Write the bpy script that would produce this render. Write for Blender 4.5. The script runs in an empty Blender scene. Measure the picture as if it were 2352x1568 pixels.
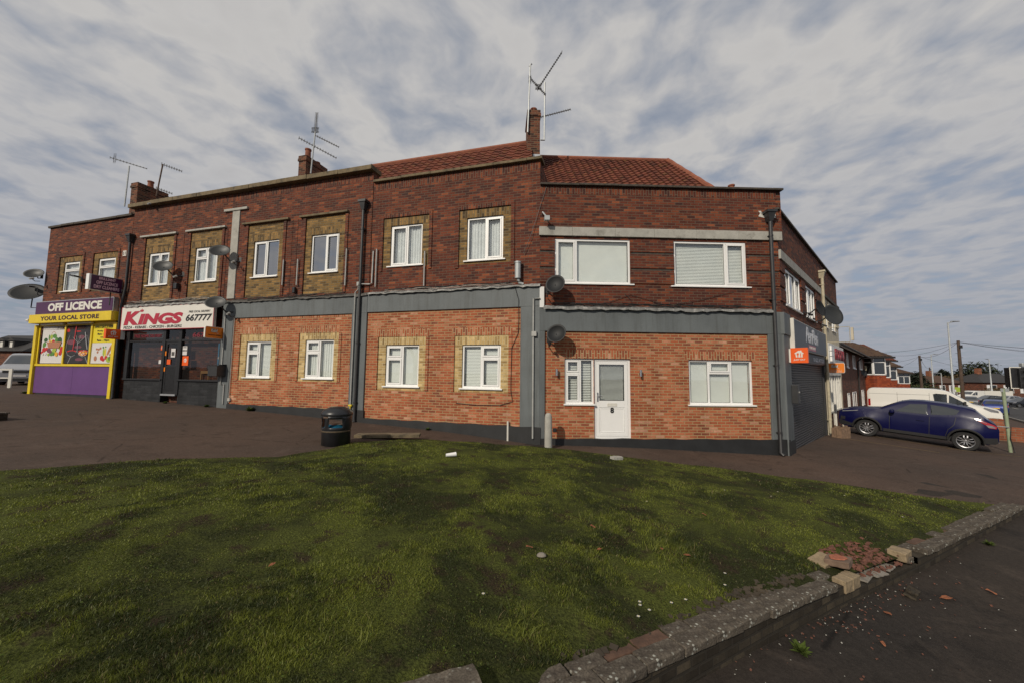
import bpy, math, random
import numpy as np
from mathutils import Vector, Matrix, Euler
R = math.radians
random.seed(7); rng = np.random.default_rng(7)
SC = bpy.context.scene
COL = SC.collection

# ------------------------------------------------------------------ camera
cam_d = bpy.data.cameras.new("camera"); cam = bpy.data.objects.new("camera", cam_d); COL.objects.link(cam)
cam_d.sensor_width = 36.0; cam_d.lens = 878.6 / 2352 * 36.0
cam_d.clip_start = 0.05; cam_d.clip_end = 3000
cam.matrix_world = Matrix.Translation((0, 0, 1.9)) @ Matrix.Rotation(R(90 + 4.7585), 4, 'X') @ Matrix.Rotation(R(0.635), 4, 'Z')
SC.camera = cam
# ------------------------------------------------------------------ light
SUN_AZ, SUN_EL = 215.0, 32.0        # compass style: 180 = behind the camera, 270 = from its left
sun_dir = Vector((math.sin(R(SUN_AZ)) * math.cos(R(SUN_EL)), math.cos(R(SUN_AZ)) * math.cos(R(SUN_EL)), math.sin(R(SUN_EL))))
sl = bpy.data.lights.new("sun", 'SUN'); sl.energy = 3.5; sl.angle = R(1.0); sl.color = (1.0, 0.90, 0.76)
sun = bpy.data.objects.new("sun", sl); COL.objects.link(sun)
sun.rotation_euler = sun_dir.to_track_quat('Z', 'Y').to_euler()
SC.view_settings.view_transform = 'Standard'; SC.view_settings.look = 'None'
SC.view_settings.exposure = -0.22; SC.view_settings.gamma = 1.0

# ------------------------------------------------------------------ node helpers
class NT:
    def __init__(s, tree): s.t = tree; s.n = tree.nodes; s.l = tree.links
    def node(s, kind, **kw):
        n = s.n.new(kind)
        for k, v in kw.items():
            if k[0] == '_': setattr(n, k[1:], v)
        for k, v in kw.items():
            if k[0] != '_':
                key = int(k[1:]) if k[0] == 'i' and k[1:].isdigit() else k.replace('__', ' ')
                s.put(n.inputs[key], v)
        return n
    def put(s, inp, v):
        if isinstance(v, bpy.types.NodeSocket): s.l.new(v, inp)
        elif hasattr(inp, 'default_value'):
            if isinstance(v, tuple) and len(v) == 3 and inp.type == 'RGBA': v = v + (1,)
            inp.default_value = v
    def math(s, op, a, b=0.0, clamp=False):
        n = s.n.new('ShaderNodeMath'); n.operation = op; n.use_clamp = clamp
        s.put(n.inputs[0], a); s.put(n.inputs[1], b); return n.outputs[0]
    def mix(s, f, a, b, kind='MIX'):
        n = s.n.new('ShaderNodeMix'); n.data_type = 'RGBA'; n.blend_type = kind; n.clamp_factor = True
        s.put(n.inputs[0], f); s.put(n.inputs[6], a); s.put(n.inputs[7], b); return n.outputs[2]
    def ramp(s, f, stops, interp='LINEAR'):
        n = s.n.new('ShaderNodeValToRGB'); cr = n.color_ramp; cr.interpolation = interp
        while len(cr.elements) < len(stops): cr.elements.new(0.5)
        for e, (p, c) in zip(cr.elements, stops):
            e.position = p; e.color = (c, c, c, 1) if not isinstance(c, tuple) else c + (1,)
        s.put(n.inputs[0], f); return n.outputs[0]
    def noise(s, vec, scale, detail=4, rough=0.55, dist=0.0):
        return s.node('ShaderNodeTexNoise', Vector=vec, Scale=scale, Detail=detail, Roughness=rough, Distortion=dist)

# ------------------------------------------------------------------ world : nishita sky with a deck of broken cloud
W = bpy.data.worlds.new("World"); SC.world = W; W.use_nodes = True
wt = NT(W.node_tree); wt.n.clear()
sky = wt.node('ShaderNodeTexSky', _sky_type='NISHITA', _sun_disc=False)
sky.sun_elevation = R(SUN_EL); sky.sun_rotation = R(SUN_AZ); sky.air_density = 1.0; sky.dust_density = 1.0; sky.ozone_density = 1.5
tc = wt.node('ShaderNodeTexCoord')
sep = wt.node('ShaderNodeSeparateXYZ', Vector=tc.outputs['Generated'])
zc = wt.math('ADD', wt.math('MAXIMUM', sep.outputs[2], 0.0), 0.10)
px = wt.math('DIVIDE', sep.outputs[0], zc); py = wt.math('DIVIDE', sep.outputs[1], zc)
ca, sa = math.cos(R(-12)), math.sin(R(-12))
rx = wt.math('ADD', wt.math('MULTIPLY', px, ca), wt.math('MULTIPLY', py, sa))
ry = wt.math('SUBTRACT', wt.math('MULTIPLY', py, ca), wt.math('MULTIPLY', px, sa))
v1 = wt.node('ShaderNodeCombineXYZ', X=wt.math('MULTIPLY', rx, 3.6), Y=wt.math('MULTIPLY', ry, 3.3), Z=3.3)
warp = wt.noise(v1.outputs[0], 0.6, 2)
wv = wt.node('ShaderNodeVectorMath', _operation='MULTIPLY_ADD'); wt.put(wv.inputs[0], warp.outputs['Color']); wv.inputs[1].default_value = (0.8, 0.8, 0); wt.put(wv.inputs[2], v1.outputs[0])
nA = wt.noise(wv.outputs[0], 1.7, 5, 0.50)
v2 = wt.node('ShaderNodeCombineXYZ', X=wt.math('MULTIPLY', rx, 0.55), Y=wt.math('MULTIPLY', ry, 0.33), Z=9.1)
nB = wt.noise(v2.outputs[0], 0.8, 2, 0.5)
v3 = wt.node('ShaderNodeCombineXYZ', X=wt.math('MULTIPLY', rx, 2.6), Y=wt.math('MULTIPLY', ry, 4.6), Z=1.1)
nC = wt.noise(v3.outputs[0], 1.3, 3, 0.55)
den = wt.math('ADD', wt.math('MULTIPLY', nA.outputs[0], 0.63), wt.math('MULTIPLY', nB.outputs[0], 0.22))
den = wt.math('ADD', den, wt.math('MULTIPLY', nC.outputs[0], 0.17))
cover = wt.ramp(den, [(0.32, 0.35), (0.42, 0.70), (0.49, 0.90), (0.56, 1.0)])
shade = wt.ramp(den, [(0.40, (0.45, 0.47, 0.51)), (0.48, (0.52, 0.523, 0.535)), (0.57, (0.60, 0.592, 0.58)), (0.68, (0.56, 0.553, 0.545))])
low = wt.ramp(sep.outputs[2], [(0.0, (0.62, 0.68, 0.80)), (0.22, (0.80, 0.83, 0.90)), (0.5, (1, 1, 1))])
shade = wt.mix(1.0, shade, low, 'MULTIPLY')
skyc = wt.mix(0.45, wt.mix(1.0, sky.outputs[0], (0.10, 0.10, 0.10), 'MULTIPLY'), (0.28, 0.33, 0.41))
skyl = wt.node('ShaderNodeVectorMath', _operation='SCALE'); wt.put(skyl.inputs[0], skyc); skyl.inputs['Scale'].default_value = 1.0
blend = wt.mix(cover, skyc, wt.mix(1.0, shade, (1.04, 1.03, 1.03), 'MULTIPLY'))
# the strength stays at 0.1 : the cloud colour is put on the scale of the physical sky
unit = wt.node('ShaderNodeVectorMath', _operation='SCALE'); wt.put(unit.inputs[0], blend); unit.inputs['Scale'].default_value = 10.0
bg = wt.node('ShaderNodeBackground', Color=unit.outputs[0], Strength=0.1)
wt.l.new(bg.outputs[0], wt.node('ShaderNodeOutputWorld').inputs[0])

# ------------------------------------------------------------------ materials
def newmat(name):
    m = bpy.data.materials.new(name); m.use_nodes = True; t = NT(m.node_tree); t.n.clear()
    out = t.node('ShaderNodeOutputMaterial'); return m, t, out
def plain(name, col, rough=0.6, metal=0.0, spec=0.5, var=0.12, scale=6.0, bump=0.0, coat=0.0, dirt=None, bscale=40):
    m, t, out = newmat(name); c = t.node('ShaderNodeTexCoord').outputs['Object']
    n = t.noise(c, scale, 5, 0.6)
    k = t.ramp(n.outputs[0], [(0.3, 1 - var), (0.7, 1 + var)])
    base = t.mix(1.0, col, k, 'MULTIPLY')
    if dirt:
        n2 = t.noise(c, dirt[1], 6, 0.7); f = t.ramp(n2.outputs[0], [(dirt[2], 0.0), (dirt[2] + .14, dirt[3])])
        base = t.mix(f, base, dirt[0])
    b = t.node('ShaderNodeBsdfPrincipled', Base__Color=base, Roughness=rough, Metallic=metal)
    b.inputs['Specular IOR Level'].default_value = spec; b.inputs['Coat Weight'].default_value = coat; b.inputs['Coat Roughness'].default_value = 0.08
    if bump:
        n3 = t.noise(c, bscale, 4); bp = t.node('ShaderNodeBump', Strength=bump, Distance=0.01, Height=n3.outputs[0]); t.l.new(bp.outputs[0], b.inputs['Normal'])
    t.l.new(b.outputs[0], out.inputs[0]); return m
def brickmat(name, stops, mortar, bw=0.225, bh=0.075, ms=0.010, var=0.3, big=0.25, vert=False, rough=0.85, patch=None, off=0.5):
    m, t, out = newmat(name); c = t.node('ShaderNodeTexCoord').outputs['Object']
    s = t.node('ShaderNodeSeparateXYZ', Vector=c)
    u = t.math('ADD', s.outputs[0], s.outputs[1]); z = s.outputs[2]
    jit = t.noise(c, 1.3, 2)
    z2 = t.math('ADD', z, t.math('MULTIPLY', t.math('SUBTRACT', jit.outputs[0], 0.5), 0.012))
    v = t.node('ShaderNodeCombineXYZ', X=(z2 if vert else u), Y=(u if vert else z2), Z=0.0)
    def bt(c1, c2, mc, seedoff):
        b = t.node('ShaderNodeTexBrick', Vector=v.outputs[0], Color1=c1, Color2=c2, Mortar=mc, Scale=1.0, Mortar__Size=ms, Mortar__Smooth=0.25, Bias=0.0, Brick__Width=bw, Row__Height=bh)
        b.offset = off; return b
    b1 = bt((0, 0, 0), (1, 1, 1), (0.5, 0.5, 0.5), 0)
    rv = t.node('ShaderNodeSeparateColor', Color=b1.outputs[0]).outputs[0]
    n1 = t.noise(c, 0.55, 3); n2 = t.noise(c, 9.0, 4, 0.6)
    rv = t.math('ADD', rv, t.math('MULTIPLY', t.math('SUBTRACT', n1.outputs[0], 0.5), 0.40))
    rv = t.math('ADD', rv, t.math('MULTIPLY', t.math('SUBTRACT', n2.outputs[0], 0.5), var))
    col = t.ramp(rv, stops)
    n3 = t.noise(c, 60.0, 3); col = t.mix(1.0, col, t.ramp(n3.outputs[0], [(0.25, 0.78), (0.75, 1.22)]), 'MULTIPLY')
    if patch:
        n4 = t.noise(c, patch[1], 5, 0.65); col = t.mix(t.ramp(n4.outputs[0], [(patch[2], 0.0), (patch[2] + .12, patch[3])]), col, patch[0])
    sv = t.node('ShaderNodeMapping', Vector=c); sv.inputs['Scale'].default_value = (1.6, 1.6, .38)
    st = t.noise(sv.outputs[0], 1.5, 5, .6); col = t.mix(1.0, col, t.ramp(st.outputs[0], [(.32, .70), (.50, 1.0), (.70, 1.18)]), 'MULTIPLY')
    mc = t.mix(t.noise(c, 14, 3).outputs[0], tuple(x * .65 for x in mortar), tuple(min(1, x * 1.3) for x in mortar))
    col = t.mix(b1.outputs['Fac'], col, mc)
    h = t.math('SUBTRACT', t.math('MULTIPLY', n2.outputs[0], 0.5), b1.outputs['Fac'])
    bp = t.node('ShaderNodeBump', Strength=0.55, Distance=0.008, Height=h)
    b = t.node('ShaderNodeBsdfPrincipled', Base__Color=col, Roughness=rough, Normal=bp.outputs[0]); b.inputs['Specular IOR Level'].default_value = 0.25
    t.l.new(b.outputs[0], out.inputs[0]); return m
OLD = [(0.0, (0.050, 0.020, 0.017)), (0.18, (0.078, 0.023, 0.016)), (0.42, (0.108, 0.028, 0.016)), (0.70, (0.135, 0.035, 0.018)), (0.88, (0.18, 0.049, 0.022)), (1.0, (0.24, 0.070, 0.030))]
NEW = [(0.0, (0.21, 0.068, 0.040)), (0.2, (0.275, 0.076, 0.036)), (0.5, (0.34, 0.094, 0.041)), (0.72, (0.38, 0.120, 0.056)), (0.90, (0.42, 0.165, 0.09)), (1.0, (0.49, 0.25, 0.165))]
YOLD = [(0.0, (0.07, 0.045, 0.022)), (0.3, (0.14, 0.085, 0.032)), (0.6, (0.21, 0.125, 0.042)), (1.0, (0.30, 0.175, 0.06))]
YNEW = [(0.0, (0.26, 0.17, 0.07)), (0.4, (0.40, 0.27, 0.11)), (0.7, (0.50, 0.35, 0.15)), (1.0, (0.58, 0.43, 0.21))]
M = {}
M['old'] = brickmat('old_red_brick', OLD, (0.118, 0.083, 0.058), ms=0.0085, patch=((0.045, 0.03, 0.025), 0.8, 0.60, 0.55))
M['old_v'] = brickmat('old_red_soldier_brick', OLD, (0.14, 0.10, 0.07), vert=True, ms=0.0085)
M['new'] = brickmat('new_red_brick', NEW, (0.36, 0.25, 0.13), patch=((0.50, 0.38, 0.30), 1.1, 0.66, 0.35))
M['new_v'] = brickmat('new_red_soldier_brick', NEW, (0.42, 0.31, 0.17), vert=True)
M['yold'] = brickmat('old_yellow_brick', YOLD, (0.17, 0.135, 0.08), patch=((0.06, 0.04, 0.025), 1.4, 0.55, 0.5))
M['yold_v'] = brickmat('old_yellow_soldier_brick', YOLD, (0.17, 0.135, 0.08), vert=True, bw=.225, bh=.075)
M['ynew'] = brickmat('new_yellow_brick', YNEW, (0.52, 0.42, 0.24))
M['ynew_v'] = brickmat('new_yellow_soldier_brick', YNEW, (0.52, 0.42, 0.24), vert=True)
M['chim'] = brickmat('chimney_brick', [(0, (0.03, 0.015, 0.013)), (0.5, (0.11, 0.035, 0.022)), (1, (0.2, 0.07, 0.035))], (0.15, 0.11, 0.07), patch=((0.16, 0.13, 0.05), 2.5, 0.58, 0.5))
M['grey'] = plain('grey_masonry_paint', (0.128, 0.142, 0.146), 0.55, var=0.06, scale=1.2, bump=0.15, dirt=((0.20, 0.21, 0.205), 1.5, 0.62, 0.35))
def streakpaint(name, col, streak, chip, rough=.6):
    m, t, out = newmat(name); c = t.node('ShaderNodeTexCoord').outputs['Object']; mp = t.node('ShaderNodeMapping', Vector=c); mp.inputs['Scale'].default_value = (5, 5, .45)
    a = t.noise(mp.outputs[0], 1.6, 6, .65); b0_ = t.noise(c, .9, 4); k = t.noise(c, 13, 6, .7)
    base = t.mix(t.ramp(a.outputs[0], [(.48, 0), (.72, .55)]), col, streak); base = t.mix(1.0, base, t.ramp(b0_.outputs[0], [(.3, .84), (.7, 1.14)]), 'MULTIPLY'); base = t.mix(t.ramp(k.outputs[0], [(.70, 0), (.73, .8)]), base, chip)
    bp = t.node('ShaderNodeBump', Strength=.35, Distance=.01, Height=t.noise(c, 30, 5).outputs[0]); b = t.node('ShaderNodeBsdfPrincipled', Base__Color=base, Roughness=rough, Normal=bp.outputs[0]); b.inputs['Specular IOR Level'].default_value = .3
    t.l.new(b.outputs[0], out.inputs[0]); return m
M['grey'] = streakpaint('grey_masonry_paint', (0.128, 0.142, 0.146), (0.075, 0.078, 0.074), (0.26, 0.26, 0.24))
M['black'] = plain('black_bitumen_paint', (0.016, 0.017, 0.018), 0.6, var=0.3, scale=3, bump=0.3, dirt=((0.35, 0.35, 0.33), 7.0, 0.74, 0.8))
M['conc'] = plain('weathered_concrete', (0.36, 0.35, 0.31), 0.9, var=0.14, scale=5, bump=0.4, dirt=((0.12, 0.11, 0.09), 3.0, 0.55, 0.6))
M['coping'] = plain('mossy_coping_concrete', (0.17, 0.13, 0.075), 0.95, var=0.3, scale=8, bump=0.6, dirt=((0.05, 0.042, 0.03), 4.0, 0.5, 0.8))
M['copingd'] = plain('dark_coping', (0.065, 0.055, 0.045), 0.95, var=0.35, scale=9, bump=0.6, dirt=((0.16, 0.12, 0.05), 6.0, 0.6, 0.6))
M['white'] = plain('white_upvc', (0.80, 0.80, 0.78), 0.35, var=0.03, scale=2)
M['whiteold'] = plain('old_white_paint', (0.62, 0.60, 0.54), 0.5, var=0.1, scale=3, dirt=((0.30, 0.26, 0.2), 5, 0.62, 0.5))
M['seal'] = plain('black_gasket', (0.02, 0.02, 0.02), 0.6)
M['blind'] = plain('white_blind', (0.80, 0.81, 0.77), 0.6, var=0.04, scale=3)
M['net'] = plain('net_curtain', (0.74, 0.75, 0.75), 0.8, var=0.1, scale=5)
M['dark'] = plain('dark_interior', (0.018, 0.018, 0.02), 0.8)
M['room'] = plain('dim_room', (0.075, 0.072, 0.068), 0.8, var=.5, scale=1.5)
M['blkpl'] = plain('black_plastic', (0.022, 0.022, 0.024), 0.38, var=0.25)
M['blackmetal'] = plain('black_painted_metal', (0.028, 0.028, 0.029), 0.45, var=0.25, dirt=((0.10, 0.085, 0.06), 5, 0.62, 0.4))
M['lead'] = plain('lead_flashing', (0.20, 0.20, 0.19), 0.6, var=0.35, scale=9, bump=.8, bscale=14, dirt=((0.5, 0.49, 0.46), 6, 0.52, 0.8))
M['leadd'] = plain('dark_flashing', (0.085, 0.08, 0.072), 0.7, var=0.4, scale=9, bump=.8, bscale=14, dirt=((0.38, 0.34, 0.27), 7, 0.60, 0.8))
M['cable'] = plain('black_cable', (0.02, 0.02, 0.02), 0.5)
M['cablew'] = plain('pale_cable', (0.42, 0.40, 0.36), 0.5)
M['pipeg'] = plain('grey_conduit', (0.36, 0.36, 0.34), 0.45, var=.15)
M['pipew'] = plain('cream_waste_pipe', (0.42, 0.37, 0.26), 0.55, var=.2)
M['gasy'] = plain('yellow_gas_pipe', (0.62, 0.48, 0.03), 0.5)
M['steel'] = plain('brushed_steel', (0.62, 0.62, 0.62), 0.3, metal=1.0, var=.05)
M['alum'] = plain('aluminium_trim', (0.52, 0.53, 0.54), 0.4, metal=0.7, var=.08)
M['galv'] = plain('galvanised_steel', (0.40, 0.42, 0.42), 0.5, metal=0.3, var=.12)
M['rust'] = plain('rusty_steel', (0.10, 0.065, 0.045), 0.8, metal=0.2, var=.4, scale=12)
M['terra'] = plain('terracotta', (0.22, 0.07, 0.035), 0.8, var=.25)
M['dish'] = plain('grey_dish_mesh', (0.024, 0.026, 0.026), 0.5, var=.1)
M['dishb'] = plain('black_dish', (0.011, 0.012, 0.013), .6, var=.15, metal=.2)
M['purple'] = plain('dark_purple_sign', (0.062, 0.011, 0.058), 0.35, var=.06, scale=2)
M['purple2'] = plain('purple_board', (0.115, 0.045, 0.17), 0.5, var=.10, scale=1.5)
M['yellow'] = plain('yellow_paint', (0.68, 0.50, 0.02), 0.4, var=.08, scale=2.5, dirt=((0.25, 0.17, 0.02), 4, 0.68, 0.5))
M['brown'] = plain('dark_brown_letter', (0.05, 0.012, 0.010), 0.4)
M['signw'] = plain('white_sign_face', (0.68, 0.66, 0.60), 0.4, var=.03, scale=2)
M['kred'] = plain('crimson_sign', (0.40, 0.022, 0.045), 0.4, var=.05)
M['ink'] = plain('black_ink', (0.02, 0.02, 0.02), 0.4)
M['orange'] = plain('orange_red_sign', (0.78, 0.105, 0.008), 0.4, var=.05)
M['orange2'] = plain('orange_sign', (0.74, 0.20, 0.012), 0.4, var=.05)
M['signd'] = plain('charcoal_sign_face', (0.026, 0.027, 0.030), 0.4, var=.08)
M['pink'] = plain('dusty_pink_sign', (0.42, 0.13, 0.17), 0.5)
M['shutter'] = plain('dark_grey_shutter', (0.052, 0.053, 0.057), 0.5, var=.1, scale=1.5)
M['kdark'] = brickmat('black_painted_tiles', [(0, (0.016, 0.017, 0.018)), (1, (0.032, 0.033, 0.035))], (0.012, 0.012, 0.012), bw=.4, bh=.1, ms=.006, rough=.5)
M['doorb'] = plain('black_door_paint', (0.014, 0.014, 0.015), 0.4, var=.2)
M['wood'] = plain('weathered_timber', (0.20, 0.13, 0.085), 0.85, var=.35, scale=10)
M['cream'] = plain('cream_render', (0.50, 0.45, 0.35), 0.85, var=.12, scale=2, bump=.2, dirt=((0.25, 0.22, 0.17), 2, 0.6, 0.5))
def glassmat(name='window_glass', tint=(0.90, 0.93, 0.92), refl=0.13):
    m, t, out = newmat(name)
    fr = t.node('ShaderNodeLayerWeight', Blend=0.5)
    f = t.math('ADD', t.math('MULTIPLY', t.math('POWER', fr.outputs['Facing'], 4.0), 0.9), refl, True)
    c = t.node('ShaderNodeTexCoord').outputs['Object']
    bp = t.node('ShaderNodeBump', Strength=0.05, Distance=0.02, Height=t.noise(c, 1.6, 2).outputs[0])
    mx = t.node('ShaderNodeMixShader', Fac=f, i1=t.node('ShaderNodeBsdfTransparent', Color=tint).outputs[0],
                i2=t.node('ShaderNodeBsdfGlossy', Color=(1, 1, 1), Roughness=0.02, Normal=bp.outputs[0]).outputs[0])
    t.l.new(mx.outputs[0], out.inputs[0]); return m
M['glass'] = glassmat(); M['glassr'] = glassmat('bright_reflecting_glass', (0.5, 0.52, 0.54), 0.42); M['cglass'] = glassmat('car_glass', (0.20, 0.23, 0.23), 0.05); M['sglass'] = glassmat('shop_glass', (0.62, 0.63, 0.63), 0.05)
def tilemat(name, stops, w=0.3, h=0.30):
    m, t, out = newmat(name); c = t.node('ShaderNodeTexCoord').outputs['UV']
    v = c
    b = t.node('ShaderNodeTexBrick', Vector=v, Color1=(0, 0, 0), Color2=(1, 1, 1), Mortar=(.5, .5, .5), Scale=1.0, Mortar__Size=0.012, Mortar__Smooth=0.4, Brick__Width=w, Row__Height=h); b.offset = 0.0
    rv = t.node('ShaderNodeSeparateColor', Color=b.outputs[0]).outputs[0]
    n = t.noise(c, 0.9, 4, 0.6); rv = t.math('ADD', t.math('MULTIPLY', rv, 0.6), t.math('MULTIPLY', n.outputs[0], 0.5))
    col = t.ramp(rv, stops)
    n2 = t.noise(c, 5.0, 5, 0.7); col = t.mix(t.ramp(n2.outputs[0], [(0.56, 0.0), (0.68, 0.75)]), col, (0.20, 0.12, 0.03))
    n3 = t.noise(c, 3.1, 6, 0.8); col = t.mix(t.ramp(n3.outputs[0], [(0.62, 0.0), (0.70, 0.7)]), col, (0.028, 0.022, 0.020))
    bs = t.node('ShaderNodeBsdfPrincipled', Base__Color=col, Roughness=0.85); bs.inputs['Specular IOR Level'].default_value = .25
    t.l.new(bs.outputs[0], out.inputs[0]); return m
M['tile'] = tilemat('red_pantile', [(0.1, (0.045, 0.018, 0.013)), (0.4, (0.100, 0.030, 0.018)), (0.8, (0.155, 0.046, 0.026))])
M['tileb'] = tilemat('brown_tile', [(0.1, (0.045, 0.028, 0.022)), (0.5, (0.075, 0.045, 0.032)), (0.9, (0.11, 0.07, 0.045))])
M['tileh'] = tilemat('hanging_tile', [(0.1, (0.12, 0.025, 0.015)), (0.5, (0.30, 0.055, 0.022)), (0.9, (0.36, 0.075, 0.03))], .17, .1)
# ------------------------------------------------------------------ mesh builder
class MB:
    def __init__(s): s.v = []; s.f = []; s.m = []; s.uv = {}
    def add(s, vs, fs, m=0):
        o = len(s.v); s.v += [tuple(map(float, p)) for p in vs]
        for f in fs: s.f.append(tuple(i + o for i in f)); s.m.append(m)
        return s
    def box(s, x0, x1, y0, y1, z0, z1, m=0):
        if x0 > x1: x0, x1 = x1, x0
        if y0 > y1: y0, y1 = y1, y0
        if z0 > z1: z0, z1 = z1, z0
        return s.add([(x0, y0, z0), (x1, y0, z0), (x1, y1, z0), (x0, y1, z0), (x0, y0, z1), (x1, y0, z1), (x1, y1, z1), (x0, y1, z1)],
                     [(0, 3, 2, 1), (4, 5, 6, 7), (0, 1, 5, 4), (1, 2, 6, 5), (2, 3, 7, 6), (3, 0, 4, 7)], m)
    def obox(s, c, ax, ay, az, m=0):
        c, ax, ay, az = Vector(c), Vector(ax), Vector(ay), Vector(az); vs = []
        for k in (-1, 1):
            for (i, j) in ((-1, -1), (1, -1), (1, 1), (-1, 1)): vs.append(c + ax * i + ay * j + az * k)
        return s.add(vs, [(0, 3, 2, 1), (4, 5, 6, 7), (0, 1, 5, 4), (1, 2, 6, 5), (2, 3, 7, 6), (3, 0, 4, 7)], m)
    def quad(s, a, b, c, d, m=0): return s.add([a, b, c, d], [(0, 1, 2, 3)], m)
    def tube(s, pts, r, n=8, m=0, caps=True):
        pts = [Vector(p) for p in pts]; rs = r if isinstance(r, (list, tuple)) else [r] * len(pts); vs = []; fs = []
        t0 = (pts[1] - pts[0]).normalized(); up = Vector((0, 0, 1)) if abs(t0.z) < .9 else Vector((0, 1, 0)); x = t0.cross(up).normalized()
        for i, p in enumerate(pts):
            t = (pts[min(i + 1, len(pts) - 1)] - pts[max(i - 1, 0)]).normalized()
            x = (x - t * x.dot(t)); x = x.normalized() if x.length > 1e-6 else t.orthogonal().normalized(); y = t.cross(x)
            for k in range(n):
                a = 2 * math.pi * k / n; vs.append(p + (x * math.cos(a) + y * math.sin(a)) * rs[i])
        for i in range(len(pts) - 1):
            for k in range(n): fs.append((i * n + k, i * n + (k + 1) % n, (i + 1) * n + (k + 1) % n, (i + 1) * n + k))
        if caps: fs.append(tuple(range(n - 1, -1, -1))); fs.append(tuple(range((len(pts) - 1) * n, len(pts) * n)))
        return s.add(vs, fs, m)
    def lathe(s, prof, n=24, c=(0, 0, 0), m=0, axis='z'):
        vs = []; fs = []
        for (r, z) in prof:
            for k in range(n):
                a = 2 * math.pi * k / n; p = (r * math.cos(a), r * math.sin(a), z)
                if axis == 'y': p = (p[0], p[2], p[1])
                vs.append((p[0] + c[0], p[1] + c[1], p[2] + c[2]))
        for i in range(len(prof) - 1):
            for k in range(n): fs.append((i * n + k, i * n + (k + 1) % n, (i + 1) * n + (k + 1) % n, (i + 1) * n + k))
        return s.add(vs, fs, m)
    def prism(s, poly, y0, y1, m=0):       # poly in (x,z), extruded along y
        n = len(poly); vs = [(p[0], y0, p[1]) for p in poly] + [(p[0], y1, p[1]) for p in poly]
        return s.add(vs, [tuple(range(n)), tuple(range(2 * n - 1, n - 1, -1))] + [(i, i + n, (i + 1) % n + n, (i + 1) % n) for i in range(n)], m)
    def ell(s, cx, cz, rx, rz, y, n=16, m=0, rot=0):
        vs = []
        for k in range(n):
            a = 2 * math.pi * k / n; x, z = rx * math.cos(a), rz * math.sin(a)
            vs.append((cx + x * math.cos(rot) - z * math.sin(rot), y, cz + x * math.sin(rot) + z * math.cos(rot)))
        return s.add(vs, [tuple(range(n))], m)
    def build(s, name, mats, parent=None, loc=None, rot=None, smooth=False, xf=None, bevel=0):
        me = bpy.data.meshes.new(name); me.from_pydata(s.v, [], s.f)
        mats = mats if isinstance(mats, (list, tuple)) else [mats]
        for k in mats: me.materials.append(M[k] if isinstance(k, str) else k)
        me.polygons.foreach_set('material_index', s.m); me.update()
        if smooth:
            me.polygons.foreach_set('use_smooth', [True] * len(s.f))
            try: me.set_sharp_from_angle(angle=R(smooth if smooth is not True else 40))
            except Exception: pass
        if s.uv:
            ul = me.uv_layers.new(name='UVMap')
            for pi, co in s.uv.items():
                for li, uvc in zip(me.polygons[pi].loop_indices, co): ul.data[li].uv = uvc
        o = bpy.data.objects.new(name, me); COL.objects.link(o)
        if parent: o.parent = parent
        if xf: o.location = (xf[0], xf[1], 0); o.rotation_euler = (0, 0, xf[2])
        if loc: o.location = loc
        if rot: o.rotation_euler = rot
        if bevel:
            bm_ = o.modifiers.new('bevel', 'BEVEL'); bm_.width = bevel; bm_.segments = 2; bm_.limit_method = 'ANGLE'
        return o
def tag(o, label=None, cat=None, group=None, kind=None):
    if label: o['label'] = label
    if cat: o['category'] = cat
    if group: o['group'] = group
    if kind: o['kind'] = kind
    return o
def thing(name, label, cat, loc=(0, 0, 0), rz=0.0, group=None):
    o = bpy.data.objects.new(name, None); COL.objects.link(o); o.location = loc; o.rotation_euler = (0, 0, rz); o.empty_display_size = 0.3
    return tag(o, label, cat, group)
def copy_tree(o, parent=None):
    c = o.copy(); COL.objects.link(c); c.parent = parent
    for ch in [x for x in bpy.data.objects if x.parent == o]: copy_tree(ch, c)
    return c
def text_mb(txt, w, h, mat, parent, name='lettering', x=0, z=0, y=0, bold=0.0, shear=0.0, depth=0.004, xf=None, spacing=1.0, center=False, size=None):
    cu = bpy.data.curves.new('t', 'FONT'); cu.body = txt; cu.size = 1; cu.offset = bold; cu.shear = shear; cu.space_character = spacing
    cu.extrude = 0.001; cu.resolution_u = 3
    ob = bpy.data.objects.new('t', cu); COL.objects.link(ob)
    dg = bpy.context.evaluated_depsgraph_get(); me = bpy.data.meshes.new_from_object(ob.evaluated_get(dg))
    bpy.data.objects.remove(ob); bpy.data.curves.remove(cu)
    n = len(me.vertices); co = np.empty(n * 3); me.vertices.foreach_get('co', co); co = co.reshape(-1, 3)
    mn, mx = co.min(0), co.max(0); sx = w / (mx[0] - mn[0]); sz = h / (mx[1] - mn[1])
    out = np.empty_like(co); out[:, 0] = (co[:, 0] - mn[0]) * sx + x - (w / 2 if center else 0); out[:, 2] = (co[:, 1] - mn[1]) * sz + z
    out[:, 1] = y - (co[:, 2] - mn[2]) / 0.002 * depth
    me.vertices.foreach_set('co', out.ravel()); me.materials.clear(); me.materials.append(M[mat]); me.update()
    me.name = name; o = bpy.data.objects.new(name, me); COL.objects.link(o); o.parent = parent
    if xf: o.location = (xf[0], xf[1], 0); o.rotation_euler = (0, 0, xf[2])
    return o
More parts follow.
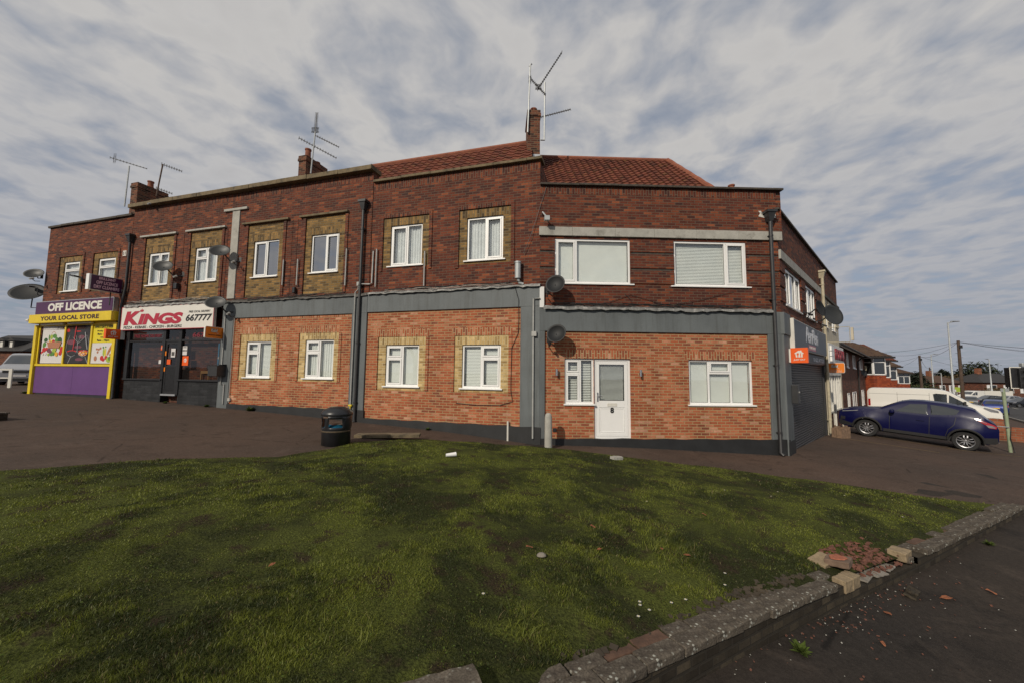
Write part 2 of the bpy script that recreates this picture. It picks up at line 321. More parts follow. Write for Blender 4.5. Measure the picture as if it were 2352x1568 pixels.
# facade frames: origin x,y and angle. local x runs along the wall, -y points out of it, z is up
FR = [(-14.921, 14.787, R(-16.37)), (-14.921, 14.787, R(-16.17)), (-4.455, 11.751, R(-15.376)), (0.737, 10.323, R(1.763)), (7.466, 10.530, R(43.735))]
def rel(base, i):       # transform of frame i inside frame base
    a = Matrix.Translation((FR[base][0], FR[base][1], 0)) @ Matrix.Rotation(FR[base][2], 4, 'Z')
    b = Matrix.Translation((FR[i][0], FR[i][1], 0)) @ Matrix.Rotation(FR[i][2], 4, 'Z')
    m = a.inverted() @ b; return (m.translation.x, m.translation.y, m.to_euler().z)
def FP(i, u, w, z):     # world point: u along facade i, w out of it
    ox, oy, a = FR[i]; return Vector((ox + u * math.cos(a) + w * math.sin(a), oy + u * math.sin(a) - w * math.cos(a), z))
# ------------------------------------------------------------------ terrain
class TPS:
    def __init__(s, pts, lam=1e-3):
        P = np.array(pts, float); s.c = P[:, :2]; n = len(P)
        K = s.U(np.linalg.norm(s.c[:, None] - s.c[None], axis=2)) + lam * np.eye(n)
        A = np.zeros((n + 3, n + 3)); A[:n, :n] = K; A[:n, n] = 1; A[:n, n + 1:] = s.c; A[n, :n] = 1; A[n + 1:, :n] = s.c.T
        s.w = np.linalg.solve(A, np.concatenate([P[:, 2], np.zeros(3)]))
    def U(s, r): return np.abs(r)                      # biharmonic 'tent' kernel: stays tame between scattered points
    def __call__(s, x, y):
        q = np.stack([np.atleast_1d(x).astype(float).ravel(), np.atleast_1d(y).astype(float).ravel()], 1); n = len(s.c)
        d = np.linalg.norm(q[:, None] - s.c[None], axis=2)
        return s.U(d) @ s.w[:n] + s.w[n] + q @ s.w[n + 1:]
GPTS = [(-60, 45, 1.1), (-30, 24, .92), (-25, 20, .87), (-15, 14.6, .76), (-8, 12.6, .54), (-4.45, 11.55, .37), (-1.7, 10.8, .23), (.7, 10.1, .02), (3.9, 10.2, -.05), (7.3, 10.3, -.22),
        (12.6, 15.1, -.40), (16.5, 18.8, -.50), (13.7, 11.4, -.45), (14.3, 15.45, -.405), (15.97, 13.55, -.59), (17.5, 13.65, -.66), (22.6, 24.4, -.84), (26.2, 20.6, -.92), (-3.5, 8.4, .36), (-6.5, 5.2, .48), (-14, 6, .70), (-20, 10, .80), (-20, -10, .5),
        (.93, 9.8, .05), (2.3, 8.9, -.02), (5.7, 8.3, -.2), (8.3, 7.4, -.27), (11, 9, -.34), (12.3, 9.8, -.40), (38, 28.6, -1.3), (44, 34, -1.5), (60, 60, -2.2), (122, 98, -2.9), (300, 240, -4.2), (600, 500, -6), (0, 300, 0), (-300, 200, 1.2),
        (.4, 2.1, -.25), (1.8, 2.95, -.30), (3.3, 3.75, -.37), (5.7, 5.0, -.41), (8.9, 6.3, -.47), (12, 7.0, -.50), (5, 0, -.45), (10, 2, -.55), (20, 5, -.65), (60, 10, -1.5), (-3, -3, -.1), (-10, -8, .2), (0, -30, -.2), (60, -60, -1.5), (300, 0, -3)]
G = TPS(GPTS)
def gz(x, y): return float(G(x, y)[0])
def tarmac(name, col, agg, patch, rough=0.9, pale=None):
    m, t, out = newmat(name); c = t.node('ShaderNodeTexCoord').outputs['Object']
    n1 = t.noise(c, 0.35, 5, .6); n2 = t.noise(c, 90, 2, .6); n3 = t.noise(c, 2.2, 6, .7)
    base = t.mix(t.ramp(n1.outputs[0], [(.35, 0.0), (.65, 1.0)]), col, patch)
    base = t.mix(t.ramp(n3.outputs[0], [(.52, 0.0), (.66, .7)]), base, tuple(x * .5 for x in col)); n5 = t.noise(c, 1.1, 6, .7, .8); base = t.mix(t.ramp(n5.outputs[0], [(.56, 0.0), (.68, .6)]), base, tuple(x * 1.7 for x in patch)); n6 = t.noise(c, 24, 4, .7); base = t.mix(1.0, base, t.ramp(n6.outputs[0], [(.3, .72), (.7, 1.3)]), 'MULTIPLY')
    base = t.mix(t.ramp(n2.outputs[0], [(.55, 0.0), (.75, .7)]), base, agg)
    vo = t.node('ShaderNodeTexVoronoi', Vector=c, Scale=2.6); 
    base = t.mix(t.ramp(vo.outputs['Distance'], [(.012, 1.0), (.028, 0.0)]), base, pale or agg)
    cv = t.node('ShaderNodeTexVoronoi', Vector=c, Scale=.42, _feature='DISTANCE_TO_EDGE'); wn = t.noise(c, 1.5, 4)
    crack = t.math('ADD', cv.outputs['Distance'], t.math('MULTIPLY', t.math('ABSOLUTE', t.math('SUBTRACT', wn.outputs[0], .5)), .25))
    base = t.mix(t.ramp(crack, [(.005, .85), (.016, 0.0)]), base, tuple(x * .35 for x in col))
    bp = t.node('ShaderNodeBump', Strength=.5, Distance=.006, Height=n2.outputs[0])
    b = t.node('ShaderNodeBsdfPrincipled', Base__Color=base, Roughness=rough, Normal=bp.outputs[0]); b.inputs['Specular IOR Level'].default_value = .2
    t.l.new(b.outputs[0], out.inputs[0]); return m
M['pave'] = tarmac('worn_brown_tarmac', (0.084, 0.055, 0.041), (0.14, 0.105, 0.08), (0.060, 0.043, 0.034), pale=(.3, .28, .25))
M['road'] = tarmac('dark_asphalt', (0.026, 0.022, 0.019), (0.055, 0.046, 0.038), (0.036, 0.028, 0.022), pale=(.25, .2, .15))
M['road2'] = tarmac('road_asphalt', (0.060, 0.058, 0.058), (0.09, 0.088, 0.085), (0.050, 0.048, 0.048))
M['soil'] = plain('bare_soil', (0.045, 0.034, 0.022), .95, var=.4, scale=4)
def sheet(name, mat, poly, step, off, fn=gz, kind='structure', clip=None):
    # heightfield sheet over a polygon: grid clipped by its outline
    import bmesh
    xs = [p[0] for p in poly]; ys = [p[1] for p in poly]; bm = bmesh.new()
    f = bm.faces.new([bm.verts.new((p[0], p[1], 0)) for p in poly])
    x = math.floor(min(xs) / step) * step + step
    while x < max(xs):
        bmesh.ops.bisect_plane(bm, geom=bm.verts[:] + bm.edges[:] + bm.faces[:], plane_co=(x, 0, 0), plane_no=(1, 0, 0)); x += step
    y = math.floor(min(ys) / step) * step + step
    while y < max(ys):
        bmesh.ops.bisect_plane(bm, geom=bm.verts[:] + bm.edges[:] + bm.faces[:], plane_co=(0, y, 0), plane_no=(0, 1, 0)); y += step
    co = np.array([v.co[:] for v in bm.verts]); z = fn(co[:, 0], co[:, 1])
    for v, zz in zip(bm.verts, z): v.co.z = zz + off
    me = bpy.data.meshes.new(name); bmesh.ops.recalc_face_normals(bm, faces=bm.faces); bm.to_mesh(me); bm.free()
    if len(me.polygons) and me.polygons[0].normal.z < 0: me.flip_normals()
    me.materials.append(M[mat]); me.polygons.foreach_set('use_smooth', [True] * len(me.polygons))
    o = bpy.data.objects.new(name, me); COL.objects.link(o); tag(o, kind=kind); return o
# ground: nested rings so near cells stay small
def gridmesh(name, mat, xs, ys, fn, off):
    X, Y = np.meshgrid(xs, ys); Z = fn(X.ravel(), Y.ravel()) + off; nx, ny = len(xs), len(ys)
    v = np.stack([X.ravel(), Y.ravel(), Z], 1); f = [(j * nx + i, j * nx + i + 1, (j + 1) * nx + i + 1, (j + 1) * nx + i) for j in range(ny - 1) for i in range(nx - 1)]
    me = bpy.data.meshes.new(name); me.from_pydata(v.tolist(), [], f); me.materials.append(M[mat]); me.polygons.foreach_set('use_smooth', [True] * len(f))
    o = bpy.data.objects.new(name, me); COL.objects.link(o); return tag(o, kind='structure')
def axis(lo, hi, near0, near1, fine):
    a = list(np.arange(near0, near1 + fine / 2, fine)); s = fine
    x = near1
    while x < hi: s *= 1.3; x += s; a.append(x)
    s = fine; x = near0
    while x > lo: s *= 1.3; x -= s; a.insert(0, x)
    return np.array(a)
gridmesh('ground', 'road', axis(-900, 1500, -26, 46, .5), axis(-200, 1500, -6, 42, .5), lambda x, y: G(x, y), 0)
# pavement (worn brown tarmac) in front of the parade and the side shops
def F4(u, w): p = FP(4, u, w, 0); return (p.x, p.y)
EDGE = [(-30, -1), (-18, 1.2), (-11, 3.4), (-6.9, 5.3), (-5.9, 6.1), (-4.15, 7.0), (-3.6, 7.75), (-3.4, 8.6), (-2.9, 9.0), (-2.1, 9.45), (-1.45, 9.65), (.07, 9.8), (1.0, 9.72), (2.4, 9.15), (4.0, 8.75), (5.73, 8.22), (7.0, 7.6), (8.0, 7.1)]
sheet('pavement', 'pave', [(x, y - .25) for x, y in EDGE] + [(8.9, 6.95), (12, 7.6), (19, 10.5), F4(22, 8.1), F4(40, 8.1), F4(60, 8.1), F4(60, -3), F4(14, -3), (7.6, 11.2), (.7, 10.9), (-4, 12.3), (-15, 15.5), (-22, 22), (-34, 30), (-45, 20)], .6, .004, lambda x, y: G(x, y))
far = [F4(u, 8.1) for u in (24, 60, 110, 200, 420)] + [F4(u, 17) for u in (420, 200, 110, 60, 24)]
sheet('road', 'road2', far, 4.0, .012, lambda x, y: G(x, y))
M['paint'] = plain('worn_road_paint', (0.40, 0.38, 0.33), .7, var=.3, scale=12)
M['painty'] = plain('worn_yellow_line', (0.17, 0.115, 0.045), .8, var=.4, scale=14)
M['kerb'] = plain('kerb_stone', (0.19, 0.175, 0.15), .9, var=.25)
# kerb along the road and its dashes
mb = MB()
for k in range(18):
    a, b = 22 + k * 4.5, 26.4 + k * 4.5
    (x0, y0), (x1, y1) = F4(a, 7.95), F4(b, 7.95); z0, z1 = gz(x0, y0), gz(x1, y1); d = Vector((x1 - x0, y1 - y0, z1 - z0)); n = Vector((-d.y, d.x, 0)).normalized()
    c = Vector(((x0 + x1) / 2, (y0 + y1) / 2, (z0 + z1) / 2 + .04)); mb.obox(c, d / 2, n * .07, Vector((0, 0, .10)))
tag(mb.build('kerb', 'kerb'), kind='structure')
mb = MB()
for k in range(14):
    (x0, y0), (x1, y1) = F4(30 + k * 9, 12.3), F4(34.5 + k * 9, 12.3); d = Vector((x1 - x0, y1 - y0, 0)).normalized(); n = Vector((-d.y, d.x, 0)) * .07
    pts = [(x0, y0), (x1, y1)]; q = [Vector((x, y, gz(x, y) + .05)) for x, y in pts]; mb.quad(q[0] - n, q[1] - n, q[1] + n, q[0] + n)
tag(mb.build('lane_dashes', 'paint'), kind='structure')
mb = MB()
def strip(mb, pts, w, off=.010, seg=14):
    for (a, b) in zip(pts, pts[1:]):
        for i in range(seg):
            p = [(a[0] + (b[0] - a[0]) * t, a[1] + (b[1] - a[1]) * t) for t in (i / seg, (i + 1) / seg)]
            d = Vector((p[1][0] - p[0][0], p[1][1] - p[0][1], 0)).normalized(); n = Vector((-d.y, d.x, 0)) * w / 2
            q = [Vector((x, y, gz(x, y) + off)) for x, y in p]; mb.quad(q[0] - n, q[1] - n, q[1] + n, q[0] + n)
strip(mb, [(12.45, 14.78), (13.0, 13.55), (13.55, 12.33)], .05); strip(mb, [(14.1, 15.6), (15.6, 13.3), (16.9, 12.6)], .05)
tag(mb.build('parking_line', 'painty'), kind='structure')

# ------------------------------------------------------------------ building blocks of the facades
def wallgrid(mb, u0, u1, z0, z1, holes, y0=0.0, th=0.28, m=0, zbot=None):
    us = sorted(set([u0, u1] + [h[0] for h in holes] + [h[1] for h in holes])); zs = sorted(set([z0, z1] + [h[2] for h in holes] + [h[3] for h in holes]))
    us = [u for u in us if u0 <= u <= u1]; zs = [z for z in zs if z0 <= z <= z1]
    def solid(i, j):
        if i < 0 or j < 0 or i >= len(us) - 1 or j >= len(zs) - 1: return False
        cu, cz = (us[i] + us[i + 1]) / 2, (zs[j] + zs[j + 1]) / 2
        return not any(h[0] < cu < h[1] and h[2] < cz < h[3] for h in holes)
    for i in range(len(us) - 1):
        for j in range(len(zs) - 1):
            if not solid(i, j): continue
            a, b, c, d = us[i], us[i + 1], zs[j], zs[j + 1]; y1 = y0 + th
            mb.quad((a, y0, c), (b, y0, c), (b, y0, d), (a, y0, d), m); mb.quad((b, y1, c), (a, y1, c), (a, y1, d), (b, y1, d), m)
            if not solid(i - 1, j): mb.quad((a, y1, c), (a, y0, c), (a, y0, d), (a, y1, d), m)
            if not solid(i + 1, j): mb.quad((b, y0, c), (b, y1, c), (b, y1, d), (b, y0, d), m)
            if not solid(i, j - 1): mb.quad((a, y1, c), (b, y1, c), (b, y0, c), (a, y0, c), m)
            if not solid(i, j + 1): mb.quad((a, y0, d), (b, y0, d), (b, y1, d), (a, y1, d), m)
def frame_bars(mb, a, b, c, d, t, y0, y1, m=0):
    mb.box(a, b, y0, y1, c, c + t, m); mb.box(a, b, y0, y1, d - t, d, m); mb.box(a, a + t, y0, y1, c + t, d - t, m); mb.box(b - t, b, y0, y1, c + t, d - t, m)
def window(par, a, b, c, d, mull=(), trans={}, sash=(), y=0.055, dress='blind', xf=None, sill=True, mat='white', glass='glass', deep=.22, name='window', sillx=.03):
    # a,b = horizontal extent, c,d = vertical extent; mull = mullion centres, trans = {bay: z of transom}, sash = (bay, pane) openers with a thicker frame
    F = MB(); t = .055; y1 = y + .07
    frame_bars(F, a, b, c, d, t, y, y1)
    xs = [a + t * .5] + list(mull) + [b - t * .5]; panes = []
    for m_ in mull: F.box(m_ - .028, m_ + .028, y, y1, c + t, d - t)
    for i in range(len(xs) - 1):
        l, r = xs[i] + .028, xs[i + 1] - .028; zs = [c + t, d - t]
        if i in trans: F.box(l, r, y, y1, trans[i] - .025, trans[i] + .025); zs = [c + t, trans[i] - .025, trans[i] + .025, d - t]
        for k in range(0, len(zs), 2):
            l2, r2, c2, d2 = l, r, zs[k], zs[k + 1]
            if (i, k // 2) in sash:
                frame_bars(F, l2 + .004, r2 - .004, c2 + .004, d2 - .004, .042, y - .016, y + .05); l2 += .046; r2 -= .046; c2 += .046; d2 -= .046
            panes.append((l2, r2, c2, d2))
    o = F.build(name, mat, par, xf=xf, bevel=.004)
    P = MB(); S = MB()
    for (l, r, c2, d2) in panes:
        P.quad((l, y + .030, c2), (r, y + .030, c2), (r, y + .030, d2), (l, y + .030, d2)); frame_bars(S, l, r, c2, d2, .008, y + .020, y + .0296)
    P.build('pane', glass, o); S.build('gasket', 'seal', o)
    yb = y + .10
    if dress == 'slats' or dress == 'slatsdark':
        B = MB(); z = c + t
        pitch = .045 if dress == 'slatsdark' else .042
        while z < d - t: B.quad((a + t, yb, z), (b - t, yb, z), (b - t, yb + .012, z + pitch * (.62 if dress == 'slatsdark' else .84)), (a + t, yb + .012, z + pitch * (.62 if dress == 'slatsdark' else .84))); z += pitch
        B.build('blind', 'blind', o)
    elif dress == 'blind':
        B = MB(); n = max(2, int((b - a) / .09))
        for k in range(n):
            x0 = a + t * .6 + (b - a - t * 1.2) * k / n; x1 = a + t * .6 + (b - a - t * 1.2) * (k + .97) / n; B.quad((x0, yb + .008, c + t * .5), (x1, yb, c + t * .5), (x1, yb, d - t * .5), (x0, yb + .008, d - t * .5))
        B.build('blind', 'blind', o)
    elif dress == 'roller':
        B = MB(); B.quad((a + t, yb, c + t), (b - t, yb, c + t), (b - t, yb, d - t), (a + t, yb, d - t)); B.build('blind', 'blind', o)
    elif dress in ('net', 'half'):
        B = MB(); n = int((b - a) / .02); zt = d - t * .4
        for k in range(n):
            x0 = a + t * .4 + (b - a - t * .8) * k / n; x1 = a + t * .4 + (b - a - t * .8) * (k + 1) / n
            if dress == 'half' and (x0 - a) / (b - a) > .28 and (x0 - a) / (b - a) < .66: continue
            w0 = .018 * math.sin(k * 1.3) + .01 * math.sin(k * .37); w1 = .018 * math.sin((k + 1) * 1.3) + .01 * math.sin((k + 1) * .37)
            B.quad((x0, yb + .02 + w0, c + t * .4), (x1, yb + .02 + w1, c + t * .4), (x1, yb + .02 + w1, zt), (x0, yb + .02 + w0, zt))
        B.build('curtain', 'net', o, smooth=True)
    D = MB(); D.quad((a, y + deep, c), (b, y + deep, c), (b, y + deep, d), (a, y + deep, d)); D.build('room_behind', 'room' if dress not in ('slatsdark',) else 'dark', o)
    if sill:
        s = MB(); s.box(a - sillx, b + sillx, -.045, y + .02, c - .035, c + .001); s.build('sill', mat, o, bevel=.004)
    return o
def ring(mb, a, b, c, d, w, y, m=0, bottom=False, top=True):
    mb.box(a - w, a, y, .02, c, d, m); mb.box(b, b + w, y, .02, c, d, m)
    if top: mb.box(a - w, b + w, y, .02, d, d + w, m)
    if bottom: mb.box(a - w, b + w, y, .02, c - w, c, m)
def jambs(mat, par, a, b, c, d, w, y):
    for x0, x1 in ((a - w, a), (b, b + w)): MB().box(x0, x1, y, .02, c, d).build('window_surround', mat, par)
def plinth(name, i, u0, u1, ztop, par, y=-.03, mat='black', xf=None, n=24, top2=None):
    mb = MB()
    for k in range(n):
        a, b = u0 + (u1 - u0) * k / n, u0 + (u1 - u0) * (k + 1) / n
        za = ztop + ((top2 or ztop) - ztop) * k / n + .012 * math.sin(k * 1.7); zb = ztop + ((top2 or ztop) - ztop) * (k + 1) / n + .012 * math.sin((k + 1) * 1.7)
        mb.add([(a, y, -1.2), (b, y, -1.2), (b, y, zb), (a, y, za), (a, .05, za), (b, .05, zb)], [(0, 1, 2, 3), (3, 2, 5, 4)])
    mb.quad((u0, .05, -1.2), (u0, y, -1.2), (u0, y, ztop), (u0, .05, ztop)); mb.quad((u1, y, -1.2), (u1, .05, -1.2), (u1, .05, top2 or ztop), (u1, y, top2 or ztop))
    return mb.build(name, mat, par, xf=xf)
def roofslope(name, mat, par, P, xf=None, pan=.30, course=.30, amp=.035, th=.03):
    # P: four corners (eaves left, eaves right, ridge right, ridge left) local coords; real pantile corrugation and stepped courses
    A, B, C, D = [Vector(p) for p in P]; n = ((B - A).cross(D - A)).normalized()
    if n.z < 0: n = -n
    L = max((B - A).length, (C - D).length); H = (D - A).length; H2 = (C - B).length; Hm = max(H, H2)
    nu = max(4, int(L / pan * 5)); nv = max(2, int(Hm / course)); mb = MB(); vs = []
    rows = []
    for j in range(nv):
        for e in (0, 1): rows.append(((j + e) / nv, e))
    for (t, e) in rows:
        for i in range(nu + 1):
            s = i / nu; p = (A.lerp(B, s)).lerp(D.lerp(C, s), t); ph = (p - A).dot((B - A).normalized()) / pan * 2 * math.pi
            h = amp * (.5 + .5 * math.sin(ph)) ** 1.4 + (th if e == 0 else 0.0); vs.append(p + n * h)
    fs = []; w = nu + 1
    for r in range(len(rows) - 1):
        for i in range(nu): fs.append((r * w + i, r * w + i + 1, (r + 1) * w + i + 1, (r + 1) * w + i))
    mb.add(vs, fs)
    ex = (B - A).normalized(); ez = n.cross(ex)
    for fi, f in enumerate(fs): mb.uv[fi] = [((vs[k] - A).dot(ex), (vs[k] - A).dot(ez)) for k in f]
    return mb.build(name, mat, par, xf=xf)
def drainpipe(par, u, z0, z1, hopper=True, r=.042, mat='blackmetal', xf=None, y=-.07, shoe=True, offs=None):
    mb = MB(); pts = [(u, y, z1)]
    if offs: pts += [(u, y, offs[0]), (u + offs[2], y, offs[1])]; u = u + offs[2]
    pts += [(u, y, z0 + .1)] + ([(u + .04, y - .06, z0 + .03)] if shoe else [])
    mb.tube(pts, r, 10)
    z = z0 + .6
    while z < z1 - .3: mb.tube([(u, y, z), (u, y, z + .05)], r + .010, 10); mb.box(u - .07, u + .07, y + .02, .0, z + .01, z + .03); z += 1.8
    o = mb.build('drainpipe', mat, par, xf=xf, smooth=40)
    if hopper:
        h = MB(); hu = pts[0][0]
        h.add([(hu - .11, y - .10, z1 + .18), (hu + .11, y - .10, z1 + .18), (hu + .11, .0, z1 + .18), (hu - .11, .0, z1 + .18), (hu - .05, y - .05, z1 - .06), (hu + .05, y - .05, z1 - .06), (hu + .05, .0, z1 - .06), (hu - .05, .0, z1 - .06)],
              [(0, 3, 2, 1), (0, 1, 5, 4), (1, 2, 6, 5), (2, 3, 7, 6), (3, 0, 4, 7), (4, 5, 6, 7)])
        h.box(hu - .14, hu + .14, y - .12, .0, z1 + .18, z1 + .25); h.build('hopper', mat, o)
    return o
def cables(name, par, u0, u1, z, n, y=-.05, mat='cable', seed=1, xf=None, sag=.05, r=.006):
    rr = random.Random(seed); mb = MB()
    for k in range(n):
        a = u0 + rr.random() * .2 * (u1 - u0); b = u1 - rr.random() * .2 * (u1 - u0); L = max(6, int((b - a) / .22)); ph = rr.random() * 6; zz = z + rr.uniform(-.02, .05)
        pts = [(a + (b - a) * i / L, y - rr.random() * .03, zz + sag * .5 * math.sin(i * .9 + ph) + rr.uniform(-.012, .012)) for i in range(L + 1)]
        mb.tube(pts, r, 5)
    return mb.build(name, mat, par, xf=xf)
def flashing(par, u0, u1, z, mat='lead', y=-.055, h=.07, seed=3, xf=None, ragged=.025):
    rr = random.Random(seed); mb = MB(); n = max(4, int((u1 - u0) / .12)); top = []; bot = []
    for i in range(n + 1):
        u = u0 + (u1 - u0) * i / n; top.append((u, -.002, z + h * .7 + rr.uniform(-.008, .008))); bot.append((u, y + rr.uniform(-.012, .008), z + .01 + rr.uniform(-.01, .01)))
    low = [(b[0], b[1] - .004, b[2] - h * .55 + rr.uniform(-ragged, ragged * .6)) for b in bot]; w = n + 1
    mb.add(top + bot + low, [(i, i + w, i + w + 1, i + 1) for i in range(n)] + [(i + w, i + 2 * w, i + 2 * w + 1, i + w + 1) for i in range(n)])
    return mb.build('flashing', mat, par, xf=xf)
def coping(par, u0, u1, z0, z1, y0, y1, mat, xf=None, name='coping', seed=1, sl=.9):
    rr = random.Random(seed); mb = MB(); u = u0
    while u < u1 - .01:
        v = min(u1, u + sl); dz = rr.uniform(-.006, .006); mb.box(u + .003, v - .003, y0 + rr.uniform(-.008, .008), y1, z0 + dz, z1 + dz); u = v
    return mb.build(name, mat, par, xf=xf, bevel=.012)
# ================================================================== BUILDINGS
def yellow_panel(par, pan, win, key, xf=None, y=.012):
    a, b, c, d = pan; wa, wb, wc, wd = win
    mb = MB(); wallgrid(mb, a, b, c, d, [(wa, wb, wc, wd), (a + .0, b - .0, wd, min(d, wd + .225))], y0=y, th=.25)
    mb.build('yellow_brick_panel', key, par, xf=xf)
    mb = MB(); mb.box(a, b, y - .002, y + .24, wd, min(d, wd + .225)); mb.build('soldier_course', key + '_v', par, xf=xf)
# ---- left-hand building over the off licence (frame 0)
b0 = thing('shop_building', 'red brick building at the left end above the yellow off licence', 'building', (FR[0][0], FR[0][1], 0), FR[0][2])
W0 = [(-4.45, -3.40, 5.13, 6.40), (-2.22, -1.15, 5.13, 6.40)]; P0 = [(-4.72, -3.17, 5.05, 6.63), (-2.49, -.97, 5.05, 6.63)]
mb = MB(); wallgrid(mb, -5.66, -.28, 3.5, 8.0, P0); mb.build('upper_wall', 'old', b0)
mb = MB(); mb.box(-5.66, -.28, .29, 7.0, .3, 7.6); mb.box(-5.70, -5.45, .0, .285, .3, 3.5); mb.box(-5.66, -5.38, .29, 7.0, 7.6, 8.0); mb.build('side_wall', 'old', b0)
for p, w in zip(P0, W0):
    yellow_panel(b0, p, w, 'yold'); window(b0, *w, trans={0: 6.02}, sash=((0, 1),), dress='net')
for p in P0: mb = MB(); ring(mb, *p, .10, -.028); mb.build('window_surround', 'old', b0)
coping(b0, -5.70, -.30, 8.0, 8.09, -.08, .32, 'copingd')
mb = MB(); mb.box(-.70, -.50, -.02, .0, 6.38, 6.60); 
o = mb.build('number_plate', 'whiteold', b0); text_mb('11', .12, .13, 'brown', o, x=-.66, z=6.42, y=-.022, bold=.02)
# shop front
mb = MB(); mb.box(-5.78, -5.60, -.10, .05, .5, 3.72); mb.box(-5.78, -5.66, .05, 1.6, .5, 3.72); mb.box(-.70, -.52, -.10, .05, .5, 3.72); mb.build('shop_pillar', 'yellow', b0, bevel=.01)
mb = MB(); mb.box(-5.58, -.72, -.06, .04, 2.0, 2.09); 
for u in (-3.79, -2.11): mb.box(u - .05, u + .05, -.04, .04, 2.09, 3.72)
mb.box(-5.59, -5.50, -.03, .04, 2.09, 3.72); mb.box(-.77, -.71, -.03, .04, 2.09, 3.72); mb.box(-5.58, -.72, -.03, .04, 3.66, 3.76); mb.build('shop_window_frame', 'yellow', b0, bevel=.006)
mb = MB(); mb.box(-5.58, -3.07, -.02, .04, .88, 2.0); mb.box(-3.062, -.72, -.02, .04, .88, 2.0); mb.build('stall_riser', 'purple2', b0, bevel=.004)
mb = MB(); mb.box(-5.58, -.72, .045, .28, .3, 3.8); mb.build('shop_backing', 'dark', b0)
plinth('plinth', 0, -5.62, -.5, .88, b0, y=.0)
# posters in the window: flat printed panels
M['pw'] = plain('poster_white', (0.62, 0.60, 0.58), .5, var=.03); M['pg'] = plain('poster_green', (0.09, 0.22, 0.04), .5, var=.4, scale=30); M['pg2'] = plain('poster_dark_green', (0.025, 0.08, 0.02), .5, var=.4, scale=30)
M['pr'] = plain('poster_red', (0.48, 0.02, 0.02), .5, var=.2, scale=20); M['po'] = plain('poster_orange', (0.72, 0.32, 0.03), .5, var=.2, scale=20); M['pt'] = plain('poster_tan', (0.40, 0.17, 0.09), .5, var=.4, scale=40)
M['pb'] = plain('poster_black', (0.022, 0.020, 0.022), .5, var=.5, scale=4); M['pgr'] = plain('poster_glass_grey', (0.30, 0.30, 0.31), .5); M['pv'] = plain('poster_violet', (0.16, 0.05, 0.07), .5, var=.4, scale=30); M['py'] = plain('poster_yellow', (0.68, 0.56, 0.02), .5, var=.03); M['plg'] = plain('poster_lime', (0.32, 0.42, 0.05), .5, var=.3, scale=40)
PM = ['pw', 'pg', 'pg2', 'pr', 'po', 'pt', 'pb', 'pgr', 'pv', 'py', 'plg']
W_, G_, DG, RD, OR, TN, BK, GR, VI, YE, LG = range(11)
class Pic(MB):
    def __init__(s, x0, x1, z0, z1, y, bg): super().__init__(); s.x0, s.x1, s.z0, s.z1, s.y = x0, x1, z0, z1, y; s.k = 0; s.box(x0, x1, y, y + .01, z0, z1, bg)
    def e(s, fx, fz, rx, rz, m, rot=0, n=16):
        s.k += 1; s.ell(s.x0 + (s.x1 - s.x0) * fx, s.z0 + (s.z1 - s.z0) * fz, rx, rz, s.y - .0006 * s.k - .0004, n, m, rot); return s
    def line(s, pts, w, m):
        s.k += 1; y = s.y - .0006 * s.k; q = [Vector((s.x0 + (s.x1 - s.x0) * a, y, s.z0 + (s.z1 - s.z0) * b)) for a, b in pts]
        for a, b in zip(q, q[1:]):
            d = (b - a).normalized(); n = Vector((-d.z, 0, d.x)) * w / 2; s.quad(a - n, b - n, b + n, a + n, m)
        return s
p = Pic(-5.36, -3.86, 2.12, 3.68, .0, W_)
th = [math.pi * t / 12 for t in range(13)]
p.line([(.50 + .13 * math.cos(t), .62 + .22 * math.sin(t)) for t in th], .022, TN)
for fx, fz, rx, rz, m in [(.17, .62, .13, .09, DG), (.13, .50, .12, .10, G_), (.10, .46, .08, .07, G_), (.32, .68, .05, .13, G_), (.42, .70, .09, .10, LG), (.56, .72, .14, .09, G_), (.66, .62, .11, .11, G_), (.80, .60, .15, .14, DG), (.36, .56, .045, .11, OR), (.44, .57, .05, .09, YE), (.52, .57, .10, .09, RD),
                          (.84, .42, .10, .10, LG), (.92, .36, .11, .13, RD), (.88, .27, .10, .10, RD), (.14, .36, .13, .10, RD), (.06, .28, .07, .07, RD), (.26, .38, .09, .07, RD), (.36, .34, .13, .09, VI), (.44, .30, .08, .08, VI), (.10, .24, .06, .055, W_), (.22, .25, .065, .055, W_), (.60, .33, .13, .11, LG), (.56, .25, .10, .08, G_), (.36, .23, .065, .06, LG), (.48, .23, .08, .055, G_), (.72, .24, .105, .095, OR), (.72, .24, .085, .075, YE), (.72, .24, .07, .06, OR), (.66, .36, .07, .07, LG)]: p.e(fx, fz, rx, rz, m)
p.prism([(-4.97, 3.0), (-3.99, 3.0), (-4.12, 2.74), (-4.84, 2.74)], -.026, -.022, TN)
p.build('fruit_basket_poster', PM, b0)
p = Pic(-3.74, -2.16, 2.12, 3.68, .0, BK)
p.e(.06, .86, .10, .07, RD).e(.22, .55, .30, .10, VI).e(.5, .42, .25, .06, VI).e(.62, .68, .2, .08, VI).e(.6, .1, .25, .06, VI).e(.45, .83, .22, .025, RD)
for cx, liq in ((.28, RD), (.74, OR)):
    p.line([(cx - .14, .72), (cx - .24, .52), (cx - .25, .34), (cx - .16, .22), (cx, .17), (cx + .14, .22), (cx + .22, .34), (cx + .20, .52), (cx + .12, .72)], .018, GR)
    p.e(cx, .31, .30, .05, RD).e(cx, .26, .28, .10, liq if liq == OR else BK)
    p.line([(cx + (-.02 if cx < .5 else .1), .17), (cx + (-.12 if cx < .5 else .22), 0)], .03, GR)
for k in range(26): p.e(.74 + random.uniform(-.15, .15), .27 + random.uniform(-.06, .06), .025, .02, RD if k % 2 else W_)
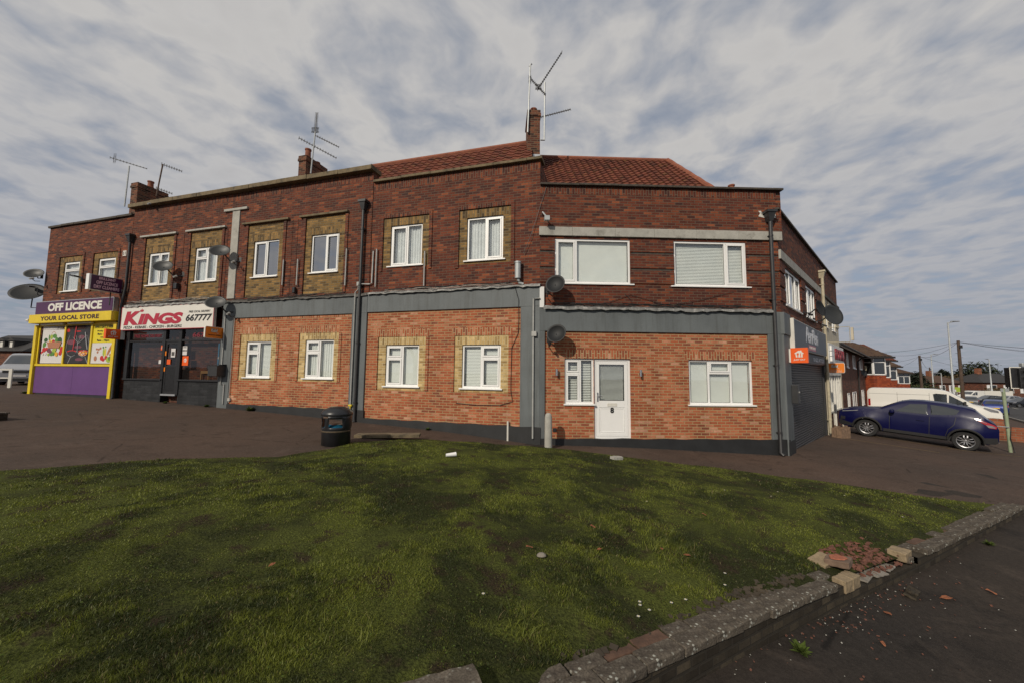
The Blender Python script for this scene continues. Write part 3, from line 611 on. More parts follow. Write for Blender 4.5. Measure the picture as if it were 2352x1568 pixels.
p.line([(.40, .98), (.38, .80), (.36, .5), (.34, .34)], .045, RD); p.line([(.78, .8), (.86, .52), (.92, .36)], .05, GR); p.line([(.30, .68), (.55, .52), (.85, .72)], .015, GR).line([(.52, .52), (.52, .3)], .025, GR)
p.build('wine_glass_poster', PM, b0)
p = Pic(-2.06, -.77, 2.93, 3.68, .0, YE); yp = p.build('opening_hours_poster', PM, b0)
text_mb('OPEN 7 DAYS A WEEK', 1.12, .085, 'ink', yp, x=-1.98, z=3.52, y=-.003, bold=.01)
text_mb('Monday - Saturday', .8, .075, 'ink', yp, x=-1.80, z=3.36, y=-.003); text_mb('8am - 10pm', .74, .10, 'ink', yp, x=-1.78, z=3.22, y=-.003, bold=.02)
text_mb('Sunday', .34, .075, 'ink', yp, x=-1.58, z=3.11, y=-.003); text_mb('9am - 10pm', .74, .10, 'ink', yp, x=-1.78, z=2.97, y=-.003, bold=.02)
p = Pic(-2.06, -.77, 2.12, 2.925, .0, W_)
for fx, fz, rx, rz, m in [(.25, .70, .06, .045, TN), (.34, .68, .06, .05, TN), (.30, .55, .055, .05, TN), (.42, .74, .06, .05, TN), (.55, .78, .05, .04, G_), (.66, .80, .04, .03, G_), (.58, .55, .05, .16, LG), (.66, .52, .045, .18, YE), (.22, .24, .09, .10, TN), (.52, .26, .10, .10, RD), (.60, .18, .08, .07, RD), (.72, .28, .09, .08, RD), (.84, .18, .14, .11, LG), (.9, .24, .1, .09, G_), (.93, .42, .10, .05, TN)]: p.e(fx, fz, rx, rz, m)
p.e(.85, .66, .055, .26, OR, rot=-.55).e(.85, .66, .045, .23, TN, rot=-.55)
p.build('groceries_poster', PM, b0)
# strip lights under the yellow fascia
for a, b in ((-5.2, -3.75), (-3.45, -1.95)):
    mb = MB(); mb.box(a, b, -.16, -.06, 3.70, 3.76); mb.build('strip_light', 'whiteold', b0, bevel=.01)
# ---- long middle building: kebab shop and flat below, four yellow panels above (frame 1)
b1 = thing('terrace_building', 'long dark brick terrace building with four tall yellow panels and a white strip', 'building', (FR[1][0], FR[1][1], 0), FR[1][2])
P1 = [(.58, 2.15, 4.40, 7.00), (3.01, 4.58, 4.40, 7.00), (5.80, 7.38, 4.40, 7.00), (8.31, 9.89, 4.40, 7.00)]
W1 = [(.78, 1.90, 5.11, 6.38), (3.25, 4.39, 5.11, 6.40), (6.06, 7.18, 5.11, 6.40), (8.54, 9.65, 5.11, 6.40)]
mb = MB(); wallgrid(mb, -.26, 10.87, 4.28, 8.05, P1 + [(-.26, 10.87, 8.0, 8.05)]); mb.build('upper_wall', 'old', b1)
mb = MB(); mb.box(-.26, 10.87, 0, .28, 8.0, 8.27); mb.build('soldier_course', 'old_v', b1)
lay = [dict(mull=(1.37,), trans={1: 5.98}, sash=((0, 0), (1, 1)), dress='net'), dict(mull=(3.82,), trans={0: 5.98}, sash=((0, 1), (1, 0)), dress='net'), dict(mull=(6.64,), sash=((0, 0),), dress='none', glass='glassr'), dict(mull=(9.13,), sash=((1, 0),), dress='none', glass='glassr')]
for p, w, l in zip(P1, W1, lay): yellow_panel(b1, p, w, 'yold'); window(b1, *w, **l)
for p in P1: jambs('old', b1, *p, .11, -.03)
for (a, b, m_) in ((.33, 2.30, 'conc'), (2.79, 4.76, 'conc'), (5.55, 7.61, 'coping'), (8.08, 10.0, 'coping')):
    mb = MB(); mb.box(a, b, -.09, .02, 7.02, 7.09); mb.build('lintel_slab', m_, b1, bevel=.008)
mb = MB(); mb.box(5.02, 5.36, -.035, .01, 4.40, 7.60); mb.build('render_strip', 'conc', b1, bevel=.008); mb = MB(); mb.box(4.63, 5.72, -.07, .01, 7.60, 7.69); mb.build('strip_cap', 'conc', b1, bevel=.01)
for u in (2.62, 4.80, 7.72, 7.94): MB().box(u, u + .035, -.012, .0, 4.35, 7.0).build('brick_fin', 'old', b1)
coping(b1, -.36, 10.92, 8.27, 8.42, -.20, .34, 'coping', sl=1.25)
mb = MB(); mb.box(-.26, 10.8, .29, 7.2, -.4, 8.1); mb.build('rear_wall', 'old', b1)
r = roofslope('roof', 'tile', b1, [(1.0, .4, 8.2), (8.6, .4, 8.2), (8.6, 2.8, 9.92), (1.0, 2.8, 9.3)])
# lower flat front
W1b = [(6.03, 7.12, 1.68, 2.89), (8.53, 9.65, 1.68, 2.91)]; P1b = [(5.77, 7.36, 1.58, 3.13), (8.29, 9.85, 1.58, 3.13)]
mb = MB(); wallgrid(mb, 5.44, 10.33, .5, 3.70, P1b + [(p[0], p[1], 3.13, 3.355) for p in P1b] + [(5.44, 10.33, 3.62, 3.70)]); mb.build('lower_wall', 'new', b1)
mb = MB(); mb.box(5.44, 10.33, -.004, .28, 3.62, 3.70)
for p in P1b: mb.box(p[0], p[1], -.001, .28, 3.13, 3.355)
mb.build('soldier_course', 'new_v', b1)
for k, (p, w) in enumerate(zip(P1b, W1b)):
    yellow_panel(b1, p, w, 'ynew'); window(b1, *w, mull=((w[0] + w[1]) / 2,), trans={0: 2.52}, sash=((0, 0), (0, 1)), dress='slats' if k == 0 else 'blind', sillx=.06)
for p in P1b: jambs('new', b1, *p, .09, -.02)
mb = MB(); mb.box(4.93, 10.87, -.05, .28, 3.70, 4.28); mb.box(4.93, 5.43, -.05, .28, .3, 3.70); mb.box(10.33, 10.87, -.05, .28, .3, 3.70); mb.build('grey_fascia', 'grey', b1, bevel=.008)
plinth('plinth', 1, 5.40, 10.9, .76, b1, y=-.06, top2=.74)
cables('cable_run', b1, -.1, 4.9, 4.40, 9, y=-.10, seed=4, sag=.06, r=.009); cables('cable_run', b1, -.1, 4.9, 4.42, 5, y=-.12, mat='cablew', seed=8, sag=.07, r=.005)
flashing(b1, -.1, 4.95, 4.33, 'lead', y=-.13, h=.12, seed=4); flashing(b1, 4.95, 10.87, 4.28, 'leadd', y=-.10, h=.09, seed=5, ragged=.03); cables('cable_run', b1, 5.0, 10.8, 4.33, 4, y=-.11, seed=11, sag=.05, r=.010)
drainpipe(b1, 10.62, .35, 7.05, xf=None, y=-.10, r=.045); drainpipe(b1, -.20, .72, 6.95, y=-.09, r=.045, offs=(5.1, 4.3, -.16))
mb = MB(); mb.tube([(10.45, -.09, .9), (10.45, -.09, 4.36), (10.55, -.09, 4.45), (10.55, -.09, 4.62), (10.92, -.05, 4.60), (11.0, -.05, 4.62), (11.0, -.03, 5.65)], .022, 8); mb.box(10.50, 10.63, -.12, -.03, 4.56, 4.68)
mb.build('waste_pipe', 'pipeg', b1, smooth=40)
mb = MB(); mb.tube([(10.45, -.09, .45), (10.45, -.09, .9)], .02, 8); mb.box(10.39, 10.51, -.12, -.06, .86, .91); mb.build('gas_pipe', 'gasy', b1)
for (u, a, b, m_) in ((7.50, 4.75, 5.62, 'pipeg'), (8.10, 4.72, 5.60, 'pipeg'), (10.02, 4.6, 5.8, 'pipeg')):
    mb = MB(); mb.tube([(u, -.06, a), (u, -.06, b)], .022, 8); mb.build('overflow_pipe', m_, b1)
mb = MB(); mb.tube([(5.47, -.04, .8), (5.47, -.04, 3.68), (5.44, -.07, 3.78)], .012, 6); mb.box(5.43, 5.53, -.06, -.005, .86, .96); mb.build('conduit', 'cablew', b1)
mb = MB(); mb.tube([(5.25, -.07, .75), (5.25, -.07, 1.42), (5.08, -.07, 1.42), (5.08, -.07, 3.95)], .022, 8); mb.build('conduit', 'pipeg', b1)
# kebab shop front
MB().box(-.02, 2.02, .03, .28, .3, 1.50).build('stall_riser', 'kdark', b1); MB().box(2.90, 4.93, .03, .28, .3, 1.50).build('stall_riser', 'kdark', b1)
mb = MB(); mb.box(-.05, 2.05, -.03, .10, 1.50, 1.56); mb.box(2.87, 4.93, -.03, .10, 1.50, 1.56)
for u0_, u1_ in ((-.05, .13), (1.96, 2.10), (2.80, 2.93), (4.82, 4.93)): mb.box(u0_, u1_, .0, .11, 1.56 if u0_ not in (1.96, 2.80) else 1.0, 3.40)
mb.box(.13, 1.96, .01, .10, 2.93, 3.01); mb.box(2.10, 2.80, .01, .10, 2.93, 3.01); mb.box(2.93, 4.82, .01, .10, 2.93, 3.01); mb.build('shop_window_frame', 'doorb', b1, bevel=.006)
mb = MB()
for a, b, c, d in ((.13, 1.96, 1.56, 2.93), (2.93, 4.82, 1.56, 2.93), (.13, 1.96, 3.01, 3.40), (2.93, 4.82, 3.01, 3.40), (2.10, 2.80, 3.01, 3.40)): mb.quad((a, .06, c), (b, .06, c), (b, .06, d), (a, .06, d))
mb.build('shop_window_pane', 'sglass', b1)
mb = MB(); mb.quad((-.1, 1.6, .5), (5.0, 1.6, .5), (5.0, 1.6, 3.8), (-.1, 1.6, 3.8)); mb.quad((-.1, .1, 1.2), (-.1, 1.6, 1.2), (-.1, 1.6, 3.8), (-.1, .1, 3.8)); mb.quad((.0, .28, 1.0), (4.9, .28, 1.0), (4.9, 1.6, 1.0), (0, 1.6, 1.0)); mb.quad((.2, .6, 1.4), (1.9, .6, 1.4), (1.9, .6, 2.9), (.2, .6, 2.9), 1)
mb.build('shop_interior', ['dark', 'room'], b1)
mb = MB(); frame_bars(mb, 2.10, 2.80, 1.02, 2.93, .09, .03, .08); mb.box(2.19, 2.71, .03, .08, 1.98, 2.06)
for k in range(8): mb.box(2.195 + k * .0645, 2.252 + k * .0645, .038, .07, 1.11, 1.98)
kd = mb.build('shop_door', 'doorb', b1, bevel=.004); mb = MB(); mb.quad((2.19, .055, 2.06), (2.71, .055, 2.06), (2.71, .055, 2.84), (2.19, .055, 2.84)); mb.build('door_glass', 'sglass', kd)
mb = MB(); mb.box(2.08, 2.84, -.02, .08, .96, 1.02); mb.build('door_threshold', 'alum', b1)
# stickers on the glass
def sticker(u0_, u1_, z0_, z1_, mat, name='sticker', extra=None, y=.048):
    mb = MB(); mb.box(u0_, u1_, y, y + .006, z0_, z1_); o = mb.build(name, mat, b1)
    if extra: extra(o)
    return o
def house_glyph(o, cx, cz, s, y, mat='signw', words=None):
    mb = MB(); mb.add([(cx - .50 * s, y, cz + .10 * s), (cx - .10 * s, y, cz + .42 * s), (cx + .02 * s, y, cz + .45 * s), (cx + .14 * s, y, cz + .40 * s), (cx + .14 * s, y, cz + .46 * s), (cx + .26 * s, y, cz + .46 * s), (cx + .27 * s, y, cz + .28 * s), (cx + .50 * s, y, cz + .08 * s), (cx + .47 * s, y, cz + .0 * s), (cx + .37 * s, y, cz + .02 * s), (cx + .36 * s, y, cz - .45 * s), (cx + .20 * s, y, cz - .45 * s), (cx + .20 * s, y, cz + .15 * s), (cx + .13 * s, y, cz + .10 * s), (cx + .10 * s, y, cz - .10 * s), (cx + .14 * s, y, cz - .45 * s), (cx - .10 * s, y, cz - .45 * s), (cx - .10 * s, y, cz - .20 * s), (cx - .03 * s, y, cz - .08 * s), (cx - .05 * s, y, cz + .12 * s), (cx - .25 * s, y, cz + .12 * s), (cx - .27 * s, y, cz - .08 * s), (cx - .20 * s, y, cz - .20 * s), (cx - .20 * s, y, cz - .45 * s), (cx - .36 * s, y, cz - .45 * s), (cx - .40 * s, y, cz + .02 * s), (cx - .48 * s, y, cz + .0 * s)], [tuple(range(27))])
    mb.build('house_logo', mat, o)
    if words: text_mb('JUST EAT', words[0], words[1], mat, o, x=cx - words[0] / 2, z=cz - .45 * s - words[1] * 1.75, y=y, bold=.03, shear=.15, spacing=1.05)
sticker(1.82, 1.99, 2.62, 2.80, 'orange', extra=lambda o: house_glyph(o, 1.905, 2.71, .10, .046))
sticker(2.22, 2.40, 1.98 + .12, 2.28, 'orange', extra=lambda o: house_glyph(o, 2.31, 2.19, .10, .046), y=.03)
sticker(2.98, 3.28, 2.06, 2.40, 'orange', extra=lambda o: house_glyph(o, 3.13, 2.25, .16, .046))
sticker(2.11, 2.17, 2.42, 2.58, 'orange2', y=.02); sticker(2.11, 2.17, 1.84, 1.99, 'orange2', y=.02)
sticker(2.40, 2.62, 2.36, 2.68, 'pw', name='door_notice', y=.03, extra=lambda o: MB().box(2.44, 2.58, .026, .029, 2.42, 2.56).build('printed_block', 'room', o))
sticker(2.96, 3.18, 2.44, 2.76, 'pw', name='hygiene_notice', extra=lambda o: (text_mb('CAUTION', .16, .03, 'ink', o, x=2.99, z=2.70, y=.046), [MB().ell(3.0 + k * .07, 2.6, .028, .028, .045, 12).build('symbol', 'ink', o) for k in range(3)]))
sticker(1.76, 1.88, 2.12, 2.26, 'pw', name='card_sticker')
# red lettering on the top lights and the objects behind the glass
kg = MB(); kg.quad((.2, .062, 3.05), (1.9, .062, 3.05), (1.9, .062, 3.36), (.2, .062, 3.36)); kg = kg.build('toplight_film', 'room', b1)
M['kdull'] = plain('dull_red_vinyl', (0.16, 0.012, 0.022), .5); text_mb('FREE HOME DELIVERY', 1.5, .12, 'kdull', kg, x=.32, z=3.10, y=.052, bold=.03); text_mb('667', .6, .17, 'kdull', kg, x=3.4, z=3.08, y=.052, bold=.03)
mb = MB(); mb.box(3.55, 4.58, .30, .32, 1.50, 2.20); mb.box(3.88, 4.20, .29, .298, 1.82, 2.10, 1); mb.build('menu_board', ['pw', 'pv'], b1)
mb = MB(); mb.box(4.60, 4.82, .12, .14, 1.80, 2.85); mb.ell(4.71, 2.35, .07, .07, .118, 14, 1); mb.ell(4.66, 2.33, .05, .04, .1175, 14, 1); M['psky'] = plain('sky_blue_print', (0.07, 0.25, 0.42), .5); mb.build('blue_poster', ['psky', 'pw'], b1)
mb = MB(); mb.box(3.72, 4.12, .20, .24, 1.78, 1.88); mb.box(3.72, 3.76, .20, .24, 1.50, 1.78); mb.box(4.08, 4.12, .20, .24, 1.50, 1.78); M['chairw'] = plain('varnished_pine', (0.36, 0.19, 0.07), .5); mb.build('chair_back', 'chairw', b1)
# ---- second building: net curtained windows over a brick infill (frame 2)
b2 = thing('terrace_building', 'terrace building between the long parade and the corner with the tallest chimney', 'building', (FR[2][0], FR[2][1], 0), FR[2][2])
P2 = [(.42, 2.0, 5.08, 6.67), (2.97, 4.56, 5.03, 6.67)]; W2 = [(.67, 1.76, 5.13, 6.42), (3.21, 4.32, 5.13, 6.42)]
mb = MB(); wallgrid(mb, .0, 5.39, 4.30, 7.88, P2 + [(p[0], p[1], 6.67, 6.79) for p in P2] + [(0, 5.39, 7.62, 7.88)]); mb.build('upper_wall', 'old', b2)
mb = MB(); mb.box(0, 5.39, 0, .28, 7.62, 7.88)
for p in P2: mb.box(p[0], p[1], -.03, .28, 6.67, 6.79)
mb.build('soldier_course', 'old_v', b2)
for p, w in zip(P2, W2): yellow_panel(b2, p, w, 'yold'); window(b2, *w, mull=((w[0] + w[1]) / 2 + .03,), sash=((0, 0),) if w[0] < 1 else ((1, 0),), dress='net', sillx=.08)
for p in P2: jambs('old', b2, p[0], p[1], p[2] - .1, p[3] + .12, .10, -.03)
coping(b2, .02, 5.46, 7.88, 7.96, -.10, .34, 'coping', sl=1.0)
mb = MB(); mb.box(.0, 5.35, .29, 7.0, -.4, 7.7); mb.box(5.12, 5.39, .28, 3.4, 7.1, 7.88); mb.build('rear_wall', 'old', b2)
rf = roofslope('roof', 'tile', b2, [(-2.2, .36, 7.72), (5.05, .36, 7.72), (4.55, 2.8, 10.24), (-2.2, 2.8, 10.22)])
mb = MB(); mb.tube([(-2.2 + i * .3, 2.82, 10.26) for i in range(23)], .10, 8); mb.build('ridge_tiles', 'terra', rf)
mb = MB(); mb.add([(5.05, .36, 7.70), (5.05, 5.2, 7.70), (4.55, 2.8, 10.2)], [(0, 1, 2)]); mb.build('gable', 'old', rf)
W2b = [(.65, 1.77, 1.49, 2.72), (3.14, 4.30, 1.48, 2.70)]; P2b = [(.39, 2.0, 1.37, 2.96), (2.91, 4.53, 1.37, 2.96)]
mb = MB(); wallgrid(mb, -.02, 4.87, -.3, 3.72, P2b + [(p[0] - .1, p[1] + .1, 2.96, 3.185) for p in P2b]); mb.build('lower_wall', 'new', b2)
mb = MB()
for p in P2b: MB().box(p[0] - .1, p[1] + .1, -.001, .28, 2.96, 3.185).build('soldier_course', 'new_v', b2)
for k, (p, w) in enumerate(zip(P2b, W2b)):
    yellow_panel(b2, p, w, 'ynew'); window(b2, *w, mull=((w[0] + w[1]) / 2,), trans={k: 2.33}, sash=((k, 0), (k, 1)), dress='roller' if k == 0 else 'slats', sillx=.06)
for p in P2b: jambs('new', b2, *p, .09, -.022)
mb = MB(); mb.box(-.02, 5.41, -.05, .28, 3.72, 4.30); mb.box(4.87, 5.41, -.05, .28, -.3, 3.72); mb.build('grey_fascia', 'grey', b2, bevel=.008)
plinth('plinth', 2, -.10, 5.44, .51, b2, y=-.06, top2=.49)
flashing(b2, 0, 5.42, 4.30, 'lead', y=-.11, h=.08, seed=9, ragged=.02); cables('cable_run', b2, .05, 5.3, 4.36, 5, y=-.12, seed=21, sag=.05, r=.009); cables('cable_run', b2, .2, 5.3, 4.34, 3, y=-.13, mat='cablew', seed=25, sag=.06, r=.005)
mb = MB(); mb.tube([(.24, -.06, 4.5), (.24, -.06, 5.7)], .022, 8); mb.build('overflow_pipe', 'pipeg', b2)
mb = MB(); mb.tube([(1.9, -.06, 4.45), (1.9, -.06, 5.5)], .022, 8); mb.build('overflow_pipe', 'pipeg', b2)
mb = MB(); mb.tube([(5.42, -.09, 3.92), (5.24, -.09, 3.92), (5.24, -.09, .2)], .024, 8); mb.box(5.20, 5.33, -.13, -.05, 2.9, 3.03); mb.build('conduit', 'pipeg', b2, smooth=40)
mb = MB(); mb.tube([(4.55, -.07, -.1), (4.55, -.07, .62)], .028, 8); mb.build('short_pipe', 'whiteold', b2)
mb = MB(); mb.tube([(3.0, -.02, 1.05), (3.6, -.03, 1.02), (4.3, -.02, 1.03), (4.66, -.03, 1.15), (4.60, -.02, 1.45), (4.62, -.02, 2.6), (4.80, -.02, 3.0), (4.82, -.07, 3.9), (4.7, -.07, 4.3)], .008, 5); mb.build('loose_cable', 'cable', b2)
mb = MB(); mb.lathe([(0, 0), (.085, 0), (.085, .42), (.095, .43), (.095, .47), (0, .48)], 16, (4.80, -.12, 4.50)); mb.tube([(4.80, -.12, 4.50), (4.84, -.10, 4.38), (4.95, -.08, 4.34)], .04, 8); mb.build('flue_cowl', 'galv', b2, smooth=40); 
# ---- corner building: front with the white door (frame 3) and side shops (frame 4)
b3 = thing('corner_building', 'corner brick building with the white front door and shuttered side shops', 'building', (FR[3][0], FR[3][1], 0), FR[3][2])
W3 = [(.42, 2.52, 4.38, 5.63), (3.75, 5.81, 4.36, 5.63)]
mb = MB(); wallgrid(mb, .0, 6.73, 3.66, 7.15, W3 + [(0, 6.73, 6.92, 7.15), (0, 6.73, 5.70, 5.95)]); mb.build('upper_wall', 'old', b3)
mb = MB(); mb.box(0, 6.75, -.003, .28, 6.92, 7.15); mb.build('soldier_course', 'old_v', b3)
mb = MB(); x = -.02
for x2 in (.9, 2.1, 3.2, 4.4, 5.6, 6.84): mb.box(x + .002, x2 - .002, -.06, .28, 5.70, 5.95); x = x2
mb.build('concrete_band', 'conc', b3, bevel=.008)
for (a, b) in ((0, .42), (2.52, 3.75), (5.81, 6.73)):
    mb = MB()
    for c, d in ((4.40, 4.76), (4.83, 5.22), (5.29, 5.62)): mb.box(a + .004, b - .004, -.028, .01, c, d)
    mb.build('banded_brickwork', 'old', b3)
for a, b, c, d in ((0, .40, 4.76, 4.83), (2.56, 3.71, 4.76, 4.83), (5.85, 6.7, 4.76, 4.83), (0, .40, 5.22, 5.29), (2.56, 3.71, 5.22, 5.29), (5.85, 6.7, 5.22, 5.29)): MB().box(a, b, -.003, .01, c, d).build('groove_shade', 'copingd', b3)  # dark strips paint the shade in the grooves between the proud bands
window(b3, *W3[0], mull=(1.01,), dress='roller', sash=((0, 0),), sillx=.1, y=.02); window(b3, *W3[1], mull=(5.22,), dress='slats', sash=((1, 0),), sillx=.1, y=.02)
coping(b3, .0, 6.92, 7.15, 7.21, -.09, .34, 'copingd', sl=1.1)
mb = MB(); mb.box(6.73, 6.90, .03, .28, 5.95, 7.15); mb.build('corner_return', 'old', b3)
D3 = (1.49, 2.49, .19, 2.33); L3 = (.69, 1.488, 1.11, 2.33); R3 = (4.09, 5.87, 1.12, 2.33)
mb = MB(); wallgrid(mb, .15, 6.31, -.4, 3.05, [D3, L3, R3, (.69, 2.49, 2.33, 2.56), (3.98, 5.98, 2.33, 2.56)]); mb.build('lower_wall', 'new', b3)
MB().box(.69, 2.49, -.002, .28, 2.33, 2.56).build('soldier_course', 'new_v', b3); MB().box(3.98, 5.98, -.002, .28, 2.33, 2.56).build('soldier_course', 'new_v', b3)
window(b3, *L3, mull=(1.12,), trans={0: 1.93}, sash=((0, 0), (0, 1)), dress='slatsdark', y=.05); window(b3, *R3, mull=(4.66, 5.28), trans={1: 1.97}, sash=((1, 1),), dress='roller', sillx=.05, y=.05)
fr = MB(); frame_bars(fr, 1.49, 2.49, .19, 2.33, .065, .05, .13); dr = fr.build('door_frame', 'white', b3, bevel=.004)
mb = MB(); frame_bars(mb, 1.56, 2.42, .26, 2.26, .085, .055, .10); mb.box(1.645, 2.335, .055, .10, 1.02, 1.20); mb.box(1.645, 2.335, .068, .095, .345, 1.02)
frame_bars(mb, 1.66, 2.32, .36, 1.005, .02, .06, .07)
dr = mb.build('front_door', 'white', b3, bevel=.005)
mb = MB(); mb.quad((1.645, .08, 1.20), (2.335, .08, 1.20), (2.335, .08, 2.175), (1.645, .08, 2.175)); mb.build('door_glass', 'glass', dr)
mb = MB(); z = 1.22
while z < 2.16: mb.quad((1.66, .12, z), (2.32, .12, z), (2.32, .128, z + .012), (1.66, .128, z + .012)); z += .030
mb.build('blind', 'blind', dr); mb = MB(); mb.quad((1.6, .2, 1.1), (2.4, .2, 1.1), (2.4, .2, 2.2), (1.6, .2, 2.2)); mb.build('room_behind', 'dark', dr)
frame_lb = MB(); frame_bars(frame_lb, 1.86, 2.12, 1.055, 1.135, .012, .045, .058); frame_lb.box(1.872, 2.108, .050, .056, 1.067, 1.123); frame_lb.build('letterbox', 'whiteold', dr)
text_mb('8', .10, .155, 'ink', dr, name='door_number', x=1.94, z=.87, y=.062, bold=.045)
mb = MB(); mb.box(1.575, 1.61, .035, .055, 1.18, 1.42); mb.tube([(1.592, .04, 1.33), (1.592, .0, 1.33), (1.70, .0, 1.33)], .010, 8); mb.build('door_handle', 'steel', dr)
mb = MB(); mb.box(1.47, 2.51, -.05, .10, .16, .19); mb.build('doorstep', 'white', b3)
mb = MB(); mb.box(.0, 6.75, -.05, .28, 3.05, 3.66); mb.box(.0, .15, -.05, .28, -.4, 3.05); mb.box(6.31, 6.75, -.05, .28, -.4, 3.05); mb.build('grey_fascia', 'grey', b3, bevel=.008)
plinth('plinth', 3, -.01, 6.80, .20, b3, y=-.06, top2=.21)
flashing(b3, .1, 6.5, 3.68, 'lead', y=-.13, h=.10, seed=13, ragged=.025); cables('cable_run', b3, .2, 6.6, 3.76, 7, y=-.10, seed=31, sag=.06, r=.008)
mb = MB(); mb.tube([(1.2, -.04, 3.74), (1.9, -.03, 3.86), (2.5, -.03, 4.08), (3.1, -.03, 3.92), (3.6, -.04, 3.74)], .007, 5); mb.tube([(3.2, -.04, 3.75), (4.4, -.03, 3.95), (5.4, -.03, 4.22)], .006, 5); mb.tube([(2.6, -.04, 3.76), (2.5, -.03, 3.95), (2.35, -.03, 4.1)], .006, 5); mb.build('loose_cable', 'cable', b3)
mb = MB(); mb.box(.0, .12, -.075, -.0, 3.68, 4.25); mb.build('white_corner_trim', 'white', b3)
drainpipe(b3, 6.47, -.22, 6.28, y=-.11, r=.05); 
for u in (6.30, 6.62): MB().add([(u - .09, -.008, 6.40), (u + .09, -.008, 6.36), (u + .09 * (1 if u > 6.4 else -1), -.008, 6.56), (u, -.008, 6.56)], [(0, 1, 2, 3)]).build('mortar_patch', 'whiteold', b3)
def lamp_up(u, z):
    t = MB(); t.tube([(u, -.10, z - .09), (u, -.10, z + .09)], .032, 14); t.box(u - .02, u + .02, -.09, .0, z - .03, z + .03); return t.build('wall_light', 'steel', b3, smooth=40)
lamp_up(.46, 1.95); lamp_up(2.73, 1.95)
mb = MB(); mb.box(.37, .47, -.03, .0, .38, .47); mb.build('gas_vent', 'blkpl', b3)
mb = MB(); mb.tube([(.06, 0, 6.32), (.06, -.18, 6.30), (.14, -.22, 6.18)], .02, 6); mb.box(.10, .24, -.30, -.16, 6.04, 6.16); mb.build('floodlight', 'galv', b3)
mb = MB(); mb.tube([(.18, -.02, 7.1), (.0, -.02, 6.5), (-.25, -.02, 5.7), (-.45, .05, 5.2)], .006, 5); mb.build('loose_cable', 'cable', b3)
# roof of the corner building: hipped, pantiles
E_ = [(-.15, .38, 7.02), (5.15, .38, 7.05), (5.30, 3.65, 10.10), (-.15, 3.65, 10.06)]
rf = roofslope('roof', 'tile', b3, [(-.15, .38, 7.02), (5.62, .38, 7.02), (5.30, 3.65, 10.12), (-.15, 3.65, 10.08)], pan=.235, course=.25)
mb = MB(); mb.tube([(-.15 + i * .3, 3.67, 10.12) for i in range(19)], .10, 8); mb.tube([(5.30 + (5.62 - 5.30) * t / 12, 3.65 + (.38 - 3.65) * t / 12, 10.14 + (7.06 - 10.14) * t / 12 + .02 * (t % 2)) for t in range(13)], .09, 8); mb.build('ridge_tiles', 'terra', rf)
mb = MB(); mb.add([(5.60, .38, 7.00), (9.6, 4.4, 7.0), (5.30, 3.65, 10.12), (6.5, 7.0, 9.6)], [(0, 1, 3, 2)]); mb.build('side_roof_slope', 'tile', rf)
X34 = rel(3, 4)
wins4 = [(.68, 2.95, 3.97, 5.10), (3.76, 5.72, 3.97, 5.13)]; wins4b = [(7.58, 8.80, 4.0, 5.05), (9.9, 11.1, 4.0, 5.08)]
mb = MB(); wallgrid(mb, .0, 7.10, 2.3, 6.61, wins4 + [(0, 7.1, 2.3, 2.35)]); wallgrid(mb, 7.10, 12.2, 5.36, 6.61, []); mb.build('side_upper_wall', 'old', b3, xf=X34)
mb = MB(); wallgrid(mb, 7.10, 12.2, 2.4, 5.25, wins4b); mb.box(7.10, 7.36, -.06, .0, -.6, 2.5); mb.box(11.9, 12.2, -.02, .25, -.6, 2.4); mb.build('cream_render_wall', 'cream', b3, xf=X34)
mb = MB(); mb.box(7.10, 12.26, -.08, .25, 5.25, 5.36); mb.box(-.02, 12.3, -.08, .32, 6.61, 6.67); mb.build('side_coping', 'copingd', b3, xf=X34)
mb = MB(); mb.box(.05, 6.95, -.06, .0, 5.20, 5.46); mb.build('side_concrete_band', 'conc', b3, xf=X34)
for a, b in ((.0, .64), (2.99, 3.72), (5.76, 7.0)):
    mb = MB()
    for c, d in ((4.0, 4.36), (4.43, 4.79), (4.86, 5.16)): mb.box(a, b, -.028, .01, c, d)
    mb.build('side_banded_brickwork', 'old', b3, xf=X34)
mb = MB()
for z in (4.4, 4.75, 5.05):
    for a, b in ((7.42, 7.52), (8.86, 9.8), (11.15, 12.2)): mb.box(a, b, -.03, .0, z - .13, z + .13)
mb.build('render_quoins', 'cream', b3, xf=X34)
window(b3, *wins4[0], mull=(1.45, 2.2), sash=((0, 0), (2, 0)), dress='half', xf=X34, y=.03); window(b3, *wins4[1], mull=(4.4, 5.1), sash=((0, 0), (2, 0)), dress='net', xf=X34, y=.03)
window(b3, *wins4b[0], mull=(8.2,), sash=((0, 0),), dress='net', xf=X34, y=.03); window(b3, *wins4b[1], mull=(10.5,), sash=((0, 0),), dress='net', xf=X34, y=.03)
mb = MB(); mb.box(-.06, .66, -.06, .25, -.6, 3.05); mb.box(-.08, .70, -.09, .05, 3.05, 3.66); mb.build('grey_pier', 'grey', b3, xf=X34, bevel=.01)
mb = MB(); mb.box(-.09, .70, -.075, -.0605, -.7, .15); mb.build('side_plinth', 'black', b3, xf=X34)
mb = MB(); mb.box(.66, 7.10, -.02, .25, 2.33, 2.36); mb.box(6.86, 7.10, -.01, .28, -.6, 2.33); mb.box(.66, .76, -.04, .28, -.6, 2.33); mb.build('shutter_guide', 'signd', b3, xf=X34)
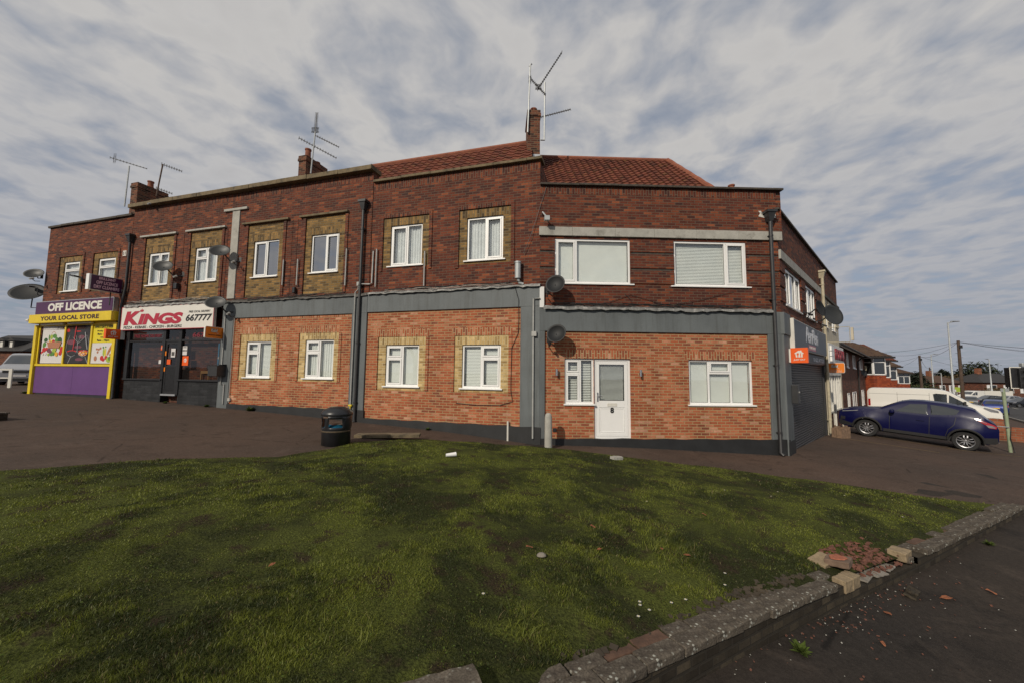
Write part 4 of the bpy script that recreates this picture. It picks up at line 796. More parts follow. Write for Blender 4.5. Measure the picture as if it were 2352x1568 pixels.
# roller shutter: real slats
mb = MB(); z = -.55; vs = []
while z < 2.33:
    vs += [(z, .060), (z + .018, .040), (z + .058, .036), (z + .070, .060)]; z += .075
v = [(.76, y, zz) for zz, y in vs] + [(6.86, y, zz) for zz, y in vs]; n = len(vs)
mb.add(v, [(i, i + n, i + n + 1, i + 1) for i in range(n - 1)]); mb.build('roller_shutter', 'shutter', b3, xf=X34)
mb = MB(); mb.box(2.9, 7.05, -.06, -.021, 2.36, 2.68); mb.box(.7, 7.05, -.0205, .0, 2.36, 2.72); o = mb.build('phone_panel', 'shutter', b3, xf=X34); M['silver'] = plain('silver_letter', (0.62, 0.63, 0.66), .4); 
text_mb('01622 477333', 2.3, .14, 'silver', o, x=4.3, z=2.44, y=-.062, bold=.01)
mb = MB(); mb.box(0, 12.2, .26, .28, -.6, 6.2, 0); mb.box(.3, 12.1, .29, 6.0, -.6, 6.2, 0); mb.build('side_rear_wall', 'old', b3, xf=X34)
# rear mass of the front wing
mb = MB(); mb.box(.0, 6.5, .29, 3.0, -.4, 6.9); mb.build('rear_wall', 'old', b3)
# second side shop front
mb = MB(); mb.box(7.36, 9.1, .02, .24, -.7, .38); mb.box(10.0, 11.9, .02, .24, -.7, .38); mb.build('stall_riser', 'old', b3, xf=X34)
mb = MB(); frame_bars(mb, 7.38, 9.1, .38, 2.42, .06, .0, .08); frame_bars(mb, 10.0, 11.88, .38, 2.42, .06, .0, .08); frame_bars(mb, 9.12, 9.98, -.45, 2.42, .08, .0, .08)
for u in (7.85, 8.4, 10.6, 11.2): mb.box(u, u + .07, -.01, .08, .44, 2.36)
mb.box(7.38, 11.88, -.03, .02, 1.98, 2.08); mb.build('shop_window_frame', 'whiteold', b3, xf=X34)
mb = MB(); mb.quad((7.38, .05, -.3), (11.88, .05, -.3), (11.88, .05, 2.4), (7.38, .05, 2.4)); mb.build('shop_window_pane', 'glass', b3, xf=X34)
mb = MB(); k = 0
for a, b in ((7.42, 9.08), (10.02, 11.86)):
    u = a
    while u < b: mb.box(u, u + .1, .09, .10, .4, 2.4); u += .12
mb.build('vertical_blind', 'blind', b3, xf=X34)
drainpipe(b3, 7.02, -.4, 5.95, hopper=True, r=.055, mat='pipew', xf=X34, y=-.10, shoe=False)
# ================================================================== LAWN, WALL, SIGNS, DISHES ...
WALLP = [(-.55, 1.83, .12), (.54, 2.45, .06), (1.03, 2.74, .01), (2.06, 3.31, -.05), (3.21, 3.92, -.10), (5.0, 4.80, -.17), (6.9, 5.78, -.22), (8.78, 6.75, -.25)]
def wallpt(s):   # s in metres of x along the wall's outer top edge
    xs = [p[0] for p in WALLP]; return Vector((s, float(np.interp(s, xs, [p[1] for p in WALLP])), float(np.interp(s, xs, [p[2] for p in WALLP]))))
def wn0(s):
    a, b = wallpt(min(s + .1, 8.78)), wallpt(max(s - .1, -.55)); d = (a - b); d.z = 0; d.normalize(); return Vector((-d.y, d.x, 0))
LP = [(x, y - .0, gz(x, y) + .025) for x, y in EDGE] + [(0, 7, .25), (0, 4, .24), (-4, 4, .44), (3, 6.3, .03), (5, 6.5, -.10), (0, 1.2, .22), (-6, 0, .5), (2, 4.6, .05), (6.5, 6.6, -.17), (-3, 7, .40), (-16, -3, .6), (-1.2, 8.6, .36), (-2.4, 8.3, .40), (1.2, 8.2, .17)]
LP += [(p[0] - .12, p[1] + .25, p[2] - .004) for p in WALLP[1:]] + [(-3, .4, .25), (-8, -4, .4)]
LP += [(p[0] - .05, p[1] + .10, p[2] - .075) for p in WALLP[1:]]
LG_ = TPS(LP)
LAWN = EDGE[1:] + [(8.62, 6.90), (6.79, 6.00), (4.88, 5.02), (3.10, 4.13), (1.94, 3.52), (.91, 2.96), (.42, 2.67), (-.64, 2.07), (-4, .2), (-14, -6), (-20, -6)]
def lawn_z(x, y):
    b = .012 * np.sin(x * 2.1 + y) * np.sin(y * 1.7 - x * .6) + .008 * np.sin(x * 5.3) * np.sin(y * 4.1)
    return LG_(x, y) + b
def lawnmat():
    m, t, out = newmat('lawn_ground'); c = t.node('ShaderNodeTexCoord').outputs['Object']
    n1 = t.noise(c, .9, 6, .65, .5); n2 = t.noise(c, 3.0, 5, .65); n3 = t.noise(c, 55, 3)
    g = t.mix(t.ramp(n1.outputs[0], [(.42, 0), (.58, 1)]), (0.028, 0.032, 0.011), (0.066, 0.076, 0.017))
    g = t.mix(t.ramp(n2.outputs[0], [(.54, 0), (.64, .9)]), g, (0.034, 0.024, 0.015))
    g = t.mix(1.0, g, t.ramp(n3.outputs[0], [(.3, .5), (.7, 1.5)]), 'MULTIPLY')
    bp = t.node('ShaderNodeBump', Strength=1.0, Distance=.02, Height=n3.outputs[0])
    b = t.node('ShaderNodeBsdfPrincipled', Base__Color=g, Roughness=.95, Normal=bp.outputs[0]); b.inputs['Specular IOR Level'].default_value = .1
    t.l.new(b.outputs[0], out.inputs[0]); return m
M['lawn'] = lawnmat()
LAWN_G = [p for p in LAWN]
for a_, b_ in (((8.62, 6.90), (8.74, 6.78)), ((6.79, 6.00), (6.86, 5.87)), ((4.88, 5.02), (4.95, 4.89)), ((3.10, 4.13), (3.17, 4.01)), ((1.94, 3.52), (2.01, 3.39)), ((.91, 2.96), (.98, 2.83)), ((.42, 2.67), (.49, 2.54)), ((-.64, 2.07), (-.58, 1.93))): LAWN_G[LAWN_G.index(a_)] = b_
sheet('lawn', 'lawn', LAWN_G, .25, 0.0, lawn_z)
def grassmat(name, dark, mid, moss, dry):
    m, t, out = newmat(name); geo = t.node('ShaderNodeNewGeometry'); c = geo.outputs['Position']; at_ = t.node('ShaderNodeAttribute', _attribute_name='tint')
    n1 = t.noise(c, .9, 6, .65, .5); n2 = t.noise(c, 5.5, 4, .65)
    f = t.math('ADD', n1.outputs[0], t.math('MULTIPLY', t.math('SUBTRACT', n2.outputs[0], .5), .7))
    g = t.mix(t.ramp(f, [(.42, 0), (.56, 1)]), dark, moss)
    g = t.mix(at_.outputs['Fac'], g, t.mix(t.ramp(f, [(.45, 0), (.6, 1)]), mid, moss))
    g = t.mix(t.ramp(at_.outputs['Fac'], [(.93, 0), (.97, .8)]), g, dry)
    d = t.node('ShaderNodeBsdfPrincipled', Base__Color=g, Roughness=.55); d.inputs['Specular IOR Level'].default_value = .35
    tr = t.node('ShaderNodeBsdfTranslucent', Color=g)
    t.l.new(t.node('ShaderNodeMixShader', Fac=.30, i1=d.outputs[0], i2=tr.outputs[0]).outputs[0], out.inputs[0]); return m
M['grass'] = grassmat('grass_blades', (0.026, 0.036, 0.009), (0.048, 0.064, 0.013), (0.180, 0.205, 0.028), (0.22, 0.17, 0.08))
M['leafg'] = plain('weed_leaf', (0.060, 0.085, 0.018), .95, spec=.08, var=.4, scale=30)
def inside(poly, x, y):
    r = np.zeros(len(x), bool); n = len(poly)
    for i in range(n):
        (x0, y0), (x1, y1) = poly[i], poly[(i + 1) % n]
        if y0 == y1: continue
        r ^= ((y0 > y) != (y1 > y)) & (x < (x1 - x0) * (y - y0) / (y1 - y0) + x0)
    return r
def blades(name, xy, h, w, lean, mat, base_fn, tint, label=None, cat=None, kind='stuff'):
    n = len(xy); x, y = xy[:, 0], xy[:, 1]; z = base_fn(x, y) - .004
    a = rng.uniform(0, 2 * np.pi, n); la = rng.uniform(0, 2 * np.pi, n); l = lean * rng.uniform(.2, 1, n) * h
    dx, dy = np.cos(a) * w / 2, np.sin(a) * w / 2; ex, ey = np.cos(la) * l, np.sin(la) * l
    V = np.empty((n, 5, 3)); V[:, 0] = np.stack([x - dx, y - dy, z], 1); V[:, 1] = np.stack([x + dx, y + dy, z], 1)
    V[:, 2] = np.stack([x + dx * .8 + ex * .35, y + dy * .8 + ey * .35, z + h * .6], 1); V[:, 3] = np.stack([x - dx * .8 + ex * .35, y - dy * .8 + ey * .35, z + h * .6], 1); V[:, 4] = np.stack([x + ex, y + ey, z + h], 1)
    me = bpy.data.meshes.new(name); me.vertices.add(n * 5); me.vertices.foreach_set('co', V.ravel())
    o5 = (np.arange(n) * 5)[:, None]; loops = np.concatenate([o5 + np.array([[0, 1, 2, 3]]), o5 + np.array([[3, 2, 4]])], 1).ravel()
    me.loops.add(n * 7); me.loops.foreach_set('vertex_index', loops); me.polygons.add(n * 2)
    ls = np.empty(n * 2, int); ls[0::2] = np.arange(n) * 7; ls[1::2] = np.arange(n) * 7 + 4
    me.polygons.foreach_set('loop_start', ls); me.update(); me.validate()
    at_ = me.attributes.new('tint', 'FLOAT', 'POINT'); at_.data.foreach_set('value', np.repeat(tint, 5).astype(np.float32))
    me.materials.append(M[mat]); ob = bpy.data.objects.new(name, me); COL.objects.link(ob); return tag(ob, label, cat, kind=kind)
# density falls with distance from the camera; only what the photo can see or nearly see
N = 620000
r_ = rng.uniform(0, 1, N); d_ = 1.5 * (13.5 / 1.5) ** r_; an = rng.uniform(R(-66), R(66), N); X_ = d_ * np.sin(an); Y_ = d_ * np.cos(an)
_c = wallpt(4.30) + wn0(4.30) * .26; _e = ((X_ - _c.x) * .885 + (Y_ - _c.y) * .466) / .46, (-(X_ - _c.x) * .466 + (Y_ - _c.y) * .885) / .24
keep = inside(LAWN, X_, Y_) & (_e[0] ** 2 + _e[1] ** 2 > 1); X_, Y_, d_ = X_[keep], Y_[keep], d_[keep]
def vn(x, y, s, seed):      # value noise for clumps and bare spots
    r2 = np.random.default_rng(seed); g = r2.uniform(0, 1, (64, 64)); u, v = (x / s) % 63, (y / s) % 63; i, j = u.astype(int), v.astype(int); fu, fv = u - i, v - j; fu = fu * fu * (3 - 2 * fu); fv = fv * fv * (3 - 2 * fv)
    return (g[i, j] * (1 - fu) + g[i + 1, j] * fu) * (1 - fv) + (g[i, j + 1] * (1 - fu) + g[i + 1, j + 1] * fu) * fv
cl = .6 * vn(X_, Y_, .8, 1) + .4 * vn(X_, Y_, .23, 2); bare = vn(X_, Y_, .55, 5) * .6 + vn(X_, Y_, .17, 6) * .4
keep = rng.uniform(0, 1, len(X_)) < np.clip((bare - .30) * 7, .05, 1); X_, Y_, d_, cl = X_[keep], Y_[keep], d_[keep], cl[keep]
hh = (.009 + .030 * cl ** 2.2) * rng.uniform(.6, 1.4, len(X_)); ww = np.clip(.0016 * d_ ** .75, .003, .012) * rng.uniform(.7, 1.5, len(X_))
blades('grass', np.stack([X_, Y_], 1), hh, ww, 1.0, 'grass', lawn_z, rng.uniform(0, 1, len(X_)))
print('blades', len(X_))
# coarse tufts of long grass
tx = []; ty = []
for (cx, cy, r0, n) in ((1.75, 4.3, .34, 900), (1.1, 4.7, .30, 300), (.05, 2.9, .16, 160), (-1.0, 2.6, .2, 160), (2.9, 5.2, .4, 260)):
    rr = r0 * np.sqrt(rng.uniform(0, 1, n)); aa = rng.uniform(0, 2 * np.pi, n); tx.append(cx + rr * np.cos(aa)); ty.append(cy + rr * np.sin(aa))
tx, ty = np.concatenate(tx), np.concatenate(ty); k = inside(LAWN, tx, ty); tx, ty = tx[k], ty[k]
blades('long_grass', np.stack([tx, ty], 1), rng.uniform(.03, .085, len(tx)), np.full(len(tx), .0045), 1.5, 'grass', lawn_z, rng.uniform(.3, 1, len(tx)))
# clover and small weeds among the grass (flat leaflets)
def leaflets(name, n, rad, size):
    dd = 1.6 * (7.5 / 1.6) ** rng.uniform(0, 1, n); aa = rng.uniform(R(-60), R(60), n); x, y = dd * np.sin(aa), dd * np.cos(aa); q = (vn(x, y, .6, 11) > rng.uniform(.3, .9, n)) & inside(LAWN, x, y); x, y = x[q], y[q]
    mb = MB(); z = lawn_z(x, y) + .02
    for i in range(len(x)):
        s = size * random.uniform(.6, 1.3); t = random.uniform(0, 6.28); tilt = random.uniform(-.5, .5)
        vs = [(x[i] + s * math.cos(t + k * 1.0472) * (1 if k % 2 else .8), y[i] + s * math.sin(t + k * 1.0472) * (1 if k % 2 else .8), z[i] + tilt * s * math.cos(t + k * 1.0472 - t)) for k in range(6)]
        mb.add(vs, [(0, 1, 2, 3, 4, 5)])
    return tag(mb.build(name, 'leafg'), kind='stuff')
leaflets('clover', 9000, 0, .0065)
# daisies
for k, (x, y) in enumerate([(1.07, 3.3), (1.12, 3.22), (1.0, 3.12), (1.16, 3.06), (1.5, 3.42), (2.0, 3.72), (1.92, 5.55), (4.55, 6.7), (4.22, 6.37), (3.54, 6.5), (5.73, 6.75), (5.84, 5.88), (2.1, 3.9), (1.35, 3.35), (-.2, 3.1)]):
    if not inside(LAWN, np.array([x]), np.array([y]))[0]: x, y = x - .1, y + .2
    z = float(lawn_z(np.array([x]), np.array([y]))[0]) + .035; mb = MB()
    for p_ in range(12):
        a = p_ * math.pi / 6; mb.add([(x + .004 * math.cos(a - .3), y + .004 * math.sin(a - .3), z), (x + .013 * math.cos(a - .15), y + .013 * math.sin(a - .15), z - .001), (x + .013 * math.cos(a + .15), y + .013 * math.sin(a + .15), z - .001), (x + .004 * math.cos(a + .3), y + .004 * math.sin(a + .3), z)], [(0, 1, 2, 3)])
    o = mb.build('daisy', 'pw'); tag(o, 'tiny white daisy flower open in the lawn grass', 'flower', 'daisies in the lawn')
    mb = MB(); mb.lathe([(0, z + .003), (.0045, z)], 8, (x, y, 0)); mb.build('flower_centre', 'gasy', o); mb = MB(); mb.tube([(x, y, z - .001), (x + .004, y, z - .05)], .0012, 4); mb.build('stem', 'leafg', o)
# ---- retaining wall of the lawn
M['stone'] = brickmat('weathered_wall_brick', [(0, (0.030, 0.024, 0.017)), (.5, (0.048, 0.039, 0.027)), (1, (0.075, 0.060, 0.040))], (0.034, 0.029, 0.022), bw=.22, bh=.075, ms=.012, patch=((0.10, 0.095, 0.075), 22.0, .66, .8))
def capmat():
    m, t, out = newmat('lichen_coping_stone'); c = t.node('ShaderNodeTexCoord').outputs['Object']
    n1 = t.noise(c, 6, 6, .7); v = t.node('ShaderNodeTexVoronoi', Vector=c, Scale=26); n2 = t.noise(c, 80, 3); n3 = t.noise(c, 2.5, 4)
    col = t.mix(t.ramp(n1.outputs[0], [(.35, 0), (.65, 1)]), (0.060, 0.050, 0.040), (0.135, 0.115, 0.09))
    sp = t.math('MULTIPLY', t.ramp(v.outputs['Distance'], [(.20, 1.0), (.34, 0.0)]), t.ramp(n3.outputs[0], [(.42, 0), (.52, 1)]))
    col = t.mix(sp, col, (0.36, 0.36, 0.31)); col = t.mix(1.0, col, t.ramp(n2.outputs[0], [(.3, .65), (.7, 1.35)]), 'MULTIPLY')
    bp = t.node('ShaderNodeBump', Strength=.9, Distance=.01, Height=t.math('ADD', n1.outputs[0], t.math('MULTIPLY', n2.outputs[0], .4)))
    b = t.node('ShaderNodeBsdfPrincipled', Base__Color=col, Roughness=.95, Normal=bp.outputs[0]); b.inputs['Specular IOR Level'].default_value = .15; t.l.new(b.outputs[0], out.inputs[0]); return m
M['cap'] = capmat()
M['dullb'] = plain('dull_brown_brick', (0.15, 0.10, 0.07), .95, var=.3, scale=12, bump=.6); M['palef'] = plain('pale_mortar_bed', (0.20, 0.18, 0.15), .95, var=.3, scale=12, bump=.6); M['oldcap'] = plain('mossy_brick', (0.10, 0.055, 0.035), .95, var=.4, scale=10, bump=.7); M['freshy'] = plain('broken_yellow_brick', (0.25, 0.19, 0.115), .9, var=.25, scale=14, bump=.6); M['fresho'] = plain('broken_orange_brick', (0.33, 0.11, 0.06), .95, var=.25, scale=25, bump=.8); M['crumb'] = plain('crushed_red_brick', (0.125, 0.052, 0.034), .95, var=.5, scale=30)
wl = thing('garden_wall', 'low lichen spotted retaining wall holding up the lawn at the right with a broken gap in its coping', 'wall', (2.0, 3.3, -.4))
LOC = Vector((2.0, 3.3, -.4))
def rough(o, amp, lvl=2, sc=.12, seed=0):
    sb = o.modifiers.new('sub', 'SUBSURF'); sb.subdivision_type = 'SIMPLE'; sb.levels = lvl; sb.render_levels = lvl
    tx_ = bpy.data.textures.new('rough', 'CLOUDS'); tx_.noise_scale = sc; d = o.modifiers.new('disp', 'DISPLACE'); d.texture = tx_; d.strength = amp; d.mid_level = .5; d.texture_coords = 'GLOBAL'; return o
mb = MB(); xs = np.linspace(-.55, 8.78, 46)
def wn(s):
    a, b = wallpt(min(s + .1, 8.78)), wallpt(max(s - .1, -.55)); d = (a - b); d.z = 0; d.normalize(); return d, Vector((-d.y, d.x, 0))
GAP = (3.30, 4.85)
for a, b in zip(xs, xs[1:]):
    low = .13 if GAP[0] < (a + b) / 2 < GAP[1] else .058
    pa, pb = wallpt(a) - LOC, wallpt(b) - LOC; na, nb = wn(a)[1], wn(b)[1]; o1, o2 = .008, .26
    mb.add([pa + na * o1 + Vector((0, 0, -low)), pb + nb * o1 + Vector((0, 0, -low)), pb + nb * o2 + Vector((0, 0, -low)), pa + na * o2 + Vector((0, 0, -low)), pa + na * o1 * .3 + Vector((0, 0, -.9)), pb + nb * o1 * .3 + Vector((0, 0, -.9))], [(0, 1, 2, 3), (4, 5, 1, 0)])
pe = wallpt(8.78) - LOC; d_e, n_e = wn(8.7)
mb.add([pe + n_e * .012 + Vector((0, 0, -.058)), pe + n_e * .26 + Vector((0, 0, -.058)), pe + n_e * .26 + Vector((0, 0, -.9)), pe + n_e * .004 + Vector((0, 0, -.9))], [(0, 1, 2, 3)])
mb.build('wall_face', 'stone', wl)
def brick_at(s0, s1, off0, off1, z0, z1, mat, name, jig=.006, rot=0, par=wl):
    r0 = random.uniform; pa, pb = wallpt(s0) - LOC, wallpt(s1) - LOC; n = wn((s0 + s1) / 2)[1]; c = (pa + pb) / 2 + n * ((off0 + off1) / 2) + Vector((r0(-jig, jig), r0(-jig, jig), (z0 + z1) / 2 + r0(-jig, jig)))
    d = (pb - pa) / 2; d = Matrix.Rotation(rot + r0(-.02, .02), 3, 'Z') @ d; nn = Vector((-d.y, d.x, 0)).normalized() * (off1 - off0) / 2
    m2 = MB(); m2.obox((0, 0, 0), d, nn, Vector((0, 0, (z1 - z0) / 2)))
    o = m2.build(name, mat, par, loc=tuple(c)); bv = o.modifiers.new('b', 'BEVEL'); bv.width = .008; bv.segments = 2; return rough(o, .012, 3, .05)
s = -.55
while s < 8.70:                           # front row of coping blocks, back row of bricks
    e = min(s + random.uniform(.20, .44), 8.80)
    if not (GAP[0] - .05 < (s + e) / 2 < GAP[1] + .03): brick_at(s, e - .006, -.012, .125, -.066, .0, 'cap', 'coping_stone')
    s = e
s = .2
while s < 8.6:
    e = s + random.uniform(.20, .30)
    if not (GAP[0] + .1 < (s + e) / 2 < GAP[1] - .1) and random.random() < .93: brick_at(s, e - .014, .136, .245, -.08, -.008 + random.uniform(-.02, .006), 'cap' if random.random() < .6 else 'oldcap', 'back_brick', .010)
    s = e
# exposed pale bricks inside the gap
for (a, b, o0, o1, z0, z1, m_, r0) in ((3.32, 3.45, -.01, .11, -.13, -.01, 'freshy', 0), (3.46, 3.62, -.005, .12, -.13, -.012, 'freshy', .08), (3.72, 3.94, .02, .22, -.118, -.100, 'palef', .2), (3.96, 4.16, .0, .2, -.118, -.095, 'palef', -.1), (4.22, 4.42, .03, .25, -.118, -.098, 'palef', .1), (4.70, 4.80, .02, .3, -.116, -.05, 'cap', .0)):
    brick_at(a, b, o0, o1, z0, z1, m_, 'bedding_brick', .004, r0)
def loose(name, s, off, zc, size, rot, mat, label, cat='brick', tilt=(0, 0), group=None, mat2=None):
    p = wallpt(s) + wn(s)[1] * off; p.z += zc; o = MB().box(-size[0] / 2, size[0] / 2, -size[1] / 2, size[1] / 2, -size[2] / 2, size[2] / 2).build(name, mat, None, loc=tuple(p), rot=(tilt[0], tilt[1], rot))
    bv = o.modifiers.new('b', 'BEVEL'); bv.width = .008; bv.segments = 2; rough(o, .012, 3, .06); tag(o, label, cat, group); return o
loose('loose_brick', 4.74, .13, -.045, (.21, .17, .10), .55, 'freshy', 'pale half brick standing alone on the gap of the low wall, right of the rubble')
loose('loose_brick', 3.56, .31, -.0, (.25, .17, .08), .45, 'freshy', 'mustard yellow brick leaning half under the orange one on the low wall', tilt=(.1, -.12))
ob = loose('loose_brick', 3.64, .20, .040, (.27, .21, .065), .75, 'dullb', 'broken brick with a rough orange face lying on top of the low wall', tilt=(-.1, .08))
fm = MB(); vs = [((.105) * math.cos(a) * (1 + .12 * math.sin(3 * a)), .078 * math.sin(a) * (1 + .1 * math.cos(5 * a)), .036) for a in [i * math.pi / 9 for i in range(18)]]; fm.add(vs + [(v_[0] * .9, v_[1] * .9, .042) for v_ in vs], [tuple(range(18, 36))] + [(i, (i + 1) % 18, (i + 1) % 18 + 18, i + 18) for i in range(18)]); rough(fm.build('orange_face', 'fresho', ob), .006, 2, .03)
# crumbs of red brick
def crumbs(name, pts, mat, szr=(.01, .03)):
    mb = MB()
    for (x, y, z) in pts:
        s = random.uniform(*szr); rm = Euler((random.uniform(-.5, .5), random.uniform(-.5, .5), random.uniform(0, 3.14))).to_matrix()
        mb.obox((x, y, z), rm @ Vector((s, 0, 0)), rm @ Vector((0, s * random.uniform(.5, .9), 0)), rm @ Vector((0, 0, s * random.uniform(.2, .45))))
    return tag(mb.build(name, mat), kind='stuff')
pts = []
for k in range(250):
    s = 3.78 + abs(random.gauss(.42, .28)); off = .04 + .44 * random.random() ** 1.2; p = wallpt(min(s, 4.72)) + wn(s)[1] * off; pts.append((p.x, p.y, max(p.z - .10 + .08 * max(0, off - .1), float(lawn_z(np.array([p.x]), np.array([p.y]))[0]) + .004 if off > .10 else -9) + random.uniform(0, .022)))
crumbs('brick_rubble', pts, 'crumb', (.006, .026))
pts = []
for k in range(210):
    s = random.gauss(3.2, 1.0); off = -abs(random.gauss(.03, .13)) if k % 3 else -abs(random.gauss(.1, .5)); p = wallpt(s) + wn(s)[1] * off; pts.append((p.x, p.y, gz(p.x, p.y) + .008))
crumbs('brick_crumbs', pts[:130], 'crumb', (.003, .011)); crumbs('pale_grit', pts[130:] + [(random.uniform(0.5, 7), random.uniform(2, 6), 0) for _ in range(0)], 'conc', (.002, .006))
pts = [(p.x, p.y, p.z - .02) for p in (wallpt(s) + wn(s)[1] * random.uniform(.22, .36) for s in np.random.default_rng(3).uniform(.3, 3.2, 260))]
crumbs('soil_clods', pts, 'soil', (.008, .03))
M['leafd'] = plain('dead_leaf', (0.22, 0.075, 0.03), .8, var=.4, scale=30)
def dead_leaf(x, y, z, s, label):
    a = random.uniform(0, 6.28); vs = []
    for k in range(10):
        t = k / 10 * 2 * math.pi; rx = s * math.cos(t); ry = s * .5 * math.sin(t) * (1 - .3 * math.cos(t)); vs.append((rx, ry, .35 * abs(ry) + .1 * s * math.sin(3 * t)))
    o = MB().add(vs, [(0, 1, 9), (1, 2, 8, 9), (2, 3, 7, 8), (3, 4, 6, 7), (4, 5, 6)]).build('dead_leaf', 'leafd', loc=(x, y, z), rot=(0, .15, a)); return tag(o, label, 'leaf', 'dead leaves')
for (x, y, s) in ((.94, 4.5, .035), (.19, 3.85, .035), (1.83, 4.12, .04), (-1.9, 3.2, .03), (.9, 4.0, .03), (2.6, 5.3, .03), (1.6, 4.2, .03)): dead_leaf(x, y, float(lawn_z(np.array([x]), np.array([y]))[0]) + .035, s, 'curled brown dead leaf lying on the lawn')
for (s_, off, s) in ((4.4, -.35, .06), (3.55, -.22, .04), (5.0, -.5, .045), (3.0, -.4, .03), (2.2, -.5, .03)):
    p = wallpt(s_) + wn(s_)[1] * off; dead_leaf(p.x, p.y, gz(p.x, p.y) + .015, s, 'brown dead leaf on the dark road below the low wall')
x, y = .30, 3.76; o = MB().lathe([(0, .03), (.02, .028), (.035, .015), (.038, 0)], 12).build('pebble', 'palef', loc=(x, y, float(lawn_z(np.array([x]), np.array([y]))[0]) + .012), smooth=True); o.scale = (1.2, .8, 1); tag(o, 'smooth pale grey pebble in the middle of the lawn', 'stone')
p = wallpt(4.15) + wn(4.15)[1] * -.18; o = MB().box(-.08, .08, -.05, .05, -.03, .04).build('stone_lump', 'stone', loc=(p.x, p.y, gz(p.x, p.y) + .03), rot=(.2, .1, .6)); rough(o, .05, 3, .06); tag(o, 'rough brown stone lump on the road against the low wall', 'stone')
# slab lying at the near edge of the lawn
o = MB().box(-.26, .26, -.16, .16, -.05, .035).build('stone_slab', 'cap', loc=(-.38, 2.12, .20), rot=(-.04, .03, .42)); rough(o, .02, 3, .08); tag(o, 'dark flat stone slab sunk in the grass at the bottom edge of the lawn', 'slab')
def weed(name, x, y, z, n, s, label, par=None):
    mb = MB()
    for k in range(n):
        a = random.uniform(0, 6.28); l = s * random.uniform(.5, 1.2); e = random.uniform(.3, 1.1); d = Vector((math.cos(a) * math.cos(e), math.sin(a) * math.cos(e), math.sin(e))); q = Vector((-math.sin(a), math.cos(a), 0)) * l * .16
        mb.add([(0, 0, 0), d * l * .5 - q, d * l + Vector((0, 0, -.1 * l)), d * l * .5 + q], [(0, 1, 2, 3)])
    return tag(mb.build(name, 'leafg', par, loc=(x, y, z)), label, 'weed')
p = wallpt(2.3) + wn(2.3)[1] * -.16; weed('weed', p.x, p.y, gz(p.x, p.y), 60, .09, 'small leafy weed growing from the road at the foot of the low wall')
for (i, u, w, lab, s) in ((1, 6.55, .12, 'green weed clump against the black plinth below the left slatted window', .20), (1, 2.6, .15, 'small weeds by the kebab shop doorstep', .10), (1, 4.6, .12, 'tuft of weeds at the foot of the kebab shop riser', .12), (0, -5.9, .1, 'weeds at the foot of the yellow corner pillar', .16), (2, 2.2, .12, 'low weeds along the plinth left of the bollard', .10)):
    q = FP(i, u, w, 0); weed('weed', q.x, q.y, gz(q.x, q.y), 90, s, lab)
p = wallpt(6.6) + wn(6.6)[1] * -.12; weed('weed', p.x, p.y, gz(p.x, p.y), 50, .08, 'thin weeds on the road by the far end of the low wall')
# brick stone and litter on the lawn
o = MB().box(-.13, .13, -.07, .07, -.02, .075).build('brick_lump', 'conc', loc=(2.33, 8.62, .03), rot=(.05, .08, .5)); rough(o, .03, 3, .1); tag(o, 'pinkish stone block on the far edge of the lawn below the front door', 'stone')
t = thing('litter', 'crumpled white paper cup lying on the lawn', 'litter', (-1.12, 7.3, float(lawn_z(np.array([-1.12]), np.array([7.3]))[0]) + .04), .35)
MB().tube([(-.09, 0, 0), (.06, 0, .005), (.10, 0, .01)], [.03, .04, .042], 12).build('cup', 'white', t, smooth=True)
# concrete slab beside the bin
t = thing('concrete_kerb', 'long low concrete slab on a brick stub between the litter bin and the lawn', 'slab', (-2.95, 9.35, .33), R(6))
rough(MB().box(-.75, .75, -.17, .17, .03, .095).build('slab', 'coping', t), .02, 3, .1); MB().box(-.66, -.52, -.15, .12, -.12, .03).build('brick_stub', 'stone', t)
# low wall at the far left
t = thing('brick_wall', 'end of a low dark brick planter wall at the left edge of the pavement', 'wall', (-11.9, 8.95, .6), R(-8)); MB().box(-3.2, 0, -.2, .2, -.2, .22).build('wall_body', 'stone', t); MB().box(-3.2, .02, -.22, .22, .22, .26).build('coping', 'cap', t)
# ---- litter bin
M['binb'] = plain('black_bin_plastic', (0.016, 0.017, 0.019), .35, var=.3, scale=5); M['gold'] = plain('faded_gold_band', (0.085, 0.062, 0.035), .5, var=.3); M['bluebag'] = plain('blue_bin_liner', (0.01, 0.08, 0.14), .3, var=.3, scale=20)
t = thing('litter_bin', 'round black litter bin with a domed top, gold bands and a blue liner inside', 'bin', (-3.72, 8.28, .30), R(-25))
mb = MB(); n = 40; r0, r1 = .285, .30
def ringv(r, z): return [(r * math.cos(2 * math.pi * k / n), r * math.sin(2 * math.pi * k / n), z) for k in range(n)]
lv = [(r0, -.05), (r0, .40), (r1, .44), (r1, .62), (r1, .70)]; vs = []
for r, z in lv: vs += ringv(r, z)
fs = []
for i in range(4):
    for k in range(n):
        ang = (k + .5) * 360 / n
        if i == 2 and any(abs((ang - c0 + 180) % 360 - 180) < 27 for c0 in (270 - 30, 270 + 42, 70, 140)): continue
        fs.append((i * n + k, i * n + (k + 1) % n, (i + 1) * n + (k + 1) % n, (i + 1) * n + k))
mb.add(vs, fs); o = mb.build('bin_body', 'binb', t, smooth=30); sd = o.modifiers.new('s', 'SOLIDIFY'); sd.thickness = .012; sd.offset = -1
MB().lathe([(.31, .68), (.318, .70), (.312, .735), (.26, .80), (.15, .85), (0, .865)], 40).build('bin_lid', 'binb', t, smooth=40)
MB().lathe([(.288, .345), (.292, .35), (.292, .37), (.288, .375)], 40).build('gold_band', 'gold', t); MB().lathe([(.287, .03), (.291, .035), (.291, .055), (.287, .06)], 40).build('gold_band', 'gold', t)
